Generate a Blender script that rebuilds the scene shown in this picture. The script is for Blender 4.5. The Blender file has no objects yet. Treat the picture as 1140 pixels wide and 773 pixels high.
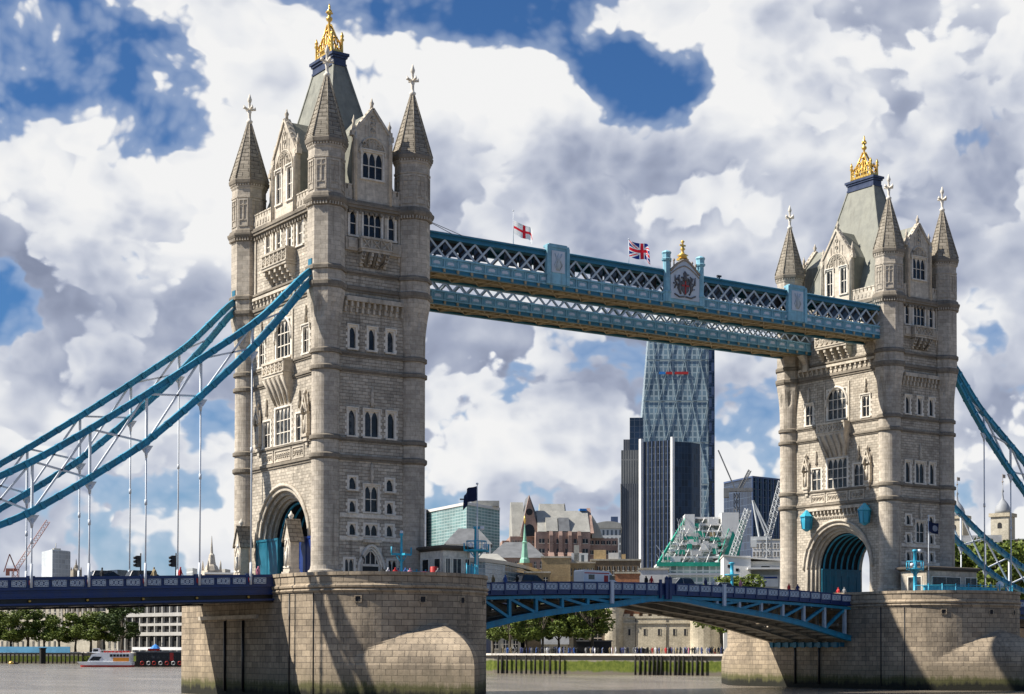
import bpy, math, random
from mathutils import Vector, Matrix
PI = math.pi
R = math.radians
rnd = random.Random(7)
scene = bpy.context.scene
COL = scene.collection

# ------------------------------------------------------------------ camera
CAM = Vector((-84.72, -161.90, 4.7))
YAW, PIT, ROLL = 0.5999, 0.025, -0.0017
FPX, U0, V0 = 1863.7, 584.07, 679.02
fw0 = Vector((math.sin(YAW), math.cos(YAW), 0)); r0 = Vector((math.cos(YAW), -math.sin(YAW), 0)); z0 = Vector((0, 0, 1))
FW = fw0*math.cos(PIT) + z0*math.sin(PIT); UP = -fw0*math.sin(PIT) + z0*math.cos(PIT)
RT = r0*math.cos(ROLL) - UP*math.sin(ROLL); UPP = r0*math.sin(ROLL) + UP*math.cos(ROLL)
cam = bpy.data.cameras.new('camera'); camo = bpy.data.objects.new('camera', cam); COL.objects.link(camo)
M = Matrix((RT, UPP, -FW)).transposed().to_4x4(); M.translation = CAM; camo.matrix_world = M
cam.sensor_width = 36; cam.lens = 36*FPX/1140; cam.shift_x = -(U0-570)/1140; cam.shift_y = (V0-386.5)/1140
cam.clip_start = 0.5; cam.clip_end = 20000
scene.camera = camo

def at(u, v, d):
    """plan point seen along a bearing, at distance d along the view axis"""
    return CAM + (FW + RT*((u-U0)/FPX) - UPP*((v-V0)/FPX))*d
def bear(u, v):
    d = (FW + RT*((u-U0)/FPX) - UPP*((v-V0)/FPX)).normalized()
    return math.atan2(d.x, d.y), math.asin(d.z)

# ------------------------------------------------------------------ sun and view
SUN_EL, SUN_AZ = R(44), math.atan2(-math.cos(R(27.8)), math.sin(R(27.8)))   # azimuth measured from +Y to +X
sdir = Vector((math.sin(SUN_AZ)*math.cos(SUN_EL), math.cos(SUN_AZ)*math.cos(SUN_EL), math.sin(SUN_EL)))
sl = bpy.data.lights.new('sun', 'SUN'); sl.energy = 5.0; sl.angle = R(0.53); sl.color = (1.0, 0.94, 0.85)
so = bpy.data.objects.new('sun', sl); COL.objects.link(so); so.rotation_euler = (-sdir).to_track_quat('-Z', 'Y').to_euler()
scene.view_settings.view_transform = 'Standard'; scene.view_settings.look = 'None'
scene.view_settings.exposure = 0.7; scene.view_settings.gamma = 1.0; scene.view_settings.use_curve_mapping = False
scene.cycles.max_bounces = 6; scene.cycles.diffuse_bounces = 3; scene.cycles.glossy_bounces = 3
scene.cycles.use_denoising = True

# ------------------------------------------------------------------ world: sky with cumulus
world = bpy.data.worlds.new('World'); scene.world = world; world.use_nodes = True
NT = world.node_tree; NT.nodes.clear()
class NG:
    """tiny helper to write node maths as calls"""
    def __init__(s, nt): s.nt = nt
    def new(s, t, **k):
        n = s.nt.nodes.new(t)
        for a, b in k.items(): setattr(n, a, b)
        return n
    def put(s, sock, v):
        if hasattr(v, 'is_linked') or hasattr(v, 'links'): s.nt.links.new(v, sock)
        else: sock.default_value = v
    def m(s, op, a, b=0.0, c=0.0, clamp=False):
        n = s.new('ShaderNodeMath', operation=op, use_clamp=clamp)
        for i, x in enumerate((a, b, c)): s.put(n.inputs[i], x)
        return n.outputs[0]
    def vm(s, op, a, b=(0, 0, 0)):
        n = s.new('ShaderNodeVectorMath', operation=op); s.put(n.inputs[0], a); s.put(n.inputs[1], b); return n.outputs[0]
    def comb(s, x, y, z):
        n = s.new('ShaderNodeCombineXYZ')
        for i, q in enumerate((x, y, z)): s.put(n.inputs[i], q)
        return n.outputs[0]
    def noise(s, vec, scale, detail=8, rough=.55, dist=0.0, dim='3D'):
        n = s.new('ShaderNodeTexNoise', noise_dimensions=dim); s.put(n.inputs['Vector'], vec); n.inputs['Scale'].default_value = scale
        n.inputs['Detail'].default_value = detail; n.inputs['Roughness'].default_value = rough; n.inputs['Distortion'].default_value = dist
        return n.outputs['Fac']
    def smooth(s, x, lo, hi, a=0.0, b=1.0):
        n = s.new('ShaderNodeMapRange', interpolation_type='SMOOTHSTEP'); s.put(n.inputs[0], x)
        for i, q in enumerate((lo, hi, a, b)): n.inputs[1+i].default_value = q
        return n.outputs[0]
    def mix(s, f, a, b, bt='MIX'):
        n = s.new('ShaderNodeMix', data_type='RGBA', blend_type=bt); s.put(n.inputs[0], f)
        for i, q in ((6, a), (7, b)):
            s.put(n.inputs[i], q if not isinstance(q, tuple) else (q+(1,))[:4])
        return n.outputs[2]
g = NG(NT)
tc = g.new('ShaderNodeTexCoord'); sep = g.new('ShaderNodeSeparateXYZ'); NT.links.new(tc.outputs['Generated'], sep.inputs[0])
azi = g.m('ARCTAN2', sep.outputs[0], sep.outputs[1]); ele = g.m('ARCSINE', sep.outputs[2])
# clouds are larger overhead and flatter towards the horizon: stretch the elevation
warp0 = g.new('ShaderNodeTexNoise'); warp0.inputs['Scale'].default_value = 9; warp0.inputs['Detail'].default_value = 5
cc = g.comb(azi, g.m('MULTIPLY', ele, 1.25), 0.0)
NT.links.new(cc, warp0.inputs['Vector'])
wv = g.vm('SCALE', g.vm('SUBTRACT', warp0.outputs['Color'], (.5, .5, .5)))
wv.node.inputs['Scale'].default_value = 0.045
cw = g.vm('ADD', cc, wv)
sw = g.new('ShaderNodeSeparateXYZ'); NT.links.new(cw, sw.inputs[0])
waz = sw.outputs[0]; wel = g.m('DIVIDE', sw.outputs[1], 1.25)
def blob(u, v, ru, rv, w):
    a, e = bear(u, v)
    da = g.m('DIVIDE', g.m('SUBTRACT', waz, a), ru/FPX); de = g.m('DIVIDE', g.m('SUBTRACT', wel, e), rv/FPX)
    q = g.m('ADD', g.m('MULTIPLY', da, da), g.m('MULTIPLY', de, de))
    return g.m('MULTIPLY', g.m('POWER', 2.718, g.m('MULTIPLY', q, -1.0)), w)
def sumblobs(L):
    t = None
    for b in L:
        x = blob(*b); t = x if t is None else g.m('ADD', t, x)
    return t
HOLES = [(112, 84, 45, 34, -.8), (60, 30, 165, 90, -1.25), (20, 105, 90, 40, -.6), (190, 120, 75, 65, -1.0), (150, 180, 40, 30, -.4), (165, 300, 66, 46, -1.35), (690, 82, 105, 36, -1.1), (740, 108, 55, 30, -.85), (560, 28, 80, 24, -.6),
         (425, 18, 45, 26, -.55), (1085, 335, 65, 45, -.55), (255, 470, 45, 70, -.75), (520, 400, 70, 28, -.35), (225, 560, 70, 34, -.55), (640, 545, 130, 18, -.45), (1085, 390, 50, 30, -.4), (560, 590, 130, 22, -.5), (90, 545, 60, 22, -.4), (970, 30, 40, 16, -.5), (540, 440, 60, 20, -.35)]
CLOUD = [(270, 100, 90, 150, .55), (40, 200, 110, 60, .5), (500, 130, 150, 90, .35), (850, 90, 160, 80, .4), (1050, 200, 130, 160, .4), (80, 400, 180, 110, .4), (600, 300, 200, 120, .35), (800, 300, 200, 90, .3)]
DARK = [(50, 400, 150, 90, .62), (170, 430, 130, 45, .35), (20, 300, 80, 55, .30), (640, 205, 150, 55, .50), (470, 235, 70, 55, .30), (1090, 190, 110, 120, .60), (820, 250, 170, 80, .42), (660, 440, 160, 30, .50),
        (590, 405, 120, 26, .40), (90, 560, 170, 55, .38), (800, 430, 120, 40, .3), (1100, 440, 60, 45, .45), (640, 560, 150, 26, .30), (900, 20, 110, 30, .35), (700, 15, 80, 24, .30), (960, 330, 70, 70, .32), (330, 230, 60, 90, .15), (720, 300, 200, 60, .2)]
LITE = [(250, 100, 90, 120, .40), (30, 175, 75, 34, .38), (560, 85, 110, 48, .32), (430, 90, 60, 60, .2), (790, 140, 90, 40, .25), (1085, 345, 60, 26, .30), (560, 470, 90, 28, .30), (270, 300, 70, 80, .25), (860, 60, 120, 40, .22), (600, 515, 120, 20, .25), (860, 480, 60, 60, .25), (250, 590, 200, 40, .18), (1100, 520, 60, 60, .2)]
def billow(vec, sc, det):
    """rounded cumulus heads: rings of smooth Voronoi cells over several sizes"""
    t = None; amp = 1.0
    for i in range(det):
        n = g.new('ShaderNodeTexVoronoi', feature='SMOOTH_F1', voronoi_dimensions='2D'); NT.links.new(vec, n.inputs['Vector']); n.inputs['Scale'].default_value = sc*(2.1**i); n.inputs['Smoothness'].default_value = .35
        x = g.m('MULTIPLY', g.m('SUBTRACT', .45, n.outputs['Distance']), amp); t = x if t is None else g.m('ADD', t, x); amp *= .60
    return t
n1 = g.noise(cw, 5.0, 10, .52, 0, '2D'); n2 = g.noise(cw, 2.2, 2, .5, 0, '2D'); bl = billow(cw, 8, 5)
base = g.m('ADD', g.m('MULTIPLY', g.m('SUBTRACT', n1, .5), 3.3), g.m('MULTIPLY', g.m('SUBTRACT', n2, .5), .8))
base = g.m('ADD', base, g.m('MULTIPLY', bl, 1.6))
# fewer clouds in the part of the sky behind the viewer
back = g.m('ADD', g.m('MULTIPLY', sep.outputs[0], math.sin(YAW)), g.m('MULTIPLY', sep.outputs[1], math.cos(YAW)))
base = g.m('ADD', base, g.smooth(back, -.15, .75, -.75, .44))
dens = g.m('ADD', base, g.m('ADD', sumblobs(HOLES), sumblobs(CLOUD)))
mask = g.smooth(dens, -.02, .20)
# relief: the same fields sampled a little towards the sun (left and up)
def offs(x, y): return g.vm('ADD', cw, (x, y, 0))
relief = g.m('MULTIPLY', g.m('SUBTRACT', n1, g.noise(offs(-.012, .016), 5.0, 10, .52, 0, '2D')), 1.15)
relief = g.m('ADD', relief, g.m('MULTIPLY', g.m('SUBTRACT', g.noise(cw, 5.0, 4, .5, 0, '2D'), g.noise(offs(-.045, .06), 5.0, 4, .5, 0, '2D')), 1.45))
relief = g.m('ADD', relief, g.m('MULTIPLY', g.m('SUBTRACT', billow(cw, 8, 4), billow(offs(-.014, .020), 8, 4)), .55))
edge = g.smooth(dens, .0, .45, .16, 0.0)
val = g.m('ADD', g.m('ADD', g.m('ADD', relief, edge), .66), g.m('SUBTRACT', sumblobs(LITE), g.m('MULTIPLY', sumblobs(DARK), .54)))
# a second, nearer layer of crisp cumulus heads, bright on the sunward rim and grey inside
cw2 = g.vm('ADD', cw, (3.37, 1.71, 0))
def heads(x, y, det, bd):
    v = g.vm('ADD', cw2, (x, y, 0))
    return g.m('ADD', g.m('MULTIPLY', g.m('SUBTRACT', g.noise(v, 6.5, det, .55, 0, '2D'), .5), 2.6), g.m('MULTIPLY', billow(v, 11, bd), 1.3))
d2 = heads(0, 0, 10, 4); d2b = heads(-.016, .024, 8, 4)
m2 = g.smooth(g.m('ADD', d2, .04), .0, .17)
val2 = g.m('ADD', g.m('SUBTRACT', .92, g.smooth(d2, .05, 1.0, 0, .42)), g.m('MULTIPLY', g.m('SUBTRACT', d2, d2b), .46))
val2 = g.m('ADD', val2, g.m('MULTIPLY', g.m('SUBTRACT', sumblobs(LITE), sumblobs(DARK)), .66))
mm = g.new('ShaderNodeMix', data_type='FLOAT'); NT.links.new(m2, mm.inputs[0]); NT.links.new(val, mm.inputs[2]); NT.links.new(val2, mm.inputs[3])
val = g.m('ADD', mm.outputs[0], 0.0, 0.0, True)
ramp = g.new('ShaderNodeValToRGB'); NT.links.new(val, ramp.inputs[0])
cr = ramp.color_ramp; cr.elements[0].position = 0.02; cr.elements[0].color = (.165, .19, .265, 1)
cr.elements[1].position = 1.0; cr.elements[1].color = (.63, .63, .63, 1)
for p_, c_ in ((.30, (.25, .28, .365, 1)), (.58, (.40, .425, .49, 1)), (.82, (.57, .58, .60, 1))):
    e_ = cr.elements.new(p_); e_.color = c_
sky = g.new('ShaderNodeTexSky', sky_type='NISHITA'); sky.sun_disc = False; sky.sun_elevation = SUN_EL; sky.sun_rotation = SUN_AZ
sky.air_density = 1.0; sky.dust_density = 0.6; sky.ozone_density = 2.0
skyc = g.mix(1.0, sky.outputs[0], (.024, .043, .066), 'MULTIPLY')
veil = g.smooth(ele, -.02, .20, .60, 0.0)
skyc = g.mix(veil, skyc, (.30, .40, .52))
# thin veil of vapour around the clouds
skyc = g.mix(g.smooth(dens, -.55, .05, 0, .35), skyc, (.45, .50, .58))
final = g.mix(mask, skyc, ramp.outputs[0])
ground = g.smooth(ele, -.03, -.005, 1.0, 0.0)
final = g.mix(ground, final, (.10, .095, .085))
bg = g.new('ShaderNodeBackground'); NT.links.new(final, bg.inputs[0]); bg.inputs[1].default_value = 0.88
ow = g.new('ShaderNodeOutputWorld'); NT.links.new(bg.outputs[0], ow.inputs[0])
world.cycles.sampling_method = 'MANUAL'; world.cycles.sample_map_resolution = 512

# ------------------------------------------------------------------ materials
def newmat(name):
    m = bpy.data.materials.new(name); m.use_nodes = True; return m
def setp(b, rough=.6, metal=0.0, spec=.5):
    b.inputs['Roughness'].default_value = rough; b.inputs['Metallic'].default_value = metal; b.inputs['Specular IOR Level'].default_value = spec
def paint(name, col, rough=.5, metal=0.0, var=.18, scale=1.3, spec=.4, dirt=.0, bump=0.0):
    """plain surface with uneven tone and grime streaks"""
    m = newmat(name); nt = m.node_tree; h = NG(nt); b = nt.nodes['Principled BSDF']; setp(b, rough, metal, spec)
    t = h.new('ShaderNodeTexCoord'); n = h.noise(t.outputs['Object'], scale, 6, .65)
    k = h.smooth(n, .3, .7, 1-var, 1+var*.6)
    c = h.mix(1.0, col, h.comb(k, k, k), 'MULTIPLY')
    if dirt:
        s_ = h.noise(h.vm('MULTIPLY', t.outputs['Object'], (2.2, 2.2, .18)), 1.0, 5, .6)
        c = h.mix(h.m('MULTIPLY', h.smooth(s_, .48, .72), dirt), c, (.07, .06, .045))
    nt.links.new(c, b.inputs['Base Color'])
    r_ = h.smooth(n, .25, .75, max(rough-.1, .02), min(rough+.12, 1)); nt.links.new(r_, b.inputs['Roughness'])
    if bump:
        bp = h.new('ShaderNodeBump'); bp.inputs['Strength'].default_value = bump; bp.inputs['Distance'].default_value = .05
        nt.links.new(h.noise(t.outputs['Object'], scale*6, 5, .7), bp.inputs['Height']); nt.links.new(bp.outputs[0], b.inputs['Normal'])
    return m
def stone(name, c1, c2, mortar, bw=.8, bh=.36, ms=.018, stain=.4, bump=.5, algae=False, rough=.85, soot=.3):
    m = newmat(name); nt = m.node_tree; h = NG(nt); b = nt.nodes['Principled BSDF']; setp(b, rough, 0, .25)
    t = h.new('ShaderNodeTexCoord'); obj = t.outputs['Object']
    br = h.new('ShaderNodeTexBrick'); nt.links.new(t.outputs['UV'], br.inputs['Vector'])
    br.inputs['Color1'].default_value = c1+(1,); br.inputs['Color2'].default_value = c2+(1,); br.inputs['Mortar'].default_value = mortar+(1,)
    br.inputs['Scale'].default_value = 1; br.inputs['Mortar Size'].default_value = ms; br.inputs['Mortar Smooth'].default_value = .3
    br.inputs['Brick Width'].default_value = bw; br.inputs['Row Height'].default_value = bh; br.inputs['Bias'].default_value = -.1
    big = h.noise(obj, .16, 6, .65); fine = h.noise(obj, 2.6, 8, .7)
    k = h.m('MULTIPLY', h.smooth(big, .3, .72, 1.14, .70), h.smooth(fine, .25, .75, .78, 1.18))
    c = h.mix(1.0, br.outputs['Color'], h.comb(k, k, k), 'MULTIPLY')
    st = h.noise(h.vm('MULTIPLY', obj, (1.1, 1.1, .09)), 1.0, 7, .65)
    c = h.mix(h.m('MULTIPLY', h.smooth(st, .50, .74), stain), c, (.10, .085, .065))
    wm = h.noise(obj, .5, 5, .6)
    c = h.mix(h.m('MULTIPLY', h.smooth(wm, .5, .75), soot), c, (.31, .255, .19))
    if algae:
        sp = h.new('ShaderNodeSeparateXYZ'); nt.links.new(h.new('ShaderNodeNewGeometry').outputs['Position'], sp.inputs[0])
        rag = h.m('ADD', h.m('MULTIPLY', h.m('SUBTRACT', h.noise(obj, .5, 8, .75), .5), 1.5), h.m('MULTIPLY', h.m('SUBTRACT', h.noise(h.vm('MULTIPLY', obj, (2.4, 2.4, .35)), 1.0, 6, .7), .5), 1.6))
        zz = h.m('ADD', sp.outputs[2], rag)
        c = h.mix(h.smooth(zz, 4.2, 1.5, 0, .6), c, (.20, .165, .105))
        c = h.mix(h.smooth(zz, 1.95, 1.25, 0, .85), c, (.062, .066, .018))
        c = h.mix(h.smooth(zz, 1.2, .55, 0, .96), c, (.016, .016, .012))
    nt.links.new(c, b.inputs['Base Color'])
    bp = h.new('ShaderNodeBump'); bp.inputs['Strength'].default_value = bump; bp.inputs['Distance'].default_value = .06
    hh = h.m('ADD', h.m('MULTIPLY', br.outputs['Fac'], -.8), h.m('MULTIPLY', fine, .8))
    nt.links.new(hh, bp.inputs['Height']); nt.links.new(bp.outputs[0], b.inputs['Normal'])
    return m
MT = {}
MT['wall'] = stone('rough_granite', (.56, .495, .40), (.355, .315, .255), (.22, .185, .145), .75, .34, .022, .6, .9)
MT['shaft'] = stone('dressed_granite', (.55, .485, .395), (.415, .365, .30), (.27, .23, .18), 1.1, .48, .014, .6, .4)
MT['trim'] = stone('portland_trim', (.62, .55, .445), (.51, .45, .365), (.40, .34, .26), 1.3, .6, .01, .5, .4, soot=.35)
MT['window_stone'] = stone('window_stone', (.78, .72, .62), (.72, .66, .56), (.58, .52, .44), .9, .5, .006, .28, .25, soot=.15)
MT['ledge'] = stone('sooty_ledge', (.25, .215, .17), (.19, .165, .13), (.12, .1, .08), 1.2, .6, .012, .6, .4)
MT['spire'] = stone('spire_stone', (.33, .29, .23), (.235, .205, .16), (.09, .078, .06), .9, .47, .03, .5, .7)
MT['pier'] = stone('pier_granite', (.42, .335, .235), (.255, .205, .148), (.085, .07, .053), 1.25, .60, .026, .7, .7, algae=True)
MT['lead'] = paint('lead_roof', (.22, .22, .18), .55, .0, .22, .8, .4, .25)
MT['navycap'] = paint('navy_cap', (.035, .05, .10), .45)
MT['gold'] = paint('gilding', (.72, .46, .11), .32, .55, .15, 3)
def glassmat():
    m = newmat('window_glass'); nt = m.node_tree; h = NG(nt); b = nt.nodes['Principled BSDF']; setp(b, .1, 0, .3)
    t = h.new('ShaderNodeTexCoord'); oi = h.new('ShaderNodeObjectInfo'); r = h.m('POWER', oi.outputs['Random'], 2.5)
    n = h.noise(h.vm('ADD', t.outputs['Object'], h.comb(h.m('MULTIPLY', oi.outputs['Random'], 37.0), 0, 0)), 1.6, 3, .5)
    c = h.mix(h.m('MULTIPLY', r, h.smooth(n, .35, .65)), (.012, .014, .017), (.10, .105, .105)); nt.links.new(c, b.inputs['Base Color'])
    nt.links.new(h.m('ADD', .06, h.m('MULTIPLY', r, .25)), b.inputs['Roughness'])
    bp = h.new('ShaderNodeBump'); bp.inputs['Strength'].default_value = .25; bp.inputs['Distance'].default_value = .15
    lead = h.new('ShaderNodeTexBrick', offset=0.0); nt.links.new(t.outputs['UV'], lead.inputs['Vector']); lead.inputs['Scale'].default_value = 1; lead.inputs['Brick Width'].default_value = .26; lead.inputs['Row Height'].default_value = .36; lead.inputs['Mortar Size'].default_value = .015
    nt.links.new(h.m('ADD', n, h.m('MULTIPLY', lead.outputs['Fac'], .2)), bp.inputs['Height']); nt.links.new(bp.outputs[0], b.inputs['Normal'])
    return m
MT['glass'] = glassmat()
MT['soffit'] = paint('grey_soffit', (.33, .31, .265), .7, 0, .25, .5, .3, .3)
MT['teal'] = paint('teal_paint', (.025, .26, .39), .42, 0, .25, .9, .45, .3)
MT['chainblue'] = paint('chain_blue', (.028, .275, .42), .40, 0, .22, .6, .45, .3)
MT['navy'] = paint('navy_paint', (.013, .036, .135), .40, 0, .2, .8, .45, .15)
MT['white'] = paint('white_paint', (.66, .69, .72), .5, 0, .06, .4, .4, .04)
MT['palepanel'] = paint('pale_panel', (.56, .62, .68), .55, 0, .1, .6, .4, .1)
MT['walkblue'] = paint('walkway_blue', (.24, .48, .58), .5, 0, .25, .7, .4, .3)
MT['walkdark'] = paint('walkway_dark_blue', (.022, .16, .25), .45, 0, .2, .7, .4, .1)
MT['lattice'] = paint('lattice_grey', (.46, .53, .57), .5, 0, .15, 1, .4, .1)
MT['tan'] = paint('tan_soffit', (.42, .35, .215), .7, 0, .25, .5, .3, .3)
MT['grey'] = paint('grey_steel', (.26, .25, .23), .6, 0, .25, .7, .4, .3)
MT['screenteal'] = paint('screen_teal', (.012, .125, .19), .45, 0, .2, .9, .4, .1)
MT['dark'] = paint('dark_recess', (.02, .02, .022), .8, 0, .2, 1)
MT['asphalt'] = paint('asphalt', (.05, .05, .052), .9, 0, .2, 2)
MT['paving'] = paint('paving', (.28, .26, .23), .85, 0, .2, 1.2)
MT['red'] = paint('red_paint', (.45, .03, .025), .45, 0, .15, 1)
MT['black'] = paint('black_paint', (.015, .015, .017), .4, 0, .2, 2)
MT['brightteal'] = paint('bright_teal', (.035, .36, .52), .42, 0, .15, 1, .45, .08)

# ------------------------------------------------------------------ mesh builder
class MB:
    def __init__(s): s.v = []; s.f = []; s.mi = []; s.uv = []; s.sm = []
    def poly(s, pts, mi=0, uv=None, smooth=False):
        n = len(s.v); s.v.extend(tuple(p) for p in pts); s.f.append(tuple(range(n, n+len(pts)))); s.mi.append(mi); s.uv.append(uv); s.sm.append(smooth)
    def box(s, x0, x1, y0, y1, z0, z1, mi=0):
        if x0 > x1: x0, x1 = x1, x0
        if y0 > y1: y0, y1 = y1, y0
        if z0 > z1: z0, z1 = z1, z0
        s.hexa([(x0, y0, z0), (x1, y0, z0), (x1, y1, z0), (x0, y1, z0)], [(x0, y0, z1), (x1, y0, z1), (x1, y1, z1), (x0, y1, z1)], mi)
    def hexa(s, b, t, mi=0):
        s.poly([b[0], b[3], b[2], b[1]], mi); s.poly(t, mi)
        n = len(b)
        for i in range(n): s.poly([b[i], b[(i+1) % n], t[(i+1) % n], t[i]], mi)
    def beam(s, p, q, w, h, mi=0, up=None):
        """rectangular bar from p to q, w across, h along 'up'"""
        p = Vector(p); q = Vector(q); d = (q-p).normalized(); u = Vector(up) if up else Vector((0, 0, 1))
        if abs(d.dot(u)) > .98: u = Vector((1, 0, 0))
        a = d.cross(u).normalized(); b = a.cross(d).normalized(); a = a*w/2; b = b*h/2
        s.hexa2([p-a-b, p+a-b, p+a+b, p-a+b], [q-a-b, q+a-b, q+a+b, q-a+b], mi)
    def hexa2(s, b, t, mi=0):
        s.poly(b, mi); s.poly(t[::-1], mi)
        n = len(b)
        for i in range(n): s.poly([b[i], t[i], t[(i+1) % n], b[(i+1) % n]], mi)
    def tube(s, pts, r, n=8, mi=0, caps=True):
        pts = [Vector(p) for p in pts]; rr = r if isinstance(r, (list, tuple)) else [r]*len(pts); rings = []
        for i, p in enumerate(pts):
            d = (pts[min(i+1, len(pts)-1)]-pts[max(i-1, 0)]).normalized()
            u = Vector((0, 0, 1)) if abs(d.z) < .9 else Vector((1, 0, 0))
            a = d.cross(u).normalized(); b = a.cross(d)
            rings.append([p+(a*math.cos(2*PI*k/n)+b*math.sin(2*PI*k/n))*rr[i] for k in range(n)])
        for i in range(len(rings)-1):
            for k in range(n): s.poly([rings[i][k], rings[i+1][k], rings[i+1][(k+1) % n], rings[i][(k+1) % n]], mi, None, True)
        if caps: s.poly(rings[0], mi); s.poly(rings[-1][::-1], mi)
    def loft(s, rings, mi=0, smooth=False, caps=True, uvr=None, closed=True):
        """rings: lists of equal length, counter-clockwise, bottom to top"""
        n = len(rings[0])
        for i in range(len(rings)-1):
            a, b = rings[i], rings[i+1]
            for k in range(n if closed else n-1):
                j = (k+1) % n; uv = None
                if uvr: uv = [(k*uvr, a[k][2]), ((k+1)*uvr, a[j][2]), ((k+1)*uvr, b[j][2]), (k*uvr, b[k][2])]
                s.poly([a[k], a[j], b[j], b[k]], mi, uv, smooth)
        if caps: s.poly(rings[0][::-1], mi); s.poly(rings[-1], mi)
    def lathe(s, prof, c=(0, 0), n=12, mi=0, smooth=True):
        rings = [[(c[0]+r*math.cos(2*PI*k/n), c[1]+r*math.sin(2*PI*k/n), z) for k in range(n)] for z, r in prof]
        s.loft(rings, mi, smooth)
    def prism(s, pts2, a0, a1, plane='xz', mi=0):
        """extrude a 2D outline (any simple polygon) from a0 to a1 along the missing axis"""
        def q(p, a):
            return {'xz': (p[0], a, p[1]), 'yz': (a, p[0], p[1]), 'xy': (p[0], p[1], a)}[plane]
        A = [q(p, a0) for p in pts2]; B = [q(p, a1) for p in pts2]; n = len(A)
        s.poly(A, mi); s.poly(B[::-1], mi)
        for i in range(n): s.poly([A[i], B[i], B[(i+1) % n], A[(i+1) % n]], mi)
    def ball(s, c, r, n=8, mi=0):
        m_ = n//2
        rings = [[(c[0]+r*math.sin(PI*i/m_)*math.cos(2*PI*k/n), c[1]+r*math.sin(PI*i/m_)*math.sin(2*PI*k/n), c[2]-r*math.cos(PI*i/m_)) for k in range(n)] for i in range(1, m_)]
        s.loft(rings, mi, True)
    def add(s, o, loc=(0, 0, 0), rz=0.0, mi=None):
        c, q = math.cos(rz), math.sin(rz); n = len(s.v)
        s.v.extend((x*c-y*q+loc[0], x*q+y*c+loc[1], z+loc[2]) for x, y, z in o.v)
        s.f.extend(tuple(i+n for i in f) for f in o.f); s.mi.extend(o.mi if mi is None else [mi]*len(o.mi)); s.uv.extend(o.uv); s.sm.extend(o.sm)
    def mesh(s, name, mats, fix=False):
        me = bpy.data.meshes.new(name); me.from_pydata(s.v, [], s.f)
        for m in (mats if isinstance(mats, (list, tuple)) else [mats]): me.materials.append(MT[m] if isinstance(m, str) else m)
        uvl = me.uv_layers.new(name='UVMap'); dat = [0.0]*(2*len(me.loops))
        for p, uv in zip(me.polygons, s.uv):
            if uv is None:
                n = p.normal
                if abs(n.z) > .8: tu = None
                else:
                    L = math.hypot(n.x, n.y) or 1; tu = (-n.y/L, n.x/L); kz = 1/max(L, .2)
                for li in p.loop_indices:
                    x, y, z = s.v[me.loops[li].vertex_index]
                    if tu is None: dat[2*li] = x; dat[2*li+1] = y
                    else: dat[2*li] = x*tu[0]+y*tu[1]; dat[2*li+1] = z*kz
            else:
                for j, li in enumerate(p.loop_indices): dat[2*li] = uv[j][0]; dat[2*li+1] = uv[j][1]
        uvl.data.foreach_set('uv', dat)
        me.polygons.foreach_set('material_index', s.mi); me.polygons.foreach_set('use_smooth', s.sm)
        if fix or any(s.sm):
            import bmesh
            bm = bmesh.new(); bm.from_mesh(me); bmesh.ops.remove_doubles(bm, verts=bm.verts, dist=.0008)
            if fix: bmesh.ops.recalc_face_normals(bm, faces=bm.faces)
            bm.to_mesh(me); bm.free()
        me.update(); return me

# ------------------------------------------------------------------ object helpers
WL = {}
def wl(o): return WL.get(o.name, Vector((0, 0, 0)))
def link(name, data, parent=None, loc=(0, 0, 0), rz=0.0, absolute=True):
    o = bpy.data.objects.new(name, data); COL.objects.link(o); loc = Vector(loc)
    if parent is not None:
        o.parent = parent
        o.location = loc-wl(parent) if absolute else loc
        WL[o.name] = loc if absolute else wl(parent)+loc
    else: o.location = loc; WL[o.name] = loc
    o.rotation_euler = (0, 0, rz); return o
def tag(o, label, cat, group=None, kind=None):
    o['label'] = label
    if cat: o['category'] = cat
    if group: o['group'] = group
    if kind: o['kind'] = kind
    return o
def thing(name, label, cat, loc=(0, 0, 0), rz=0.0, group=None):
    return tag(link(name, None, None, loc, rz), label, cat, group)
def part(parent, name, mb, mats, loc=(0, 0, 0), rz=0.0, absolute=True, fix=False):
    return link(name, mb.mesh(name, mats, fix) if isinstance(mb, MB) else mb, parent, loc, rz, absolute)
def solo(name, mb, mats, label, cat, loc=(0, 0, 0), rz=0.0, group=None, fix=False):
    return tag(link(name, mb.mesh(name, mats, fix) if isinstance(mb, MB) else mb, None, loc, rz), label, cat, group)
def struct(name, mb, mats, kind='structure', loc=(0, 0, 0)):
    o = link(name, mb.mesh(name, mats), None, loc); o['kind'] = kind; return o
def kids(o): return [c for c in o.children]
def copy_tree(o, loc=None, rz=None, parent=None, label=None):
    c = o.copy(); COL.objects.link(c); c.parent = parent
    if loc is not None: c.location = loc
    if rz is not None: c.rotation_euler = (0, 0, rz)
    if label: c['label'] = label
    for k in kids(o): copy_tree(k, parent=c)
    return c
def put(o, dx, parent=None):
    """a further copy of a part (with its sub-parts) shifted by dx inside the same thing"""
    c = copy_tree(o, loc=o.location+Vector(dx), parent=o.parent if parent is None else parent); return c
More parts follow.
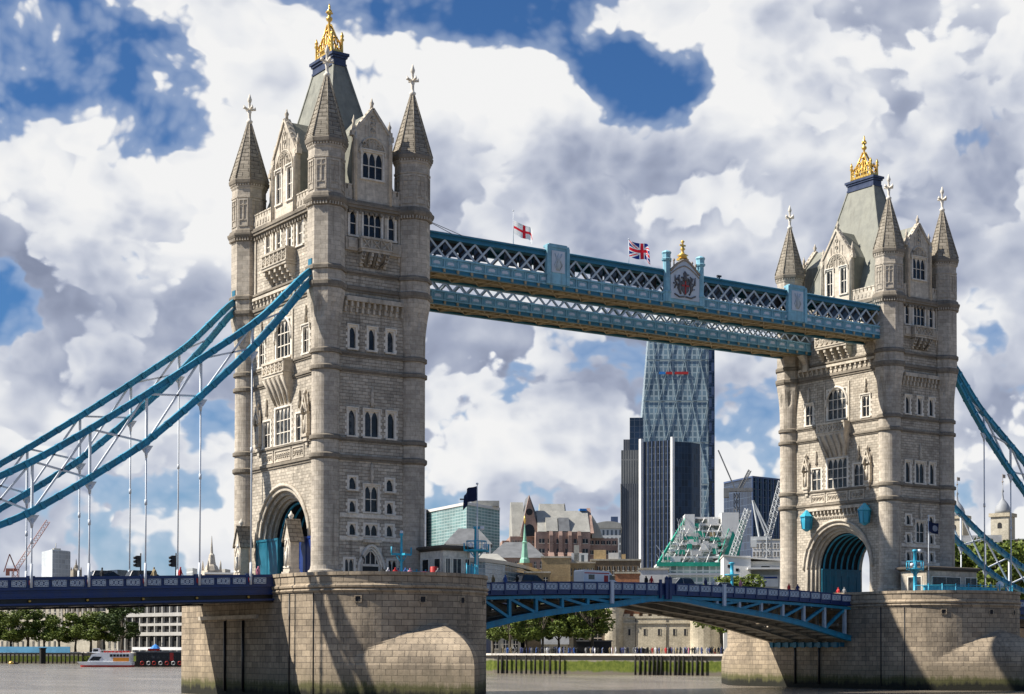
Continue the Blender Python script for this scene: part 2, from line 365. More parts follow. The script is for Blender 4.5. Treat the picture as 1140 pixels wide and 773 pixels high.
# ------------------------------------------------------------------ river and land
DD = 82.3; A_, B_ = 5.1, 9.3
def water_mat():
    m = newmat('river_water'); nt = m.node_tree; h = NG(nt); b = nt.nodes['Principled BSDF']; setp(b, .16, 0, .5); b.inputs['IOR'].default_value = 1.33
    t = h.new('ShaderNodeTexCoord'); o = t.outputs['Object']
    n1 = h.noise(h.vm('MULTIPLY', o, (.55, .33, 1)), .9, 6, .6, .4); n2 = h.noise(h.vm('MULTIPLY', o, (.10, .05, 1)), .6, 4, .55, .6)
    c = h.mix(h.smooth(n2, .3, .7), (.135, .112, .086), (.25, .213, .17)); nt.links.new(c, b.inputs['Base Color'])
    bp = h.new('ShaderNodeBump'); bp.inputs['Strength'].default_value = 1.0; bp.inputs['Distance'].default_value = .6
    nt.links.new(h.m('ADD', h.m('ADD', n1, h.m('MULTIPLY', n2, 1.6)), h.m('MULTIPLY', h.noise(h.vm('MULTIPLY', o, (1.6, 1.0, 1)), 1.6, 4, .6), .35)), bp.inputs['Height']); nt.links.new(bp.outputs[0], b.inputs['Normal'])
    return m
MT['water'] = water_mat()
w = MB(); w.poly([(-3000, -3000, 0), (3000, -3000, 0), (3000, 3000, 0), (-3000, 3000, 0)]); struct('river_water', w, 'water')
SHORE = [(420, -700), (300, -350), (168, 0), (134.3, 90.5), (114.9, 141.7), (112, 220), (128, 340), (150, 440), (122, 493), (60, 555), (-160, 760), (-700, 1300)]
LANDZ = 3.9
MT['land'] = paint('ground_paving', (.24, .22, .19), .9, 0, .2, .1)
ld = MB(); far = [(-700, 3000), (3000, 3000), (3000, -700)]
ld.poly([(x, y, LANDZ) for x, y in (SHORE+far)][::-1]); 
# turn it face up
struct('ground', ld, 'land')
MT['quay'] = stone('quay_wall', (.30, .27, .22), (.22, .20, .16), (.12, .11, .09), 1.4, .6, .02, .5, .5)
def algae_mat():
    m = newmat('algae_wall'); nt = m.node_tree; h = NG(nt); b = nt.nodes['Principled BSDF']; setp(b, .9, 0, .2)
    t = h.new('ShaderNodeTexCoord'); o = t.outputs['Object']; sp = h.new('ShaderNodeSeparateXYZ'); nt.links.new(o, sp.inputs[0])
    z = h.m('ADD', sp.outputs[2], h.m('MULTIPLY', h.m('SUBTRACT', h.noise(o, .35, 6, .7), .5), 1.6))
    f = h.noise(o, 1.2, 6, .7)
    c = h.mix(h.smooth(f, .3, .7), (.060, .085, .012), (.14, .165, .03))
    c = h.mix(h.smooth(z, 2.6, 3.1), c, (.23, .205, .165)); c = h.mix(h.smooth(z, .9, .3), c, (.15, .13, .10))
    nt.links.new(c, b.inputs['Base Color']); return m
MT['algae'] = algae_mat()
qm = MB(); cop = MB()
for (x0, y0), (x1, y1) in zip(SHORE, SHORE[1:]):
    qm.poly([(x0, y0, -1), (x0, y0, LANDZ), (x1, y1, LANDZ), (x1, y1, -1)])
    d = Vector((x1-x0, y1-y0, 0)).normalized(); n = Vector((-d.y, d.x, 0))
    cop.beam(Vector((x0, y0, LANDZ+.20))+n*.1, Vector((x1, y1, LANDZ+.20))+n*.1, 1.1, .42)
qw = solo('quay_wall', qm, 'algae', 'algae covered river wall of the far bank with a pale coping', 'wall')
part(qw, 'coping', cop, 'window_stone')

# ------------------------------------------------------------------ piers
PC, PR, PTOP = 12.2, 10.65, 12.4
def pier_ring(z, t, nose=True, R_=PR, n=48):
    """plan of a pier at height z; t is how far the cutwater tip stands out from the arc centre (t>=R)"""
    pts = []
    for s in (-1, 1):
        for k in range(n+1):
            ph = -PI/2+PI*k/n
            r = R_
            if t > R_+.001:
                al = math.acos(R_/t)
                if abs(ph) < al: r = R_/math.cos(al-abs(ph))
            # s=-1: east nose pointing -y ; order counter-clockwise seen from above
            if s < 0: pts.append((r*math.sin(ph), -PC-r*math.cos(ph), z))
            else: pts.append((-r*math.sin(ph), PC+r*math.cos(ph), z))
    return pts
def ring_uv_loft(mb, rings, mi=0):
    for a, b in zip(rings, rings[1:]):
        u = 0; n = len(a)
        for k in range(n):
            j = (k+1) % n; L = math.hypot(a[j][0]-a[k][0], a[j][1]-a[k][1])
            zs = [a[k][2], a[j][2], b[j][2], b[k][2]]
            mb.poly([a[k], a[j], b[j], b[k]], mi, [(u, zs[0]), (u+L, zs[1]), (u+L, zs[2]), (u, zs[3])]); u += L
def make_pier(label, loc):
    root = thing('river_pier', label, 'bridge pier', loc, 0, 'granite piers carrying the towers')
    TT = 17.7
    mb = MB(); rings = [pier_ring(-2, PR)]
    for z in (0, 4, 8, 10.45): rings.append(pier_ring(z, PR))
    for z, o in ((10.45, .12), (10.62, .22), (10.78, .10), (10.84, .10), (10.92, .24), (11.10, .26), (11.24, .05), (12.05, .05), (12.07, .16), (12.4, .16)):
        rings.append(pier_ring(z, PR+o, True, PR+o))
    ring_uv_loft(mb, rings); inn = pier_ring(12.4, PR-.42, True, PR-.42); inn2 = pier_ring(11.35, PR-.42, True, PR-.42)
    ring_uv_loft(mb, [rings[-1], inn, inn2])
    part(root, 'pier_body', mb, 'pier', loc)
    pv = MB(); pv.poly(inn2); part(root, 'pier_floor', pv, 'paving', loc)
    # cutwaters: pointed bases with a curved sloping hood, east and west
    for nm, rot in (('cutwater', 0), ('cutwater', PI)):
        cb = MB(); rr = []
        be = math.asin(PR/17.5)
        def wedge_ring(z, t, n=48):
            out = []
            for k in range(n+1):
                ph = -PI/2+PI*k/n; r = PR
                if abs(ph)+be < PI-.01: 
                    rw = t*math.sin(be)/math.sin(be+abs(ph))
                    if abs(ph) < PI/2-be+.02: r = max(PR, rw)
                out.append((r*math.sin(ph), -PC-r*math.cos(ph), z))
            return out
        for z in (-2, 0, 1.2, 2.4, 3.4): rr.append(wedge_ring(z, 17.5))
        for k in range(1, 21):
            q = k/20; rr.append(wedge_ring(3.4+4.05*q, PR+(17.4-PR)*(1-q**2.2)**.8))
        rr = [[(x*1.0008, -PC+(y+PC)*1.0008-.004, z) for x, y, z in r] for r in rr]
        for a, b in zip(rr, rr[1:]):
            u = 0
            for i in range(48):
                L = math.hypot(a[i+1][0]-a[i][0], a[i+1][1]-a[i][1])
                if i in (0, 47) and False: continue
                cb.poly([a[i], a[i+1], b[i+1], b[i]], 0, [(u, a[i][2]), (u+L, a[i+1][2]), (u+L, b[i+1][2]), (u, b[i][2])]); u += L
        part(root, nm, cb, 'pier', loc, rot)
    # drain openings under the string course
    for ph in (-42, -8, 18, 44):
        q = R(ph); dm = MB()
        dm.box(-.36, .36, -.10, .06, -.34, -.26); dm.box(-.36, .36, -.10, .06, .26, .34); dm.box(-.36, -.26, -.10, .06, -.26, .26); dm.box(.26, .36, -.10, .06, -.26, .26)
        d = part(root, 'drain_opening', dm, 'pier', Vector(loc)+Vector((PR*math.sin(q), -PC-PR*math.cos(q), 9.75)), q)
        h_ = MB(); h_.box(-.26, .26, -.03, .05, -.26, .26); part(d, 'drain_shade_plate', h_, 'dark', (0, 0, 0), 0, False)  # dark plate over solid stone, the shade of an open drain put into its colour
    # drain pipe and fender beam on the approach side
    fb = MB(); fb.box(-PR-.35, -PR-.02, -5.5, 9.0, 8.05, 8.45); part(root, 'fender_beam', fb, 'trim', loc)
    for yy in (2.5, -2.0):
        pp = MB(); pp.tube([(-PR-.12, yy, 0.5), (-PR-.12, yy, 7.9)], .14, 6); part(root, 'pipe', pp, 'black', loc)
    ch = MB()
    if loc[0] < 1: cx = [(-PR*math.cos(R(a)), -PC-PR*math.sin(R(a))) for a in (2,)]
    else: cx = [(-PR*math.cos(R(a)), -PC-PR*math.sin(R(a))) for a in (4,)]
    for x, y in cx: ch.tube([(x-.06, y, .4), (x-.06, y, 10.4)], .07, 6)
    ch.tube([(-PR*math.cos(R(22))-.05, -PC-PR*math.sin(R(22)), .3), (-PR*math.cos(R(22))-.05, -PC-PR*math.sin(R(22)), 10.4)], .05, 6)
    part(root, 'ladder_pipe', ch, 'black', loc)
    return root
make_pier('nearer granite bridge pier with rounded nose and sloping pointed cutwater, left of the river gap', (0, 0, 0))
make_pier('farther granite bridge pier at the right edge under the smaller tower', (DD, 0, 0))

# ------------------------------------------------------------------ tower pieces
def octr(ap, th):
    q = ((th+PI/8) % (PI/4))-PI/8
    return ap/math.cos(q)
def tring(z, r, sh, n=32):
    """sh 0 = circle of radius r, 1 = octagon of apothem r"""
    out = []
    for k in range(n):
        th = 2*PI*k/n; q = (1-sh)*r+sh*octr(r, th); out.append((q*math.cos(th), q*math.sin(th), z))
    return out
TB = 11.35      # tower base level
def turret_mesh():
    mb = MB(); pr = [(TB, 1.72, 0), (12.9, 1.72, 0), (13.05, 1.52, 0), (13.5, 1.43, 0), (24.3, 1.43, 0), (24.35, 1.55, 0), (24.5, 1.68, 0), (24.85, 1.68, 0), (25.0, 1.45, 0), (26.3, 1.43, 0), (26.35, 1.66, 0), (26.7, 1.66, 0), (26.85, 1.43, 0),
              (33.45, 1.43, 0), (33.5, 1.66, 0), (33.85, 1.66, 0), (34.0, 1.43, 0), (35.15, 1.43, 0), (35.2, 1.64, 0), (35.55, 1.64, 0), (35.7, 1.43, 0), (37.6, 1.45, 0)]
    rings = [tring(*p) for p in pr]
    for (p_, q_), (ra, rb) in zip(zip(pr, pr[1:]), zip(rings, rings[1:])): mb.loft([ra, rb], 1 if max(p_[1], q_[1]) > 1.50 and p_[0] > 20 else 0, False, False, uvr=.29)
    # broached change from round to octagon
    r2 = []
    for k in range(9):
        q = k/8; z = 37.6+3.9*q; row = []
        for i in range(32):
            th = 2*PI*i/32; o = octr(1.45+.36*q, th); c = 1.45+.12*q
            edge = abs(((th) % (PI/4))-PI/8)/(PI/8)       # 0 at the corners, 1 at facet centres
            f = min(1, max(0, q*1.15-.15*edge)); rr = c*(1-f)+o*f
            if .25 < q < .80 and edge > .9: rr -= .17*math.sin((q-.25)/.55*PI)
            row.append((rr*math.cos(th), rr*math.sin(th), z))
        r2.append(row)
    mb.loft(r2, 0, False, False, uvr=.33)
    up = [(41.5, 1.81, 1), (41.75, 1.81, 1), (41.8, 1.92, 1), (42.05, 2.0, 1), (42.4, 2.0, 1), (42.5, 1.80, 1), (43.6, 1.80, 1), (43.65, 1.98, 1), (44.0, 1.98, 1), (44.2, 1.77, 1), (50.1, 1.77, 1), (50.35, 1.88, 1), (50.55, 2.1, 1), (50.8, 2.2, 1), (51.0, 2.2, 1), (51.05, 2.05, 1), (51.35, 1.95, 1), (51.5, 1.76, 1),
          (55.0, 1.74, 1), (55.05, 1.82, 1), (55.25, 1.82, 1), (55.3, 1.74, 1), (56.0, 1.74, 1), (56.2, 1.85, 1), (56.4, 1.85, 1), (56.65, 2.05, 1), (57.0, 2.1, 1), (57.15, 2.0, 1)]
    for p_, q_ in zip(up, up[1:]): mb.loft([tring(*p_), tring(*q_)], 1 if (max(p_[1], q_[1]) > 1.86 and p_[0] > 41.6) else 0, False, p_[0] > 57, uvr=.36)
    # blind tracery panels on the top stage, dentils under the cornices
    for k in range(8):
        th = k*PI/4; rz = th+PI/2
        f = MB(); ap = 1.74
        for x0, x1, z0, z1 in ((-.55, -.43, 51.8, 54.9), (.43, .55, 51.8, 54.9), (-.43, .43, 54.72, 54.9), (-.43, .43, 51.8, 51.95), (-.05, .05, 52.6, 54.72), (-.43, -.05, 52.5, 52.6), (.05, .43, 52.5, 52.6), (-.43, .43, 54.2, 54.28)):
            f.box(x0, x1, -ap-.09, -ap+.02, z0, z1)
        for i in range(5):
            x = -.62+i*.31; f.box(x-.07, x+.07, -1.98, -1.74, 56.38, 56.62); f.box(x-.08, x+.08, -2.06, -1.76, 50.2, 50.5)
        mb.add(f, (0, 0, 0), rz)
    return mb
def spire_mesh():
    mb = MB(); pr = []; z = 57.15; n = 15
    for i in range(n):
        a = 1.98*(1-i/n)+.20*(i/n); b = 1.98*(1-(i+1)/n)+.20*((i+1)/n); zz = z+(63.75-z)*(i+1)/n; za = z+(63.75-z)*i/n
        pr += [(za, a+.045, 1), (zz-.06, b+.06, 1), (zz-.02, b+.01, 1)]
    mb.loft([tring(p[0], p[1], p[2], 16) for p in pr], 0, False, True, uvr=.5)
    for k in range(8):
        th = PI/8+k*PI/4; c = math.cos(PI/8)
        mb.tube([(2.02/c*math.cos(th), 2.02/c*math.sin(th), 57.2), (.24/c*math.cos(th), .24/c*math.sin(th), 63.75)], [.08, .05], 5)
    return mb
def finial_mesh():
    mb = MB()
    mb.lathe([(63.7, .22), (63.9, .34), (64.1, .36), (64.2, .2), (64.5, .16), (64.9, .17), (65.1, .24), (65.3, .17), (66.1, .13), (66.3, .22), (66.5, .26), (66.8, .16), (67.15, .05)], (0, 0), 10)
    for a in range(4):
        c, q = math.cos(a*PI/2), math.sin(a*PI/2)
        mb.tube([(0, 0, 65.35), (.45*c, .45*q, 65.45), (.72*c, .72*q, 65.75)], [.12, .15, .06], 6)
        mb.ball((.62*c, .62*q, 65.5), .19, 6)
    return mb

# ------------------------------------------------------------------ windows
def arch_plate(mb, x0, x1, zs, zt, y0, y1, pointed=True, n=8, mi=0, rise=None):
    """solid spandrel between an arch springing at zs and a flat top at zt"""
    w = (x1-x0)/2; xc = (x0+x1)/2; H = (rise if rise else (1.25*w if pointed else w)); xs = []
    for i in range(n+1):
        q = i/n; xx = -1+2*q
        if pointed: zz = zs+H*(1-abs(xx)**1.8)**.75 if abs(xx) < 1 else zs
        else: zz = zs+H*math.sqrt(max(0, 1-xx*xx))
        xs.append((xc+xx*w, min(zz, zt-.01)))
    for (a, za), (b, zb) in zip(xs, xs[1:]):
        mb.hexa([(a, y0, za), (b, y0, zb), (b, y1, zb), (a, y1, za)], [(a, y0, zt), (b, y0, zt), (b, y1, zt), (a, y1, zt)], mi)
WCACHE = {}
def window_mesh(w, h, lights=1, rows=1, hood=True, quoins=True, big=False):
    key = (w, h, lights, rows, hood, quoins, big)
    if key in WCACHE: return WCACHE[key]
    f = MB(); p = MB(); e = -.07
    jw = .25 if not big else .30
    f.box(-w/2-jw, -w/2, e, .28, 0, h); f.box(w/2, w/2+jw, e, .28, 0, h)
    f.box(-w/2-jw, w/2+jw, e, .28, h, h+.2); f.box(-w/2-.28, w/2+.28, e-.12, .28, -.18, 0)
    if hood:
        f.box(-w/2-jw-.08, w/2+jw+.08, e-.14, e, h+.2, h+.32); f.box(-w/2-jw-.08, -w/2-jw+.04, e-.12, e, h-.25, h+.2); f.box(w/2+jw-.04, w/2+jw+.08, e-.12, e, h-.25, h+.2)
    if quoins:
        k = 0; z = .0
        while z < h-.1:
            if k % 2 == 0: f.box(-w/2-jw-.17, -w/2-jw, e+.035, .05, z, min(z+.3, h)); f.box(w/2+jw, w/2+jw+.17, e+.035, .05, z, min(z+.3, h))
            z += .32; k += 1
    lw = w/lights; mw = .08 if not big else .10
    for i in range(1, lights): f.box(-w/2+i*lw-mw/2, -w/2+i*lw+mw/2, .07, .22, 0, h)
    for j in range(1, rows): f.box(-w/2, w/2, .09, .20, h*j/rows-mw/2, h*j/rows+mw/2)
    for i in range(lights):
        x0 = -w/2+i*lw+(mw/2 if i else 0); x1 = -w/2+(i+1)*lw-(mw/2 if i < lights-1 else 0); rise = min(.95*lw, .55*h/rows)
        arch_plate(f, x0, x1, h-rise-.03, h+.001, .10, .19, True, 8, 0, rise)
    # fine glazing bars
    p.poly([(-w/2, .17, 0), (w/2, .17, 0), (w/2, .17, h), (-w/2, .17, h)])
    r = (f.mesh('window', 'window_stone'), p.mesh('pane', 'glass')); WCACHE[key] = r; return r
def add_window(parent, loc, rz, *a, **k):
    f, p = window_mesh(*a, **k)
    o = link('window', f, parent, loc, rz); link('pane', p, o, (0, 0, 0), 0, False); return o
def wall_grid(mb, fr, u0, u1, z0, z1, holes, depth=.30, mi=0):
    us = sorted({u0, u1, *[q for h in holes for q in h[:2]]}); zs = sorted({z0, z1, *[q for h in holes for q in h[2:4]]})
    ins = lambda u, z: any(h[0] < u < h[1] and h[2] < z < h[3] for h in holes)
    for a, b in zip(us, us[1:]):
        for c, d in zip(zs, zs[1:]):
            if not ins((a+b)/2, (c+d)/2): mb.poly([fr(a, 0, c), fr(b, 0, c), fr(b, 0, d), fr(a, 0, d)], mi)
    for h in holes:
        a, b, c, d = h[:4]
        mb.poly([fr(a, 0, c), fr(a, depth, c), fr(a, depth, d), fr(a, 0, d)], mi); mb.poly([fr(b, 0, d), fr(b, depth, d), fr(b, depth, c), fr(b, 0, c)], mi)
        mb.poly([fr(a, 0, d), fr(a, depth, d), fr(b, depth, d), fr(b, 0, d)], mi); mb.poly([fr(b, 0, c), fr(b, depth, c), fr(a, depth, c), fr(a, 0, c)], mi)
        mb.poly([fr(a, depth, c), fr(b, depth, c), fr(b, depth, d), fr(a, depth, d)], mi)
EY, SX = 9.8, 5.3
frE = lambda u, d, z: (u, -EY+d, z)
frS = lambda u, d, z: (-SX+d, -u, z)
frN = lambda u, d, z: (SX-d, u, z)
frW = lambda u, d, z: (-u, EY-d, z)
def fbox(mb, fr, u0, u1, d0, d1, z0, z1, mi=0):
    a = fr(u0, d0, z0); b = fr(u1, d1, z1); mb.box(a[0], b[0], a[1], b[1], a[2], b[2], mi)
# window lists: (centre u, sill z, w, h, lights, rows)
EWIN = [(0, 54.05, 2.1, 2.45, 3, 2, 'n'), (-2.28, 47.75, .72, 2.5, 1, 2, ''), (0, 47.65, 2.1, 2.7, 3, 2, ''), (2.28, 47.75, .72, 2.5, 1, 2, ''),
        (-2.28, 35.98, .72, 2.2, 1, 1, 'h'), (-.02, 35.98, .72, 2.2, 1, 1, 'h'), (2.2, 35.98, .72, 2.2, 1, 1, 'h'),
        (-2.3, 26.95, .8, 2.65, 1, 1, 'h'), (0, 26.95, 1.6, 2.65, 2, 1, 'h'), (2.3, 26.95, .8, 2.65, 1, 1, 'h'),
        (-2.2, 21.4, .8, 1.25, 1, 1, ''), (2.2, 21.4, .8, 1.25, 1, 1, ''), (0, 19.15, 1.5, 2.65, 2, 2, 'h'), (-2.2, 19.05, .72, 1.15, 1, 1, ''), (2.2, 19.05, .72, 1.15, 1, 1, ''),
        (-2.2, 16.68, .72, 1.15, 1, 1, ''), (0, 16.68, 1.45, 1.15, 2, 1, ''), (2.2, 16.68, .72, 1.15, 1, 1, ''), (-2.55, 12.35, 1.0, 1.85, 2, 1, ''), (2.55, 12.35, 1.0, 1.85, 2, 1, '')]
SWIN = [(-3.85, 47.5, 1.15, 2.6, 2, 2, ''), (-1.3, 47.5, .9, 2.5, 1, 2, ''), (1.3, 47.5, .9, 2.5, 1, 2, ''), (3.85, 47.5, 1.15, 2.6, 2, 2, ''),
        (-5.3, 35.85, 1.3, 2.75, 2, 2, 'h'), (0, 36.15, 3.4, 3.95, 4, 3, 'b'), (5.3, 35.85, 1.3, 2.75, 2, 2, 'h'),
        (-3.95, 26.8, 1.7, 2.9, 2, 2, ''), (0, 26.8, 3.6, 3.95, 4, 3, 'b'), (3.95, 26.8, 1.7, 2.9, 2, 2, '')]
def strings(mb, fr, u0, u1, skip=()):
    for z0, z1, pr in ((24.35, 24.9, .24), (26.33, 26.72, .2), (33.47, 33.88, .22), (35.18, 35.58, .2), (41.8, 42.4, .26), (43.65, 44.05, .24)):
        fbox(mb, fr, u0, u1, 0, -pr*.5, z0, z0+(z1-z0)*.45); fbox(mb, fr, u0, u1, 0, -pr, z0+(z1-z0)*.45, z1)
def cornice(mb, fr, u0, u1):
    for z0, z1, pr in ((50.3, 50.55, .15), (50.55, 50.85, .38), (50.85, 51.1, .5), (51.1, 51.4, .22)): fbox(mb, fr, u0, u1, .05, -pr, z0, z1)
    u = u0+.3
    while u < u1-.2: fbox(mb, fr, u-.13, u+.13, 0, -.30, 50.02, 50.3); u += .62
def corbel_table(mb, fr, u0, u1, z0, z1, n, pr=.55):
    w = (u1-u0)/n; h = z1-z0
    fbox(mb, fr, u0, u1, 0, -pr, z1-.3*h, z1)
    for i in range(n+1):
        u = u0+i*w; fbox(mb, fr, u-.11, u+.11, 0, -pr*.45, z0, z0+.35*h); fbox(mb, fr, u-.11, u+.11, 0, -pr*.8, z0+.35*h, z1-.3*h)
def balcony(fr, hw, z0, z1, zc, depth, nb):
    """corbelled stone balcony: pierced front, brackets below; floor at z0, rail z1, corbels from zc"""
    mb = MB()
    fbox(mb, fr, -hw, hw, 0, -depth, z0, z0+.28); fbox(mb, fr, -hw-.1, hw+.1, 0, -depth-.1, z0+.28, z0+.42)
    fbox(mb, fr, -hw-.06, hw+.06, 0, -depth-.08, z1-.24, z1)
    n = max(3, int(2*hw/.9)); w = 2*hw/n
    for i in range(n+1):
        u = -hw+i*w; fbox(mb, fr, u-.10, u+.10, -depth+.22, -depth-.02, z0+.42, z1-.24)
    for i in range(n):
        u = -hw+(i+.5)*w; c = (z0+.42+z1-.24)/2; hh = (z1-z0-.66)/2; r = min(w/2-.1, hh)
        fbox(mb, fr, u-w/2+.1, u+w/2-.1, -depth+.2, -depth+.10, z0+.42, z1-.24)
        for s in (0, 1):
            p = fr(u-r*.9, -depth-.02, c+(r*.9 if s else -r*.9)); q = fr(u+r*.9, -depth-.02, c-(r*.9 if s else -r*.9)); mb.beam(p, q, .09, .09)
    for sgn in (-1, 1):
        fbox(mb, fr, sgn*hw-.12*sgn, sgn*hw, 0, -depth+.0, z0+.42, z1-.24)
    for i in range(nb):
        u = -hw+.35+(2*hw-.7)*i/(nb-1); h = z0-zc
        fbox(mb, fr, u-.2, u+.2, 0, -depth*.9, z0-.30*h, z0); fbox(mb, fr, u-.2, u+.2, 0, -depth*.68, z0-.55*h, z0-.30*h)
        fbox(mb, fr, u-.19, u+.19, 0, -depth*.42, z0-.8*h, z0-.55*h); fbox(mb, fr, u-.17, u+.17, 0, -depth*.2, zc, z0-.8*h)
    return mb
def oriel_corbel(fr, w0, w1, z0, z1, depth, n=8):
    """curved corbelling that swells from the wall at z0 up to the balcony at z1"""
    mb = MB(); prev = None
    for i in range(n+1):
        q = i/n; d = depth*(1-math.cos(q*PI/2))**.8+.02; hw = w0+(w1-w0)*q; z = z0+(z1-z0)*q
        if prev: 
            a = [fr(-prev[0], 0, prev[2]), fr(prev[0], 0, prev[2]), fr(prev[0], -prev[1], prev[2]), fr(-prev[0], -prev[1], prev[2])]
            b = [fr(-hw, 0, z), fr(hw, 0, z), fr(hw, -d, z), fr(-hw, -d, z)]
            mb.hexa(a[::-1], b[::-1])
        prev = (hw, d, z)
    k = 5
    for i in range(k):
        u = -w1+.3+(2*w1-.6)*i/(k-1); a = fr(u*w0/w1, -.1, z0+.1); b = fr(u, -depth-.02, z1-.05); c = fr(u*.97, -depth*.35-.12, (z0+z1)/2); mb.tube([a, c, b], [.12, .16, .2], 6)
    return mb
def gable(fr, hw, zb, zs, za, thick=.5, kn=.28):
    mb = MB()
    return [(-hw, zb), (hw, zb), (hw, zs), (0, za), (-hw, zs)]
def dormer(root, fr, rz, hw, zb, zs, za, back, wins, org):
    """stone gabled dormer front with windows, crockets and a small lead roof running back into the main roof"""
    mb = MB()
    holes = [(u-w/2-.1, u+w/2+.1, z-.1, z+h+.1) for u, z, w, h, l, r in wins]
    zt = min(zs, max([h[3] for h in holes]+[zb+3])+.15)
    wall_grid(mb, fr, -hw, hw, zb, zt, holes)
    mb.poly([fr(-hw, 0, zt), fr(hw, 0, zt), fr(hw, 0, zs), fr(0, 0, za), fr(-hw, 0, zs)])
    mb.poly([fr(-hw, .55, zs), fr(0, .55, za), fr(hw, .55, zs), fr(hw, .55, zb), fr(-hw, .55, zb)])
    for s in (-1, 1):
        q = [fr(s*hw, 0, zb), fr(s*hw, .55, zb), fr(s*hw, .55, zs), fr(s*hw, 0, zs)]; mb.poly(q if s < 0 else q[::-1])
        # raking coping and kneelers
        mb.beam(fr(s*(hw+.12), .22, zs-.1), fr(0, .22, za+.12), .78, .26)
        fbox(mb, fr, s*(hw-.35), s*(hw+.34), -.12, .5, zs-.45, zs+.10); fbox(mb, fr, s*(hw-.28), s*(hw+.22), -.05, .45, zs+.1, zs+.55)
        fbox(mb, fr, s*(hw-.30), s*(hw+.12), -.20, .2, zb, zs-.45)
        for k in range(5):
            t = (k+.6)/5.4; u = s*hw*(1-t); z = zs+(za-zs)*t+.22; c = fr(u, .1, z); mb.ball(c, .2, 6)
    c = fr(0, .22, za+.3); mb.lathe([(za+.05, .22), (za+.45, .16), (za+.7, .26), (za+.95, .12), (za+1.25, .05)], (c[0], c[1]), 8)
    for s in (-1, 1):
        c = fr(s*(hw-.02), .2, 0); mb.lathe([(zs+.5, .2), (zs+.9, .15), (zs+1.15, .24), (zs+1.4, .1), (zs+1.75, .03)], (c[0], c[1]), 6)
        c = fr(s*(hw-.09), -.1, 0); mb.lathe([(zb-.1, .22), (zs-1.0, .2), (zs-.85, .3), (zs-.7, .2), (zs+.1, .06)], (c[0], c[1]), 6)
    # small carved lozenges with dark hearts, an arch over the windows
    for k in range(7):
        a_ = PI*(k+.5)/7; r_ = hw*.34; pu, pz = r_*math.cos(a_), zt+.3+r_*1.15*math.sin(a_)
        mb.tube([fr(pu+.2*math.cos(t*PI/3), -.06, pz+.2*math.sin(t*PI/3)) for t in range(7)], .055, 4)
    for k in range(3):
        pz = zs+(za-zs)*(.15+.24*k); mb.tube([fr(.24*math.cos(t*PI/3), -.06, pz+.24*math.sin(t*PI/3)) for t in range(7)], .07, 4)
    mb.tube([fr(-hw*.72*math.cos(PI*k/14), -.06, zt-.35+hw*.78*math.sin(PI*k/14)) for k in range(15)], .12, 6)
    # blind tracery in the gable head
    zt2 = zt+.15
    arch_pts = []
    for k in range(13):
        th = PI*k/12; arch_pts.append(fr(hw*.5*math.cos(th), -.04, zt2+.02+hw*.55*math.sin(th)))
    mb.tube(arch_pts, .09, 5)
    for k in range(-2, 3):
        zz = zs+(za-zs)*(1-abs(k)*hw/5.2/hw)-.75
        if zz > zt2+.2: fbox(mb, fr, k*hw/5.2-.05, k*hw/5.2+.05, 0, -.08, zt2, zz)
    d = part(root, 'dormer_gable', mb, 'trim', (0, 0, 0))
    for u, z, w, h, l, r in wins:
        p = fr(u, 0, z); f_, p_ = window_mesh(w, h, l, r, True, False)
        o = link('dormer_window', f_, d, p, rz)
        me2 = p_; link('dormer_pane', me2, d, p, rz)
    rf = MB()
    a0, b0, c0 = fr(-hw-.05, .5, zs-.15), fr(hw+.05, .5, zs-.15), fr(0, .5, za-.1)
    a1, b1, c1 = fr(-hw-.05, back, zs-.15), fr(hw+.05, back, zs-.15), fr(0, back, za-.1)
    rf.poly([a0, c0, c1, a1]); rf.poly([c0, b0, b1, c1]); 
    e0, f0, e1, f1 = fr(-hw, .5, zb), fr(hw, .5, zb), fr(-hw, back, zb), fr(hw, back, zb)
    rf.poly([a0, a1, e1, e0]); rf.poly([b0, f0, f1, b1])
    part(root, 'dormer_roof', rf, 'lead', (0, 0, 0))
def parapet(mb, fr, u0, u1, z0=51.4, z1=52.9):
    fbox(mb, fr, u0, u1, .0, .4, z0, z1-.4)
    n = max(2, int((u1-u0)/.62)); w = (u1-u0)/n
    for i in range(n):
        u = u0+(i+.5)*w; fbox(mb, fr, u-w*.36, u+w*.36, .0, .4, z1-.4, z1); fbox(mb, fr, u-w*.42, u+w*.42, -.06, .46, z1, z1+.14)
        fbox(mb, fr, u-w*.2, u+w*.2, -.07, 0, z0+.35, z0+.8)
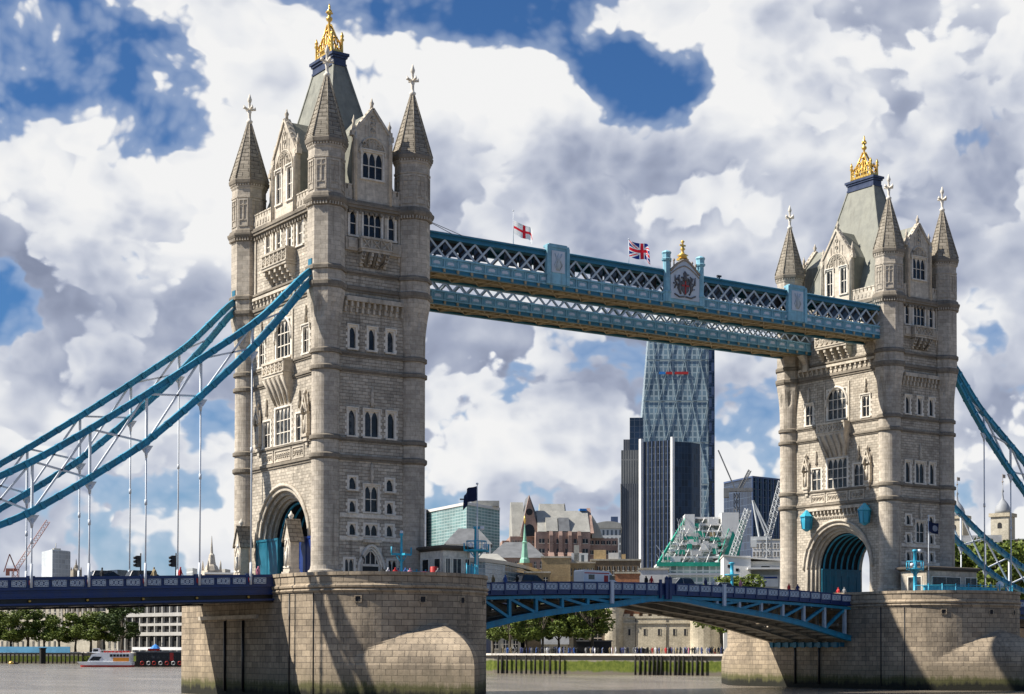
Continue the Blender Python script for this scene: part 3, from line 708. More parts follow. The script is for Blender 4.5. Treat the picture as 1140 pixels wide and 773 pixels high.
def portal(root, fr, zs=16.0, ro=6.3, ri=4.8):
    """round headed road arch: wall around it, stepped orders and hood moulding"""
    wm = MB(); tm = MB(); n = 36; zt = 24.35; H = 7.9
    pts = [(-ro*math.cos(PI*k/n), zs+ro*math.sin(PI*k/n)) for k in range(n+1)]
    for (a, za), (b, zb) in zip(pts, pts[1:]): wm.poly([fr(a, 0, za), fr(b, 0, zb), fr(b, 0, zt), fr(a, 0, zt)])
    for s in (-1, 1):
        q = [fr(s*H, 0, TB), fr(s*ro, 0, TB), fr(s*ro, 0, zt), fr(s*H, 0, zt)]; wm.poly(q if s < 0 else q[::-1])
    steps = [(ro, 0.0), (ro-.35, .0), (ro-.35, .4), (ro-.75, .4), (ro-.75, .85), (ro-1.1, .85), (ro-1.1, 1.3), (ri, 1.3), (ri, 1.6)]
    for (r0_, d0), (r1_, d1) in zip(steps, steps[1:]):
        prev = None
        prof = [(-1, TB-zs)]+[(None, k) for k in range(n+1)]+[(1, TB-zs)]
        def pt(r_, d_, e):
            if e[0] is None: th = PI*e[1]/n; return fr(-r_*math.cos(th), d_, zs+r_*math.sin(th))
            return fr(e[0]*r_, d_, TB)
        for e0, e1 in zip(prof, prof[1:]): tm.poly([pt(r0_, d0, e0), pt(r1_, d1, e0), pt(r1_, d1, e1), pt(r0_, d0, e1)])
    for r_, d_, t_ in ((ro+.12, -.08, .2), (ro-.4, .12, .13), (ro-.8, .55, .13), (ro-1.15, 1.0, .12)):
        tm.tube([fr(-r_*math.cos(PI*k/n), d_, zs+r_*math.sin(PI*k/n)) for k in range(n+1)], t_, 6)
        if d_ > 0:
            for s in (-1, 1): tm.tube([fr(s*r_, d_, TB), fr(s*r_, d_, zs)], t_, 6)
    part(root, 'portal_wall', wm, 'wall'); part(root, 'portal_arch', tm, 'trim')
def niche(fr, u, zb):
    mb = MB()
    fbox(mb, fr, u-.55, u+.55, 0, -.5, zb+.0, zb+.35); fbox(mb, fr, u-.4, u+.4, 0, -.35, zb-.45, zb); fbox(mb, fr, u-.25, u+.25, 0, -.2, zb-.9, zb-.45)
    for s in (-1, 1): fbox(mb, fr, u+s*.5-.1, u+s*.5+.1, 0, -.45, zb+.35, zb+2.6); c = fr(u+s*.5, -.25, 0); mb.lathe([(zb+2.6, .14), (zb+3.6, .1), (zb+4.1, .02)], (c[0], c[1]), 6)
    pts = [fr(u-.5, -.4, zb+2.4), fr(u-.35, -.55, zb+3.0), fr(u, -.6, zb+3.5), fr(u+.35, -.55, zb+3.0), fr(u+.5, -.4, zb+2.4)]
    mb.tube(pts, .14, 6)
    mb.poly([fr(u-.62, -.36, zb+2.6), fr(u+.62, -.36, zb+2.6), fr(u, -.36, zb+4.4)]); mb.beam(fr(u-.66, -.4, zb+2.6), fr(u, -.4, zb+4.5), .25, .16); mb.beam(fr(u+.66, -.4, zb+2.6), fr(u, -.4, zb+4.5), .25, .16)
    c = fr(u, -.3, 0); mb.lathe([(zb+4.4, .12), (zb+4.7, .22), (zb+5.0, .05)], (c[0], c[1]), 6)
    c = fr(u, -.28, 0); mb.lathe([(zb+.35, .3), (zb+1.2, .24), (zb+1.65, .3), (zb+1.85, .12), (zb+2.0, .17), (zb+2.2, .14), (zb+2.3, .02)], (c[0], c[1]), 8)
    return mb
def panel_band(fr, spans, z0, z1):
    mb = MB()
    for a, b in spans:
        fbox(mb, fr, a, b, 0, -.10, z0, z0+.14); fbox(mb, fr, a, b, 0, -.10, z1-.14, z1); fbox(mb, fr, a, a+.14, 0, -.10, z0+.14, z1-.14); fbox(mb, fr, b-.14, b, 0, -.10, z0+.14, z1-.14)
        k = max(2, int((b-a)/.55)); rr = random.Random(int(a*10))
        for i in range(k):
            u = a+.14+(b-a-.28)*(i+.5)/k; zc = (z0+z1)/2; r = min(.24, (z1-z0)/2-.2)
            mb.tube([fr(u+r*math.cos(t*PI/4), -.05, zc+r*math.sin(t*PI/4)) for t in range(9)], .06, 4); mb.ball(fr(u, -.03, zc), .1, 6)
    return mb
def roof_ring(w, v, z): return [(-w, -v, z), (w, -v, z), (w, v, z), (-w, v, z)]
def build_tower(label, loc=(0, 0, 0)):
    root = thing('bridge_tower', label, 'tower', (0, 0, TB), 0, 'gothic stone towers of the bridge')
    # --- walls
    mb = MB()
    holes = [(u-w_/2-.1, u+w_/2+.1, z-.1, z+h+.1) for u, z, w_, h, l, r, fl in EWIN if fl != 'n']+[(-1.35, 1.35, TB+.02, 15.5)]
    wall_grid(mb, frE, -4.4, 4.4, TB, 50.4, holes)
    hs = [(u-w_/2-(.1), u+w_/2+.1, z-.1, z+h+.1) for u, z, w_, h, l, r, fl in SWIN]
    wall_grid(mb, frS, -8.4, 8.4, 24.35, 50.4, hs)
    wall_grid(mb, frN, -8.4, 8.4, 24.35, 50.4, []); wall_grid(mb, frW, -4.4, 4.4, TB, 50.4, [])
    top = 51.45
    mb.poly([(-SX, -EY, top), (SX, -EY, top), (SX, EY, top), (-SX, EY, top)])
    for fr, h in ((frE, 4.4), (frW, 4.4), (frS, 8.4), (frN, 8.4)): mb.poly([fr(-h, .02, 50.4), fr(h, .02, 50.4), fr(h, .02, top), fr(-h, .02, top)])
    part(root, 'tower_wall', mb, 'wall')
    for u, z, w_, h, l, r, fl in EWIN:
        if fl != 'n': add_window(root, frE(u, 0, z), 0, w_, h, l, r, 'h' in fl, z < 40)
    for u, z, w_, h, l, r, fl in SWIN: add_window(root, frS(u, 0, z), -PI/2, w_, h, l, r, 'h' in fl, True, 'b' in fl)
    # --- trim
    lm_ = MB()
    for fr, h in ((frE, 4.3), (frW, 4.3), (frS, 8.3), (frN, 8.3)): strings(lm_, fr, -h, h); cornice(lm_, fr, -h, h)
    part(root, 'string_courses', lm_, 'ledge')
    def piece(nm, fr, *q): m_ = MB(); fbox(m_, fr, *q); part(root, nm, m_, 'window_stone' if nm == 'stone_band' else 'trim')
    for z0, z1 in ((18.5, 18.93), (16.15, 16.55)): piece('stone_band', frE, -3.7, 3.7, 0, -.065, z0, z1)
    piece('door_hood', frE, -1.0, 1.0, -.07, -.5, 15.95, 16.3); piece('plinth', frE, -4.2, 4.2, 0, -.18, TB, 12.2)
    for u in (-1.55, 1.55): piece('pilaster', frE, u-.14, u+.14, 0, -.16, 46.3, 50.3); piece('pilaster', frE, u*2.05-.12, u*2.05+.12, 0, -.14, 45.5, 50.3)
    for u in (-6.9, -2.55, 2.55, 6.9): piece('pilaster', frS, u-.15, u+.15, 0, -.16, 44.1, 50.2)
    for u in (-2.25, 2.25): piece('pilaster', frS, u-.13, u+.13, 0, -.14, 35.6, 41.0)
    for zz, u in ((30.3, 0), (22.35, 0)):
        tm = MB(); c = frE(u, -.12, 0); tm.lathe([(zz-.2, .2), (zz, .12), (zz+.4, .26), (zz+.7, .14), (zz+1.1, .24), (zz+1.5, .08), (zz+1.9, .03)], (c[0], c[1]), 6); part(root, 'wall_finial', tm, 'trim')
    part(root, 'corbel_table', (lambda q: (corbel_table(q, frE, -3.2, 3.5, 39.7, 41.3, 10), q)[1])(MB()), 'trim')
    part(root, 'corbel_table', (lambda q: (corbel_table(q, frS, -7.2, 7.2, 42.6, 43.6, 16, .35), q)[1])(MB()), 'trim')
    # --- east balcony with carved corbel, south balconies, oriel
    b = balcony(frE, 1.75, 46.0, 47.55, 44.6, .95, 4)
    for u0, u1 in ((-3.3, -1.9), (1.9, 3.3)): fbox(b, frE, u0, u1, 0, -.35, 46.1, 47.4); fbox(b, frE, u0+.3, u1-.3, -.35, -.45, 46.35, 47.15)
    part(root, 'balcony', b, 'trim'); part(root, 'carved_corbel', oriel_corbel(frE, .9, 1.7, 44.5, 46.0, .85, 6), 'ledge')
    part(root, 'balcony', balcony(frS, 2.9, 45.65, 47.45, 44.1, 1.25, 5), 'trim')
    part(root, 'balcony', balcony(frS, 2.5, 33.9, 35.6, 33.3, 1.3, 5), 'trim'); part(root, 'oriel_corbel', oriel_corbel(frS, 1.9, 2.45, 31.0, 33.9, 1.25, 8), 'trim')
    for u in (-5.75, 5.75): part(root, 'statue_niche', niche(frS, u, 27.0), 'trim')
    part(root, 'panel_band', panel_band(frS, ((-5.0, -2.3), (-1.95, 1.95), (2.3, 5.0)), 25.0, 26.3), 'trim')
    # pointed head over the big south windows
    for z, w_, hh in ((40.1, 3.6, .0),):
        q = MB(); pts = [frS(-w_/2*math.cos(PI*k/16)*1.12, -.1, 37.9+2.55*math.sin(PI*k/16)) for k in range(17)]; q.tube(pts, .17, 6); part(root, 'hood_mould', q, 'window_stone')
    for u, zz in ((-5.3, 39.0), (5.3, 39.0), (-3.95, 30.2), (3.95, 30.2)):
        q = MB(); c = frS(u, -.12, 0); q.lathe([(zz, .1), (zz+.4, .26), (zz+.9, .12), (zz+1.4, .22), (zz+2.0, .04)], (c[0], c[1]), 6); part(root, 'wall_finial', q, 'trim')
    # --- door on the east side
    dm = MB(); pts = []
    def parch(r, zs, rise, d, n=16):
        return [frE(-r*math.cos(PI*k/n), d, zs+rise*(1-abs(math.cos(PI*k/n))**1.7)**.8) for k in range(n+1)]
    for r, rise, d, t in ((1.5, 2.15, -.12, .17), (1.25, 1.85, .0, .13), (1.05, 1.6, .12, .11)):
        a = parch(r, 13.55, rise, d); dm.tube([frE(-r, d, TB)]+a+[frE(r, d, TB)], t, 6)
    arch_plate(dm, -1.25, 1.25, 13.55, 15.5, 0, 0, True, 2, 0, 1.85) if False else None
    q = MB(); arch_plate(q, -1.3, 1.3, 13.55, 15.52, .04, .26, True, 14, 0, 1.8)
    dm.add(q, (0, -EY, 0)); fbox(dm, frE, -1.2, 1.2, .05, .25, 13.5, 13.75)
    for u in (-.6, 0, .6): fbox(dm, frE, u-.05, u+.05, .1, .2, 13.75, 15.2)
    part(root, 'doorway', dm, 'window_stone')
    dd = MB(); fbox(dd, frE, -1.2, 1.2, .20, .28, TB, 13.5); fbox(dd, frE, -1.2, 1.2, .24, .28, 13.75, 15.45); part(root, 'door', dd, 'black')
    # --- portals and vaulted passage
    portal(root, frS); portal(root, frN)
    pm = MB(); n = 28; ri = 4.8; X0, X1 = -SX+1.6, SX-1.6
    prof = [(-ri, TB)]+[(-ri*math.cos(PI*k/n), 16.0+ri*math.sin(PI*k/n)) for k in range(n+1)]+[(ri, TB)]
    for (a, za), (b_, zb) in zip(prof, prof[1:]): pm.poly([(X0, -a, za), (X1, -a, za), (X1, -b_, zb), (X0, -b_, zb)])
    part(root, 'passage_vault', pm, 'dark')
    for i in range(7):
        x = X0+.4+(X1-X0-.8)*i/6; rb = MB()
        rb.tube([(x, -ri+.16, TB+.02)]+[(x, -(ri-.16)*math.cos(PI*k/n), 16.0+(ri-.16)*math.sin(PI*k/n)) for k in range(n+1)]+[(x, ri-.16, TB+.02)], .14, 6); part(root, 'vault_rib', rb, 'teal')
    for s in (-1, 1):
        tp = MB(); tp.box(X0-.02, X1+.02, s*(ri-.06), s*(ri-.28), TB+.01, 15.9); tp.box(X0-.04, X1+.04, s*(ri-.05), s*(ri-.36), 15.9, 16.15)
        for i in range(5): x = X0+.8+i*1.45; tp.box(x-.05, x+.05, s*(ri-.28), s*(ri-.33), TB+.2, 15.2)
        part(root, 'passage_panel', tp, 'screenteal')
    rd = MB(); rd.poly([(-SX-.2, -ri, TB+.06), (SX+.2, -ri, TB+.06), (SX+.2, ri, TB+.06), (-SX-.2, ri, TB+.06)]); part(root, 'roadway', rd, 'asphalt')
    # --- parapets, dormers, main roof, crown
    for fr, hw, h in ((frE, 2.25, 3.6), (frW, 2.25, 3.6), (frS, 2.75, 7.7), (frN, 2.75, 7.7)):
        for u0, u1 in ((-h, -hw-.1), (hw+.1, h)):
            pp = MB(); parapet(pp, fr, u0, u1); part(root, 'parapet', pp, 'trim')
    dormer(root, frE, 0, 2.15, 51.4, 58.6, 61.2, 4.0, [(0, 53.9, 2.35, 2.75, 3, 2)], None)
    dormer(root, frW, PI, 2.15, 51.4, 58.6, 61.2, 4.0, [], None)
    dormer(root, frS, -PI/2, 2.75, 51.4, 57.9, 61.7, 4.0, [(-1.3, 52.9, 1.1, 3.5, 2, 2), (1.3, 52.9, 1.1, 3.5, 2, 2)], None)
    dormer(root, frN, PI/2, 2.75, 51.4, 57.9, 61.7, 4.0, [], None)
    rf = MB(); rr = []
    for k in range(9):
        q = k/8; e = q**.82; rr.append(roof_ring(4.55*(1-e)+.70*e, 8.6*(1-e)+2.35*e, 51.5+(68.2-51.5)*q))
    for a, b_ in zip(rr, rr[1:]):
        for i in range(4): j = (i+1) % 4; rf.poly([a[i], a[j], b_[j], b_[i]])
    # rolls at the hips
    for i in range(4): rf.tube([r_[i] for r_ in rr], .13, 6)
    roof = part(root, 'roof', rf, 'lead')
    vt = MB()
    for i in range(5): vt.box(-.86, -.70, -1.9+i*.95-.16, -1.9+i*.95+.16, 67.0, 67.35)
    for i in (-1, 1): vt.box(i*.35-.12, i*.35+.12, -2.62, -2.45, 67.0, 67.35)
    part(roof, 'vent', vt, 'navycap')
    cp = MB()
    for w_, v, z0_, z1_ in ((.85, 2.5, 68.0, 68.25), (.78, 2.42, 68.25, 68.85), (.92, 2.56, 68.85, 69.1), (1.06, 2.7, 69.1, 69.4)): cp.box(-w_, w_, -v, v, z0_, z1_)
    part(root, 'roof_cap', cp, 'navycap')
    cm = MB(); cxw, cyw = .62, 1.8
    for sx in (-1, 1):
        for sy in (-1, 1): cm.lathe([(69.4, .22), (69.7, .15), (70.9, .12), (71.1, .26), (71.3, .13), (71.5, .22), (72.0, .03)], (sx*cxw, sy*cyw), 8)
        for k in range(7):
            y = (-1.5+k*.5); f_ = 1-abs(y)/cyw; cm.tube([(sx*cxw, y, 69.4), (sx*cxw*(1-.55*f_), y, 70.1+2.2*f_)], [.13, .07], 5); cm.ball((sx*cxw*(1-.55*f_), y, 70.2+2.2*f_), .17, 6)
        cm.beam((sx*cxw, -cyw, 69.75), (sx*cxw, cyw, 69.75), .12, .3); cm.beam((sx*cxw, -cyw, 70.35), (sx*cxw, cyw, 70.35), .08, .14)
        for sy in (-1, 1): cm.tube([(sx*cxw, sy*cyw, 70.5), (sx*.42, sy*.9, 71.5), (sx*.15, sy*.1, 73.2)], .13, 6); cm.tube([(sx*.5, sy*1.1, 70.2), (sx*.3, sy*.5, 71.4), (sx*.2, 0, 72.2)], .1, 5)
    for sy in (-1, 1): cm.beam((-cxw, sy*cyw, 69.8), (cxw, sy*cyw, 69.8), .1, .3); cm.tube([(-cxw, sy*cyw, 70.0), (0, sy*cyw, 71.3), (cxw, sy*cyw, 70.0)], .09, 5)
    cm.lathe([(69.4, .3), (70.5, .24), (72.3, .18), (72.5, .32), (72.7, .16), (73.5, .13), (73.7, .34), (73.95, .36), (74.1, .14), (74.5, .24), (74.75, .3), (74.95, .12), (75.2, .14), (75.55, .03)], (0, 0), 10)
    for a in range(4): c_, q_ = math.cos(a*PI/2), math.sin(a*PI/2); cm.tube([(0, 0, 74.4), (.38*c_, .38*q_, 74.55)], [.1, .12], 5)
    part(root, 'gilded_crown', cm, 'gold')
    # --- corner turrets
    tme = turret_mesh().mesh('turret', ['shaft', 'ledge']); sme = spire_mesh().mesh('spire', 'spire'); fme = finial_mesh().mesh('finial', 'window_stone')
    for sx in (-1, 1):
        for sy in (-1, 1):
            t = link('turret', tme, root, (sx*A_, sy*B_, 0)); link('spire', sme, t, (0, 0, 0), 0, False); link('spire_finial', fme, t, (0, 0, 0), 0, False)
    return root
tower_s = build_tower('larger gothic stone tower at left with gilded crown, nearest the viewer')
tower_n = copy_tree(tower_s, loc=(DD, 0, TB), label='smaller gothic stone tower at right with gilded crown, beyond the raised walkways')
WL[tower_n.name] = Vector((DD, 0, TB))
frN2 = lambda u, d, z: (DD-SX+d, -u, z)
cb = MB(); corbel_table(cb, frN2, -5.6, 5.6, 23.0, 24.3, 16, .5); corbel_table(cb, frN2, -5.6, 5.6, 22.75, 23.1, 32, .25)
part(tower_n, 'arch_corbel_table', cb, 'trim')
# ------------------------------------------------------------------ approach spans
def zdeck(x):        # parapet top of the approach roads (rising gently to the towers)
    return 12.42 - max(0, (-10.65-x))*.0375
def lerp(a, b, t): return a+(b-a)*t
def panel_mesh(w, h, d=.05):
    """pierced parapet panel: pale cast tracery on a dark ground, local x along, outward -y, centred"""
    mb = MB(); mb.box(-w/2, w/2, -d, 0, -h/2, h/2); e = .06; y = -d-.03
    mb.box(-w/2, w/2, -d-.06, -d, h/2-e, h/2, 1); mb.box(-w/2, w/2, -d-.06, -d, -h/2, -h/2+e, 1)
    mb.box(-w/2, -w/2+e, -d-.06, -d, -h/2+e, h/2-e, 1); mb.box(w/2-e, w/2, -d-.06, -d, -h/2+e, h/2-e, 1)
    n = 3; c = w/n; H = h/2-e
    for i in range(n):
        x = -w/2+(i+.5)*c; r = min(c/2, H)-.02
        mb.tube([(x+r*.62*math.cos(t*PI/5), y, r*.62*math.sin(t*PI/5)) for t in range(11)], .042, 4, 1)
        for s_ in (-1, 1): mb.beam((x-c/2, y, -H*s_), (x+c/2, y, H*s_), .06, .075, 1)
        mb.beam((x-c/2+.02, y, 0), (x+c/2-.02, y, 0), .05, .05, 1); mb.beam((x, y, -H), (x, y, H), .05, .05, 1)
    return mb
def approach(label, x0, x1, flip):
    """level road span; built for the near (southern) side, x from x0 to x1; flip mirrors it for the northern bank"""
    X = (lambda x: x) if not flip else (lambda x: DD-x)
    root = thing('approach_span', label, 'bridge span', (X((x0+x1)/2), 0, 9.2), 0, 'approach road spans')
    gm = MB(); rl = MB(); wb = {-1: MB(), 1: MB()}; wf = {-1: MB(), 1: MB()}; n = 20
    xs = [lerp(x0, x1, i/n) for i in range(n+1)]
    for s in (-1, 1):
        for a, b in zip(xs, xs[1:]):
            za, zb = zdeck(a), zdeck(b)
            def bar(mb, y0, y1, dz0, dz1):
                p = [(X(a), s*y0, za+dz0), (X(b), s*y0, zb+dz0), (X(b), s*y1, zb+dz0), (X(a), s*y1, za+dz0)]; q = [(x, y, z+dz1-dz0) for x, y, z in p]; mb.hexa(p, q)
            bar(gm, 8.55, 8.95, -1.93, -1.02); bar(gm, 8.45, 9.14, -2.62, -2.44); bar(gm, 8.5, 9.12, -1.22, -1.02); bar(gm, 8.5, 9.05, -1.44, -1.36); bar(gm, 8.5, 9.10, -2.02, -1.93); bar(wb[s], 8.40, 8.72, -2.44, -2.02); bar(wf[s], 8.5, 8.95, -2.78, -2.62)
            bar(rl, 8.74, 8.98, -1.02, -.90); bar(rl, 8.80, 8.92, -.90, -.30); bar(rl, 8.68, 9.06, -.30, -.17); bar(rl, 8.74, 9.0, -.17, 0)
    [(part(root, 'girder_web', wb[s], 'black'), part(root, 'bottom_flange', wf[s], 'black')) for s in (-1, 1)]; part(root, 'edge_girder', gm, 'navy'); rail = part(root, 'parapet', rl, 'navy')
    um = MB()
    um.hexa([(X(x0), -8.5, zdeck(x0)-1.75), (X(x1), -8.5, zdeck(x1)-1.75), (X(x1), 8.5, zdeck(x1)-1.75), (X(x0), 8.5, zdeck(x0)-1.75)], [(X(x0), -8.5, zdeck(x0)-1.2), (X(x1), -8.5, zdeck(x1)-1.2), (X(x1), 8.5, zdeck(x1)-1.2), (X(x0), 8.5, zdeck(x0)-1.2)])
    part(root, 'roadway', um, 'asphalt')
    fb = MB(); x = x1-1.2
    for k in range(16):
        if x > x0: fb.box(X(x)-.18, X(x)+.18, -8.4, 8.4, zdeck(x)-2.6, zdeck(x)-1.76)
        x -= 2.73
    part(root, 'floor_beam', fb, 'grey')
    pm = panel_mesh(1.36, .62).mesh('parapet_panel', ['navy', 'palepanel'])
    # wide posts every 5.5 m carry a red shield; three panels between
    k = 0; px_ = -13.36
    while px_ > x0+1:
        q = MB(); q.box(-.34, .34, -.13, .02, -1.04, -.0); q.box(-.4, .4, -.17, .03, 0, .1); q.box(-.16, .16, -.17, -.12, -.72, -.30, 1); q.box(-.09, .09, -.21, -.16, -.80, -.60, 1)
        part(rail, 'shield_post', q, ['navy', 'red'], (X(px_), -8.98, zdeck(px_))); q = MB(); q.lathe([(-2.36, .02), (-2.33, .12), (-2.22, .15), (-2.11, .1), (-2.09, .02)], (0, .12), 8)
        part(rail, 'gilt_boss', q, 'gold', (X(px_), -8.98, zdeck(px_)))
        for j in range(3):
            xx = px_-1.06-j*1.70
            if xx > x0+.8: part(rail, 'parapet_panel', pm, None, (X(xx), -8.93, zdeck(xx)-.60))
        px_ -= 5.49; k += 1
    for xx in (-12.2,): part(rail, 'parapet_panel', pm, None, (X(xx), -8.93, zdeck(xx)-.60))
    # divide the panels by narrow uprights
    return root
approach('navy blue approach road span at left with white panelled parapet', -62, -10.66, False)
approach('navy blue approach road span behind the smaller tower on the far side', -62, -10.66, True)

# ------------------------------------------------------------------ suspension chains
UPN = [(-6.0, 44.45), (-6.64, 43.95), (-12.41, 37.9), (-18.76, 33.3), (-24.08, 29.5), (-29.93, 25.5), (-34.84, 22.4), (-38.25, 20.6), (-44, 17.9), (-52, 14.9)]
LON = [(-6.0, 43.6), (-6.85, 42.7), (-9.96, 38.7), (-13.21, 35.0), (-18.74, 29.65), (-24.42, 24.6), (-29.89, 20.9), (-35.31, 17.5), (-38.2, 16.1), (-44, 14.2), (-52, 13.2)]
def interp(P, x):
    for (a, za), (b, zb) in zip(P, P[1:]):
        if b <= x <= a: return lerp(za, zb, (a-x)/(a-b))
    return P[-1][1]
def smoothcurve(P, n=40):
    out = []; xs = [lerp(P[0][0], P[-1][0], i/n) for i in range(n+1)]
    for x in xs:
        w = 0; t = 0
        for j in range(-4, 5):
            xx = min(max(x+j*.5, P[-1][0]), P[0][0]); c = 1-abs(j)/5; t += c*interp(P, xx); w += c
        out.append((x, t/w if P[0][0]-x > .6 else interp(P, x)))
    return out
def chain(label, y, flip):
    X = (lambda x: x) if not flip else (lambda x: DD-x)
    root = thing('suspension_chain', label, 'suspension chain', (X(-30), y, 11), 0, 'blue suspension chains')
    for nm, P, hh in (('upper_chord', UPN, .62), ('lower_chord', LON, .62)):
        mb = MB(); C_ = smoothcurve(P, 60); prof = ((-.34, -hh/2), (.34, -hh/2), (.34, -hh/2+.10), (.22, -hh/2+.11), (.22, hh/2-.11), (.34, hh/2-.10), (.34, hh/2), (-.34, hh/2), (-.34, hh/2-.10), (-.22, hh/2-.11), (-.22, -hh/2+.11), (-.34, -hh/2+.10)); rings = []
        for i, (a, za) in enumerate(C_):
            (x0_, z0_), (x1_, z1_) = C_[max(i-1, 0)], C_[min(i+1, len(C_)-1)]; d = Vector((x1_-x0_, 0, z1_-z0_)).normalized(); n_ = Vector((-d.z, 0, d.x)); n_ = n_ if n_.z > 0 else -n_
            rings.append([(X(a+n_.x*h_), y+w_, za+n_.z*h_) for w_, h_ in prof])
        if flip: rings = rings[::-1]
        mb.loft(rings[::-1])
        for k in range(3, 58, 2):
            (xa, za), (xb, zb) = C_[k], C_[k+1]; d = Vector((X(xb)-X(xa), 0, zb-za)).normalized(); p = Vector((X(xa), y, za)); mb.beam(p-d*.16, p+d*.16, .76, hh+.06)
        part(root, nm, mb, 'chainblue')
    sad = MB(); sad.box(X(-5.4), X(-6.95), y-.38, y+.38, 43.2, 44.75); part(root, 'saddle', sad, 'walkdark')
    sx = [-13.3, -18.75, -24.3, -29.85, -35.3, -40.8, -46.3]
    for i, x in enumerate(sx):
        zu, zl = interp(UPN, x), interp(LON, x)
        h = MB(); h.tube([(X(x), y, zdeck(x)-1.0), (X(x), y, zl-.9)], .085, 8); h.tube([(X(x), y, zdeck(x)-1.0), (X(x), y, zdeck(x)+1.2)], .13, 8); h.tube([(X(x), y, zl-1.5), (X(x), y, zl-.7)], [.1, .24], 8)
        for zz in (lerp(zl, zdeck(x), .45),): h.tube([(X(x), y, zz-.25), (X(x), y, zz+.25)], .14, 8)
        part(root, 'hanger', h, 'white')
        g_ = MB(); g_.prism([(X(x)-.65, zl-.3), (X(x)+.65, zl-.3), (X(x)+.2, zl-1.0), (X(x)-.2, zl-1.0)], y-.12, y+.12); part(root, 'hanger_plate', g_, 'white')
        if i > 0 or True:
            v = MB(); v.beam((X(x), y, zl+.25), (X(x), y, zu-.25), .2, .26, 0, (0, 1, 0)); part(root, 'upright', v, 'white')
    nodes = [-7.6]+sx
    for i in range(1, len(nodes)):
        a, b = nodes[i-1], nodes[i]
        if i == 1: prs = [((-9.6, LON), (-13.3, UPN))]
        else: prs = [((a, LON), (b, UPN)), ((a, UPN), (b, LON))]
        for (xa, Pa), (xb, Pb) in prs:
            v = MB(); v.beam((X(xa), y, interp(Pa, xa)), (X(xb), y, interp(Pb, xb)), .17, .24, 0, (0, 1, 0)); part(root, 'brace', v, 'white')
    for i in range(1, len(nodes)-1):
        for nm, P in (('n', UPN), ('n', LON)):
            x = nodes[i]; gm_ = MB(); gm_.tube([(X(x), y-.28, interp(P, x)), (X(x), y+.28, interp(P, x))], .34, 10); part(root, 'pin_plate', gm_, 'chainblue')
chain('nearer blue suspension chain with white bracing, sloping down left from the larger tower', -9.25, False)
chain('farther blue suspension chain with white bracing, seen behind the nearer one at left', 9.25, False)
chain('nearer blue suspension chain dropping right from the smaller tower at the photo edge', -9.25, True)
chain('farther blue suspension chain seen low behind the smaller tower by the flagpole', 9.25, True)

MT['panelgrey'] = paint('panel_grey', (.17, .22, .30), .55, 0, .12, .8)
# ------------------------------------------------------------------ bascule leaves
def ztop(x): return 12.84-((x-41.15)/25.0)**2*.52
LOB = [(0, 10.75), (2.7, 10.66), (7, 10.0), (12.3, 9.40), (17.3, 8.79), (22, 8.0), (25.2, 7.3), (30.5, 6.15)]
def zlow(x):
    d = abs(x-41.15)
    for (a, za), (b, zb) in zip(LOB, LOB[1:]):
        if a <= d <= b: return lerp(za, zb, (d-a)/(b-a))
    return LOB[-1][1]
def curved_bar(mb, fz0, fz1, y0, y1, x0, x1, n=24, mi=0):
    for i in range(n):
        a, b = lerp(x0, x1, i/n), lerp(x0, x1, (i+1)/n)
        mb.hexa([(a, y0, fz0(a)), (b, y0, fz0(b)), (b, y1, fz0(b)), (a, y1, fz0(a))], [(a, y0, fz1(a)), (b, y0, fz1(b)), (b, y1, fz1(b)), (a, y1, fz1(a))], mi)
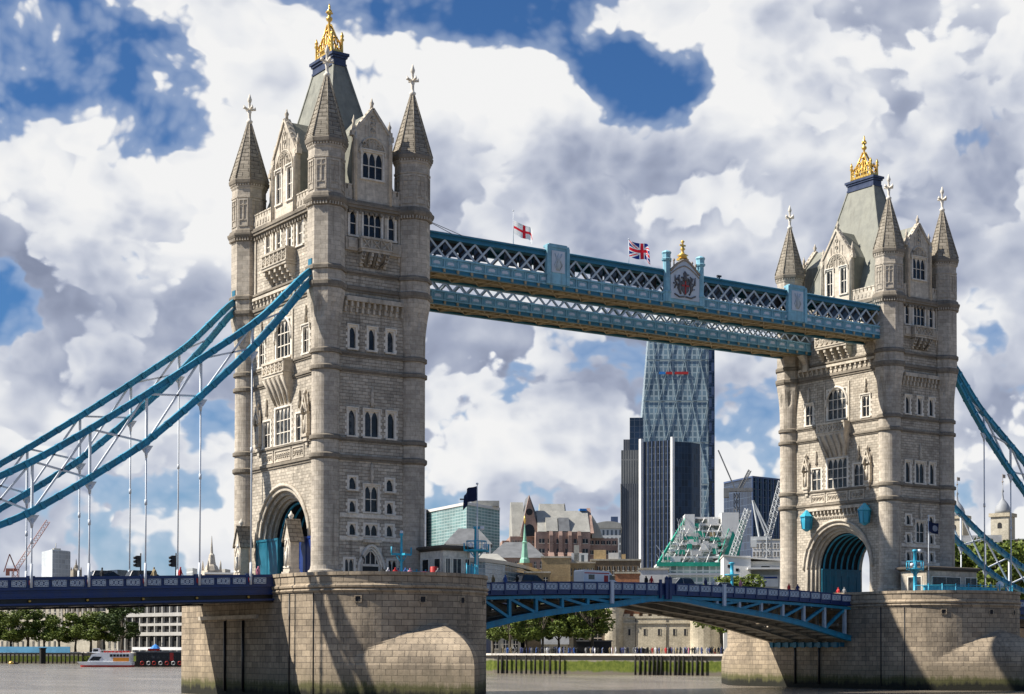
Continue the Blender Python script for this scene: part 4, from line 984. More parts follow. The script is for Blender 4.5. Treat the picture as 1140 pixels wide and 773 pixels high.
def bascule(label, x0, x1, far):
    root = thing('bascule_leaf', label, 'bridge leaf', ((x0+x1)/2, 0, 10.9), 0, 'bascule leaves of the roadway')
    rd = MB(); curved_bar(rd, lambda x: ztop(x)-1.55, lambda x: ztop(x)-1.12, -7.3, 7.3, x0, x1); part(root, 'roadway', rd, 'asphalt')
    for y in (-7.5, -2.5, 2.5, 7.5):
        out = abs(y) > 5; gm = MB()
        curved_bar(gm, zlow, lambda x: zlow(x)+.55, y-.28, y+.28, x0, x1); curved_bar(gm, lambda x: zlow(x)+.55, lambda x: zlow(x)+.63, y-.38, y+.38, x0, x1); curved_bar(gm, lambda x: zlow(x)-.06, zlow, y-.38, y+.38, x0, x1)
        gd = part(root, 'main_girder', gm, 'teal' if y < 0 and out else 'soffit')
        tp = MB(); curved_bar(tp, lambda x: max(ztop(x)-1.9, zlow(x)+.6), lambda x: max(ztop(x)-1.55, zlow(x)+.62), y-.25, y+.25, x0, x1)
        part(gd, 'top_chord', tp, 'teal' if out and y < 0 else 'soffit')
        base = [x0+.9+k*3.6 for k in range(7)] if not far else [x1-.9-k*3.6 for k in range(7)]
        for i, x in enumerate(base):
            t_ = ztop(x)-1.85; b_ = zlow(x)+.5
            if t_-b_ > .5:
                v = MB(); v.beam((x, y, b_), (x, y, t_), .34, .42, 0, (0, 1, 0)); part(gd, 'web_post', v, ('lattice' if far else 'teal') if out and y < 0 else 'soffit')
            if i < 6:
                x2 = base[i+1]; t2 = ztop(x)-1.8; b2 = zlow(x2)+.5
                if t2-b2 > .5:
                    # diagonals fall towards the hinge from the free end
                    v = MB(); v.beam((x, y, ztop(x)-1.85), (x2, y, zlow(x2)+.5), .30, .40, 0, (0, 1, 0))
                    part(gd, 'web_diagonal', v, 'teal' if out and y < 0 else 'soffit')
    cb = MB(); x = x0+.6
    while x < x1:
        z = zlow(x)+.2; cb.box(x-.12, x+.12, -7.2, 7.2, ztop(x)-2.1, ztop(x)-1.56)
        if ztop(x)-2-zlow(x) > 1.2: cb.box(x-.1, x+.1, -7.2, 7.2, zlow(x)+.1, zlow(x)+.4)
        x += 1.8
    part(root, 'cross_beams', cb, 'soffit')
    # underside plating between the lower chords
    ub = MB(); curved_bar(ub, lambda x: zlow(x)+.42, lambda x: zlow(x)+.48, -7.1, -2.9, x0, x1); curved_bar(ub, lambda x: zlow(x)+.42, lambda x: zlow(x)+.48, 2.9, 7.1, x0, x1)
    part(root, 'soffit_plate', ub, 'grey')
    for s in (-1, 1):
        pr = MB()
        for z0_, z1_, o0, o1 in ((-.10, 0, 7.62, 7.92), (-.2, -.1, 7.66, 7.88), (-.86, -.2, 7.74, 7.80), (-.95, -.86, 7.66, 7.9), (-1.34, -.95, 7.62, 7.86), (-1.44, -1.34, 7.5, 7.95)):
            curved_bar(pr, lambda x, q=z0_: ztop(x)+q, lambda x, q=z1_: ztop(x)+q, s*o0, s*o1, x0, x1)
        rail = part(root, 'parapet', pr, 'navy')
        if s < 0:
            pm = panel_mesh(1.56, .68).mesh('parapet_panel', ['panelgrey', 'palepanel'])
            for k in range(17):
                x = x0+.91+k*1.818 if not far else x1-.91-k*1.818
                if x0+.5 < x < x1-.5: 
                    part(rail, 'parapet_panel', pm, None, (x, -7.80, ztop(x)-.53))
                    q = MB(); q.box(-.11, .11, -.17, .0, -1.36, .02); part(rail, 'parapet_post', q, 'navy', (x+(.909 if not far else -.909), -7.80, ztop(x)))
            for x in ((32.74,) if not far else (49.86,)):
                q = MB(); q.box(-.2, .2, -.3, 0, -2.5, .05); q.box(-.26, .26, -.34, .02, .05, .15); part(root, 'white_marker_post', q, 'white', (x, -7.9, ztop(x)))
            x = x1-.25 if not far else x0+.25
            q = MB(); q.box(-.2, .2, -.3, 0, -1.9, .45); q.lathe([(.45, .2), (.6, .26), (.75, .1), (.85, .02)], (0, -.15), 8); part(root, 'nose_post', q, 'navy', (x, -7.85, ztop(x)))
            if not far:
                q = MB(); q.box(-.16, .16, -.2, 0, -1.8, .4); part(root, 'nose_post', q, 'navy', (x-.9, -7.88, ztop(x)))
    return root
bascule('lifting road leaf forming the left half of the opening span, above the trees', 10.7, 41.13, False)
bascule('lifting road leaf on the right half of the opening span, soffit beams showing', 41.17, 71.6, True)
# hinge machinery chamber front under the far leaf
q = MB(); q.box(-.4, .4, -6.6, 6.6, 5.4, 5.95)
for i in range(9): q.box(-.62, -.4, -6.2+i*1.5, -5.6+i*1.5, 5.3, 6.0)
solo('bearing_row', q, 'walkdark', 'row of teal bearing blocks on the pier face beneath the far leaf', 'bridge bearings', (71.2, 0, 0))

# ------------------------------------------------------------------ high-level walkways
WX0, WX1 = 5.4, 76.9
def walkway(label, yf, yb, near):
    root = thing('high_walkway', label, 'walkway', (41.15, (yf+yb)/2, 45.4), 0, 'high walkways between the towers')
    for y, s in ((yf, -1), (yb, 1)):
        fr = lambda o: y+s*o
        gm = MB(); b = lambda z0_, z1_, o0, o1, mi=0: gm.box(WX0, WX1, fr(o0), fr(o1), z0_, z1_, mi)
        b(45.40, 45.55, -.35, .12, 1); b(45.55, 45.82, -.15, .05, 1); b(45.82, 46.0, -.2, .16); b(46.0, 46.85, -.15, 0); b(46.85, 47.05, -.2, .16)
        part(root, 'girder', gm, ['walkblue', 'walkdark'])
        tm = MB(); tm.box(WX0, WX1, fr(-.25), fr(.14), 49.0, 49.22); tm.box(WX0, WX1, fr(-.3), fr(.02), 49.22, 49.5); tm.box(WX0, WX1, fr(-.35), fr(.2), 49.5, 49.68)
        part(root, 'top_chord', tm, 'walkdark')
        lm = MB(); n = 37; w_ = (WX1-WX0)/n; zb, zt = 47.05, 49.0
        for i in range(n):
            xa, xb = WX0+i*w_, WX0+(i+1)*w_
            for p, q_, o in (((xa, zb), (xb, zt), .02), ((xa, zt), (xb, zb), -.10)):
                lm.beam((p[0], fr(o), p[1]), (q_[0], fr(o), q_[1]), .09, .22, 0, (0, 0, 1))
        part(root, 'lattice', lm, 'lattice')
        if s < 0:
            pp = MB(); w2 = 1.76
            pp.box(-.62, .62, -.04, 0, -.30, .30); pp.box(-.62, .62, -.09, -.04, .22, .30, 1); pp.box(-.62, .62, -.09, -.04, -.30, -.22, 1); pp.box(-.62, -.54, -.09, -.04, -.22, .22, 1); pp.box(.54, .62, -.09, -.04, -.22, .22, 1)
            pp.prism([(-.42, -.16), (.42, -.16), (.42, .06), (.2, .17), (-.2, .17), (-.42, .06)], -.10, -.03, 'xz', 2)
            pme = pp.mesh('girder_panel', ['walkblue', 'walkblue', 'palepanel'])
            rb = MB(); rb.box(-.06, .06, -.15, 0, -.45, .44); rb.box(-.13, .13, -.24, .0, -.98, -.62, 1); rme = rb.mesh('girder_rib', ['walkblue', 'tan'])
            k = 0; x = WX0+1.0
            while x < WX1-.6:
                part(root, 'girder_panel', pme, None, (x, y-.0, 46.43)); part(root, 'girder_rib', rme, None, (x+.88, y, 46.42)); x += w2; k += 1
    # corridor: floor, glazing, roof
    fl = MB(); fl.box(WX0, WX1, yf+.4, yb-.4, 46.6, 46.9); part(root, 'floor', fl, 'tan')
    if near:
        for i in range(36):
            if i % 6 != 5: gl = MB(); xa = WX0+(i+.08)*(WX1-WX0)/36; gl.box(xa, xa+1.75, yf+.9, yf+.95, 47.5, 48.98); part(root, 'glazing_panel', gl, 'corridor_glass')
    rf = MB(); yc = (yf+yb)/2
    rf.prism([(yf-.1, 49.70), (yb+.1, 49.70), (yc+.6, 50.25), (yc-.6, 50.25)], WX0, WX1, 'yz'); part(root, 'roof', rf, 'walkdark')
    sf = MB(); sf.box(WX0, WX1, yf+.15, yb-.15, 45.72, 45.78); part(root, 'soffit', sf, 'tan')
    cb = MB(); n = 20; w_ = (WX1-WX0)/n
    for i in range(n):
        x = WX0+i*w_; cb.beam((x, yf+.2, 45.6), (x, yb-.2, 45.6), .16, .24); cb.beam((x, yf+.25, 45.62), (x+w_, yb-.25, 45.62), .13, .16); cb.beam((x, yb-.25, 45.58), (x+w_, yf+.25, 45.58), .13, .16)
    cb.box(WX0, WX1, yc-.15, yc+.15, 45.5, 45.72)
    part(root, 'soffit_bracing', cb, 'tan')
    for x in (WX0+.25, WX1-.25):
        br = MB(); sg = 1 if x < 20 else -1
        br.hexa([(x-.35, yf+.2, 43.2), (x+.35, yf+.2, 43.2), (x+.35, yf+1.1, 43.2), (x-.35, yf+1.1, 43.2)], [(x-.35, yf+.1, 45.38), (x+sg*1.5+.35, yf+.1, 45.38), (x+sg*1.5+.35, yf+1.2, 45.38), (x-.35, yf+1.2, 45.38)])
        part(root, 'stone_bracket', br, 'trim')
    return root
MT['corridor_glass'] = paint('corridor_glass', (.05, .045, .045), .15, 0, .4, .6, .6)
wk = walkway('nearer high walkway, upper of the two lattice bridges joining the towers, with crest and flags', -9.25, -4.9, True)
walkway('farther high walkway, lower of the two in the picture, mostly hidden behind the nearer one', 4.9, 9.25, False)
def pylon(x0, x1):
    mb = MB(); y = -9.25; w_ = x1-x0; c = (x0+x1)/2
    mb.box(x0, x1, y-.30, y+.35, 45.95, 50.05); mb.box(x0-.15, x1+.15, y-.38, y+.45, 50.05, 50.3); mb.box(x0+.1, x1-.1, y-.34, y+.4, 50.3, 50.45)
    for s in (x0, x1): mb.box(s-.2, s+.2, y-.42, y+.1, 45.9, 50.1); mb.box(s-.26, s+.26, y-.46, y+.1, 46.9, 47.1)
    mb.box(x0+.45, x1-.45, y-.37, y-.30, 47.25, 49.7, 1)
    for s in (-1, 1): mb.tube([(c+s*.15, y-.38, 47.5), (c+s*.5, y-.42, 48.1), (c+s*.2, y-.42, 48.7), (c+s*.45, y-.38, 49.4)], .08, 5, 2)
    mb.lathe([(47.45, .05), (47.8, .26), (48.5, .22), (48.8, .3), (49.2, .1), (49.5, .03)], (c, y-.36), 8, 2)
    part(wk, 'pylon', mb, ['walkblue', 'palepanel', 'lattice'])
pylon(22.6, 25.3); pylon(59.2, 62.0)
def crest():
    y = -9.3; c = 42.3; mb = MB(); x0, x1 = 39.9, 44.8
    mb.box(x0, x1, y-.32, y+.4, 45.95, 50.0)
    root = part(wk, 'crest_panel', mb, 'walkblue')
    st = MB(); n = 16
    pts = [(x0+.25, 46.4), (x1-.25, 46.4), (x1-.25, 49.6)]+[(c+ (2.2-4.4*i/n), 49.6+1.55*(1-abs(1-2*i/n)**1.5)) for i in range(1, n)]+[(x0+.25, 49.6)]
    st.prism(pts, y-.40, y-.1); part(root, 'stone_panel', st, 'palepanel')
    rim = MB(); rim.tube([(p[0], y-.42, p[1]) for p in pts[2:]], .15, 6); rim.tube([(c-2.2+4.4*i/n, y-.43, 49.2+1.2*(1-abs(1-2*i/n)**1.5)) for i in range(n+1)], .07, 5); part(root, 'arched_rim', rim, 'crest_stone')
    em = MB()  # shield, supporters and foliage in relief
    em.prism([(c-.55, 48.6), (c-.55, 47.5), (c, 46.9), (c+.55, 47.5), (c+.55, 48.6)], y-.52, y-.4, 'xz', 0)
    em.box(c-.08, c+.08, y-.56, y-.52, 47.1, 48.6, 1); em.box(c-.55, c+.55, y-.56, y-.52, 47.95, 48.12, 1)
    rr = random.Random(3)
    for s in (-1, 1):
        em.tube([(c+s*.65, y-.46, 47.0), (c+s*1.0, y-.5, 47.7), (c+s*.75, y-.5, 48.3), (c+s*1.05, y-.46, 48.9), (c+s*.8, y-.46, 49.2)], [.12, .2, .16, .17, .06], 6)
        em.tube([(c+s*1.0, y-.47, 47.8), (c+s*1.5, y-.47, 48.5), (c+s*1.55, y-.47, 49.2)], [.1, .12, .03], 5)
        for k in range(14):
            a = rr.uniform(-.2, 1.5); q_ = rr.uniform(.9, 1.75); p = (c+s*q_*math.cos(a), y-.46, 47.9+q_*.9*math.sin(a)); em.ball(p, rr.uniform(.09, .16), 6)
        em.tube([(c+s*.1, y-.46, 46.75), (c+s*.9, y-.48, 46.65), (c+s*1.6, y-.46, 46.95)], .1, 5)
    em.lathe([(48.6, .3), (48.95, .34), (49.15, .2), (49.5, .28), (49.8, .05)], (c, y-.42), 8)
    part(root, 'coat_of_arms', em, ['crest_dark', 'red'])
    for x in (x0-.15, x1+.15):
        t = MB(); t.lathe([(45.9, .5), (46.9, .5), (47.0, .6), (47.15, .6), (47.2, .42), (50.7, .42), (50.8, .58), (51.0, .62), (51.1, .48), (51.5, .5), (51.7, .6), (51.85, .5), (52.0, .15)], (x, y-.1), 8, 0, False); part(root, 'corner_post', t, 'walkblue')
    gf = MB()
    gf.box(c-.7, c+.7, y-.3, y+.3, 51.1, 51.35); gf.lathe([(51.35, .6), (51.6, .5), (51.75, .7), (51.95, .25), (52.3, .14), (52.5, .34), (52.7, .16), (53.2, .1), (53.4, .25), (53.6, .03)], (c, y), 8)
    gf.beam((c-.42, y, 52.95), (c+.42, y, 52.95), .15, .18)
    part(root, 'gilded_finial', gf, 'gold')
    for k in range(8):
        x = x0+.5+k*.56
        if abs(x-c) > .9:
            f = MB(); f.lathe([(49.9+.9*(1-abs(x-c)/2.6), .1), (50.4+.9*(1-abs(x-c)/2.6), .08), (50.6+.9*(1-abs(x-c)/2.6), .17), (50.85+.9*(1-abs(x-c)/2.6), .02)], (x, y), 6); part(root, 'cresting_knob', f, 'crest_stone')
MT['crest_stone'] = paint('crest_stone', (.32, .27, .22), .7, 0, .2, 2); MT['crest_dark'] = paint('crest_dark', (.13, .125, .13), .6, 0, .3, 4)
crest()
# stay wires by the nearer tower
sw_ = MB(); sw_.tube([(6.6, -9.1, 50.9), (10.6, -8.9, 49.75)], .035, 5); sw_.tube([(6.6, -9.1, 50.9), (12.0, -8.9, 49.75)], .035, 5); part(wk, 'stay_wire', sw_, 'black')
def cam_unit(x, lab):
    q = MB(); q.box(-.06, .06, -.06, .06, 0, .35); q.box(-.35, .25, -.12, .12, .3, .5); q.lathe([(.18, .02), (.2, .13), (.32, .13)], (-.25, 0), 8)
    solo('security_camera', q, 'black', lab, 'camera', (x, -9.0, 49.7))
cam_unit(6.9, 'small black camera on the walkway roof beside the larger tower'); cam_unit(48.3, 'small black camera on the walkway roof right of the crest')

# ------------------------------------------------------------------ flags
def flag_mesh(w, h, kind, seed=0, droop=.12, nx=56, ny=32):
    """waving cloth hung from its left edge (x=0), top at z=0; colour bands follow the design by face"""
    mb = MB()
    def pt(i, j):
        u, v = i/nx, j/ny; x = u*w*.93; z = -v*h-droop*w*u*u; y = .16*w*math.sin(u*6.5+seed)*u**.7+.05*w*math.sin(u*13+v*2+seed)*u
        z += .06*h*math.sin(u*7+seed+1)
        return (x, y, z)
    def col(u, v):
        X_, Y_ = (u-.5)*w, (.5-v)*h
        if kind == 'cross': return 1 if abs(X_) < h*.10 or abs(Y_) < h*.10 else 0
        if kind == 'union':
            if abs(X_) < h*.10 or abs(Y_) < h*.10: return 1
            if abs(X_) < h*.165 or abs(Y_) < h*.165: return 0
            L = math.hypot(w, h); d1 = (X_*h-Y_*w)/L; d2 = (X_*h+Y_*w)/L
            for d in (d1, d2):
                if abs(d) < h*.036: return 1
            if min(abs(d1), abs(d2)) < h*.10: return 0
            return 2
        if kind == 'emblem':
            return 1 if (X_/(h*.22))**2+(Y_/(h*.28))**2 < 1 else 0
        return 0
    for i in range(nx):
        for j in range(ny):
            mb.poly([pt(i, j), pt(i+1, j), pt(i+1, j+1), pt(i, j+1)], col((i+.5)/nx, (j+.5)/ny), None, True)
    return mb
def cloth(name, c):
    m = newmat(name); nt = m.node_tree; b = nt.nodes['Principled BSDF']; setp(b, .9, 0, .1); b.inputs['Base Color'].default_value = c+(1,)
    t = nt.nodes.new('ShaderNodeBsdfTranslucent'); t.inputs[0].default_value = c+(1,); mx = nt.nodes.new('ShaderNodeMixShader'); mx.inputs[0].default_value = .5
    nt.links.new(b.outputs[0], mx.inputs[1]); nt.links.new(t.outputs[0], mx.inputs[2]); nt.links.new(mx.outputs[0], nt.nodes['Material Output'].inputs[0]); return m
for k_, c_ in (('flagwhite', (.82, .82, .82)), ('flagred', (.75, .03, .05)), ('flagblue', (.02, .04, .22)), ('flagdark', (.02, .03, .075)), ('flaggrey', (.30, .34, .42))): MT[k_] = cloth(k_.replace('flag', 'flag_'), c_)
def flag_pole(name_label, flag_label, p, h, w, fh, kind, mats, rz, pole_r=.05, seed=0, below=.15, droop=.12):
    q = MB(); q.tube([(0, 0, 0), (0, 0, h)], [pole_r, pole_r*.6], 8); q.ball((0, 0, h+.08), pole_r*2, 8)
    pl = solo('flagpole', q, 'white', name_label, 'flagpole', p, 0, 'flagpoles')
    f = solo('flag', flag_mesh(w, fh, kind, seed, droop), mats, flag_label, 'flag', (p[0]+.06*math.cos(rz), p[1]+.06*math.sin(rz), p[2]+h-below), rz)
flag_pole('thin flagpole on the walkway roof with the red cross flag', 'white flag with a red cross flying above the walkway', (19.6, -7.0, 49.9), 4.2, 2.7, 1.5, 'cross', ['flagwhite', 'flagred'], R(-8), .045, .4, 1.1, .38)
flag_pole('thin flagpole on the walkway roof just left of the crest', 'red white and blue union flag flying left of the crest', (36.0, -7.0, 49.9), 3.3, 3.4, 1.9, 'union', ['flagwhite', 'flagred', 'flagblue'], R(-8), .045, 1.2, .1, .16)
# ------------------------------------------------------------------ portal buttresses, screens, lanterns
def buttress(label, y):
    x0 = -7.5; root = thing('stone_buttress', label, 'stone kiosk', (-6.8, y, TB), 0, 'gabled stone kiosks by the road arch')
    mb = MB(); w_ = .66
    xb = x0+1.0; mb.box(x0-.25, xb+.1, y-w_-.2, y+w_+.2, TB, 12.9); mb.box(x0-.1, xb+.05, y-w_-.08, y+w_+.08, 12.9, 13.2)
    mb.box(x0, xb, y-w_, y+w_, 13.2, 16.2)
    mb.prism([(y-w_-.12, 16.2), (y+w_+.12, 16.2), (y, 18.2)], x0-.05, xb+.2, 'yz')
    part(root, 'body', mb, 'trim')
    rf = MB()
    for s in (-1, 1): rf.hexa2(*[[(xx, y+s*(w_+.28), 15.95), (xx, y, 18.2), (xx, y, 18.42), (xx, y+s*(w_+.28), 16.17)] for xx in (x0-.2, xb+.45)])
    part(root, 'roof_slab', rf, 'spire')
    nm = MB(); nm.tube([(x0-.03, y-.5, 13.5), (x0-.03, y-.5, 15.4), (x0-.03, y-.3, 15.9), (x0-.03, y, 16.3), (x0-.03, y+.3, 15.9), (x0-.03, y+.5, 15.4), (x0-.03, y+.5, 13.5)], .1, 6)
    nm.box(x0-.16, x0, y-.62, y+.62, 13.3, 13.5); nm.lathe([(13.5, .3), (14.4, .22), (14.9, .27), (15.1, .1), (15.3, .16), (15.5, .03)], (x0-.02, y), 8)
    part(root, 'niche_figure', nm, 'window_stone')
    fm = MB(); fm.lathe([(18.35, .18), (18.45, .14), (18.6, .3), (18.8, .3), (18.95, .14), (19.2, .04)], (x0+.4, y), 8); part(root, 'finial', fm, 'window_stone')
buttress('gabled stone kiosk left of the larger tower road arch', 6.5)
buttress('gabled stone kiosk in front of the right jamb of the larger tower road arch', -5.6)
def screen(label, y0, y1, m, zt):
    q = MB(); q.box(-5.62, -5.42, y0, y1, TB+.1, zt); q.box(-5.7, -5.62, y0, y1, zt-.25, zt); q.box(-5.7, -5.62, y0, y0+.15, TB+.1, zt-.25); q.box(-5.7, -5.62, y1-.15, y1, TB+.1, zt-.25); q.box(-5.68, -5.62, (y0+y1)/2-.06, (y0+y1)/2+.06, TB+.1, zt-.25)
    solo('steel_screen', q, m, label, 'steel screen')
screen('tall teal steel screen closing the left side of the larger road arch', .4, 5.8, 'screenteal', 16.8)
MT['royal'] = paint('royal_blue', (.010, .034, .17), .4, 0, .15, 1)
screen('royal blue steel screen between the right stone kiosk and corner turret', -7.75, -4.4, 'royal', 16.6)
def lantern(label, y, z):
    root = thing('hanging_lantern', label, 'lantern', (DD-6.3, y, z), 0, 'teal lanterns on the tower wall')
    mb = MB(); X_ = DD-6.25
    rg = lambda r, zz: [(X_+r*math.cos(PI/6+k*PI/3), y+r*math.sin(PI/6+k*PI/3), zz) for k in range(6)]
    mb.loft([rg(.15, z-1.35), rg(.5, z-1.1), rg(.62, z-1.0), rg(.80, z+.55), rg(.95, z+.62), rg(.95, z+.75), rg(.45, z+1.25), rg(.12, z+1.6)])
    part(root, 'lantern_body', mb, 'brightteal')
    fm = MB()
    for k in range(6): a = PI/6+k*PI/3; fm.tube([(X_+.66*math.cos(a), y+.66*math.sin(a), z-1.0), (X_+.84*math.cos(a), y+.84*math.sin(a), z+.6)], .06, 5)
    part(root, 'lantern_bars', fm, 'teal')
    am = MB(); am.beam((DD-5.3, y, z+1.3), (X_, y, z+1.3), .14, .16); am.tube([(DD-5.35, y, z+.3), (X_+.3, y, z+1.25)], .06, 5); part(root, 'wall_arm', am, 'teal')
lantern('teal hanging lantern at the left shoulder of the farther road arch', 4.9, 22.5)
lantern('teal hanging lantern at the right shoulder of the farther road arch', -5.9, 22.7)

# ------------------------------------------------------------------ pier cabins, lamps, railings
def cabin(label, x0, x1, y0, y1, zt, wins_e, wins_s, cham=1.0):
    zb = 11.36; root = thing('control_cabin', label, 'cabin', ((x0+x1)/2, (y0+y1)/2, zb), 0, 'control cabins on the piers')
    def plan(o, z): return [(x0-o, y0-o+cham*.0, z), (x1-cham+o*.4, y0-o, z), (x1+o, y0+cham-o*.4, z), (x1+o, y1+o, z), (x0-o, y1+o, z)]
    mb = MB(); mb.loft([plan(.12, zb), plan(.12, zb+.55)]); mb.loft([plan(0, zb+.551), plan(0, zt-.55)])
    part(root, 'cabin_wall', mb, 'window_stone' if x0 < 30 else 'trim')
    rf = MB(); rf.loft([plan(.1, zt-.55), plan(.25, zt-.38), plan(.5, zt-.3), plan(.5, zt-.1), plan(.25, zt)]); part(root, 'cornice_roof', rf, 'cabinroof')
    for a, b in wins_e:
        f = MB(); w_, h_ = (b-a)*(x1-x0), 1.9; f.box(-w_/2-.12, -w_/2, -.08, .02, -.1, h_+.1); f.box(w_/2, w_/2+.12, -.08, .02, -.1, h_+.1); f.box(-w_/2, w_/2, -.08, .02, h_, h_+.1); f.box(-w_/2, w_/2, -.1, .02, -.1, 0); f.box(-.03, .03, -.05, .02, 0, h_)
        w = part(root, 'window', f, 'window_stone', (x0+(a+b)/2*(x1-x0), y0, zb+1.0)); p = MB(); p.box(-w_/2, w_/2, -.03, .01, 0, h_); part(w, 'pane', p, 'glass', (0, 0, 0), 0, False)
    for a, b in wins_s:
        f = MB(); w_, h_ = (b-a)*(y1-y0), 1.9; f.box(-.08, .02, -w_/2-.12, -w_/2, -.1, h_+.1); f.box(-.08, .02, w_/2, w_/2+.12, -.1, h_+.1); f.box(-.08, .02, -w_/2, w_/2, h_, h_+.1); f.box(-.1, .02, -w_/2, w_/2, -.1, 0)
        w = part(root, 'window', f, 'window_stone', (x0, y0+(a+b)/2*(y1-y0), zb+1.0)); p = MB(); p.box(-.03, .01, -w_/2, w_/2, 0, h_); part(w, 'pane', p, 'glass', (0, 0, 0), 0, False)
MT['cabinroof'] = paint('cabin_roof', (.085, .07, .055), .7, 0, .2, 1)
cabin('stone control cabin with dark flat roof on the nearer pier nose', 5.4, 9.3, -15.3, -10.7, 15.65, ((.08, .2), (.3, .55), (.68, .8)), ((.12, .36), (.62, .88)))
cabin('long stone control cabin with dark windows on the farther pier', 76.3, 86.3, -16.3, -12.0, 15.6, ((.1, .62), (.72, .93)), ((.2, .7),), .6)
def teal_lamp(label, p, h, big):
    root = thing('signal_mast', label, 'lamp mast', p, 0, 'teal river signal masts')
    x, y, z = p; mb = MB()
    r = .14 if not big else .26
    mb.lathe([(z, r*1.8), (z+.3, r*1.7), (z+.4, r), (z+h*.55, r*.9), (z+h*.58, r*1.7), (z+h*.62, r), (z+h-.3, r*.8), (z+h-.2, r*1.4), (z+h, r*1.2)], (x, y), 10)
    part(root, 'post', mb, 'brightteal')
    am = MB(); zz = z+h*.6; L = 1.15 if not big else 1.5
    am.beam((x-L, y, zz), (x+L, y, zz), .14, .2); am.beam((x, y-L*.7, zz), (x, y+L*.7, zz), .14, .2)
    for s in (-1, 1): am.tube([(x+s*L, y, zz), (x+s*L, y, zz+.75)], .08, 6); am.tube([(x, y, zz-.9), (x+s*L*.5, y, zz-.15)], .06, 5)
    if big:
        am.lathe([(zz-.12, .9), (zz+.02, 1.1), (zz+.12, 1.1), (zz+.14, .3)], (x, y), 12)
        for k in range(8): a = k*PI/4; am.tube([(x+1.05*math.cos(a), y+1.05*math.sin(a), zz+.1), (x+1.05*math.cos(a), y+1.05*math.sin(a), zz+1.0)], .04, 5)
        am.tube([(x+1.05*math.cos(k*PI/8), y+1.05*math.sin(k*PI/8), zz+1.0) for k in range(17)], .045, 5)
    part(root, 'cross_arm', am, 'brightteal')
    lm = MB()
    if big:
        for sx, sz in ((.9, .5), (-.9, .5), (.45, h*.4-.2)): lm.lathe([(zz+sz-.2, .05), (zz+sz-.15, .24), (zz+sz+.2, .24), (zz+sz+.25, .05)], (x+sx, y-.35), 10)
    else: lm.ball((x, y, z+h+.12), .2, 8)
    part(root, 'lamp_head', lm, 'white')
teal_lamp('slim teal signal mast with crossbar in front of the larger tower door', (1.2, -14.0, 11.36), 5.4, False)
teal_lamp('stout teal signal mast with round gallery at the tip of the nearer pier', (9.0, -16.0, 11.36), 6.3, True)
teal_lamp('stout teal signal mast with round gallery on the farther pier', (73.9, -16.6, 11.36), 6.2, True)
def railing(label, pts, h, step, mesh_fill, zb=11.36, m='brightteal'):
    root = thing('steel_railing', label, 'railing', (pts[0][0], pts[0][1], zb), 0, 'teal railings on the piers')
    rm = MB(); P_ = [Vector((x, y, 0)) for x, y in pts]
    for zz in (h, h*.55, .15): rm.tube([(p.x, p.y, zb+zz) for p in P_], .045, 6)
    part(root, 'rails', rm, m)
    pm = MB(); pm.tube([(0, 0, 0), (0, 0, h+.12)], .07, 6); pm.ball((0, 0, h+.17), .1, 6); pme = pm.mesh('railing_post', m)
    bm = MB()
    for a, b in zip(P_, P_[1:]):
        L = (b-a).length; n = max(1, int(L/step)); 
        for i in range(n+1):
            p = a.lerp(b, i/n)
            if i < n or b == P_[-1]: part(root, 'railing_post', pme, None, (p.x, p.y, zb))
        k = int(L/.16)
        for i in range(1, k):
            p = a.lerp(b, i/k); bm.tube([(p.x, p.y, zb+.15), (p.x, p.y, zb+h)], .014 if not mesh_fill else .03, 4, 0, False)
    part(root, 'bars', bm, m)
arc = lambda cx_, a0, a1, r, n: [(cx_+r*math.sin(R(lerp(a0, a1, i/n))), -PC-r*math.cos(R(lerp(a0, a1, i/n)))) for i in range(n+1)]
railing('teal mesh railing round the tip of the nearer pier by the cabin', arc(0, 30, 82, 9.75, 7), 1.95, 1.6, True)
railing('short teal railing beside the slim signal mast on the nearer pier', [(1.6, -14.6), (4.6, -14.9)], 1.5, 1.0, False)
railing('long low teal railing along the farther pier in front of the cabin', arc(DD, -62, 55, 9.8, 12), 1.7, 1.5, False)
def deckhouse():
    q = MB(); q.box(75.2, 88.0, -17.6, -16.75, 11.36, 12.95); q.box(75.1, 88.1, -17.7, -16.7, 12.95, 13.05)
    for i in range(9): q.box(75.2+i*1.58, 75.3+i*1.58, -17.66, -17.6, 11.4, 12.95)
    solo('teal_deckhouse', q, 'brightteal', 'long low teal steel housing in front of the farther cabin', 'steel housing')
deckhouse()
for i, (x, y, r, h, lb) in enumerate(((4.1, -15.6, .42, 2.0, 'tall red drum standing behind the teal railing left of the nearer cabin'), (3.0, -15.4, .5, 1.45, 'low orange red drum left of the tall red drum on the nearer pier'))):
    q = MB(); q.lathe([(11.36, r*.95), (11.4, r), (11.36+h*.33, r), (11.36+h*.34, r*1.05), (11.36+h*.36, r), (11.36+h*.66, r), (11.36+h*.67, r*1.05), (11.36+h*.69, r), (11.36+h-.04, r), (11.36+h, r*.93), (11.36+h+.01, .05)], (x, y), 14)
    solo('steel_drum', q, 'red', lb, 'drum', (0, 0, 0), 0, 'red drums on the pier')
flag_pole('tall white flagpole at the tip of the nearer pier', 'dark navy flag blowing left from the pole on the nearer pier', (8.7, -16.6, 11.36), 10.6, 2.2, 1.5, 'plain', ['flagdark'], R(-170), .07, 2.2, .15, .5)
flag_pole('white flagpole standing before the smaller tower wall', 'dark blue flag with pale emblem before the smaller tower wall', (75.7, -17.2, 11.36), 10.4, 2.0, 1.35, 'emblem', ['flagdark', 'flaggrey'], R(-5), .06, .7, .6, .25)
q = MB(); q.lathe([(11.36, .12), (13.0, .1), (13.05, .16), (13.1, .42), (13.45, .55), (13.8, .42), (14.0, .1)], (0, 0), 12)
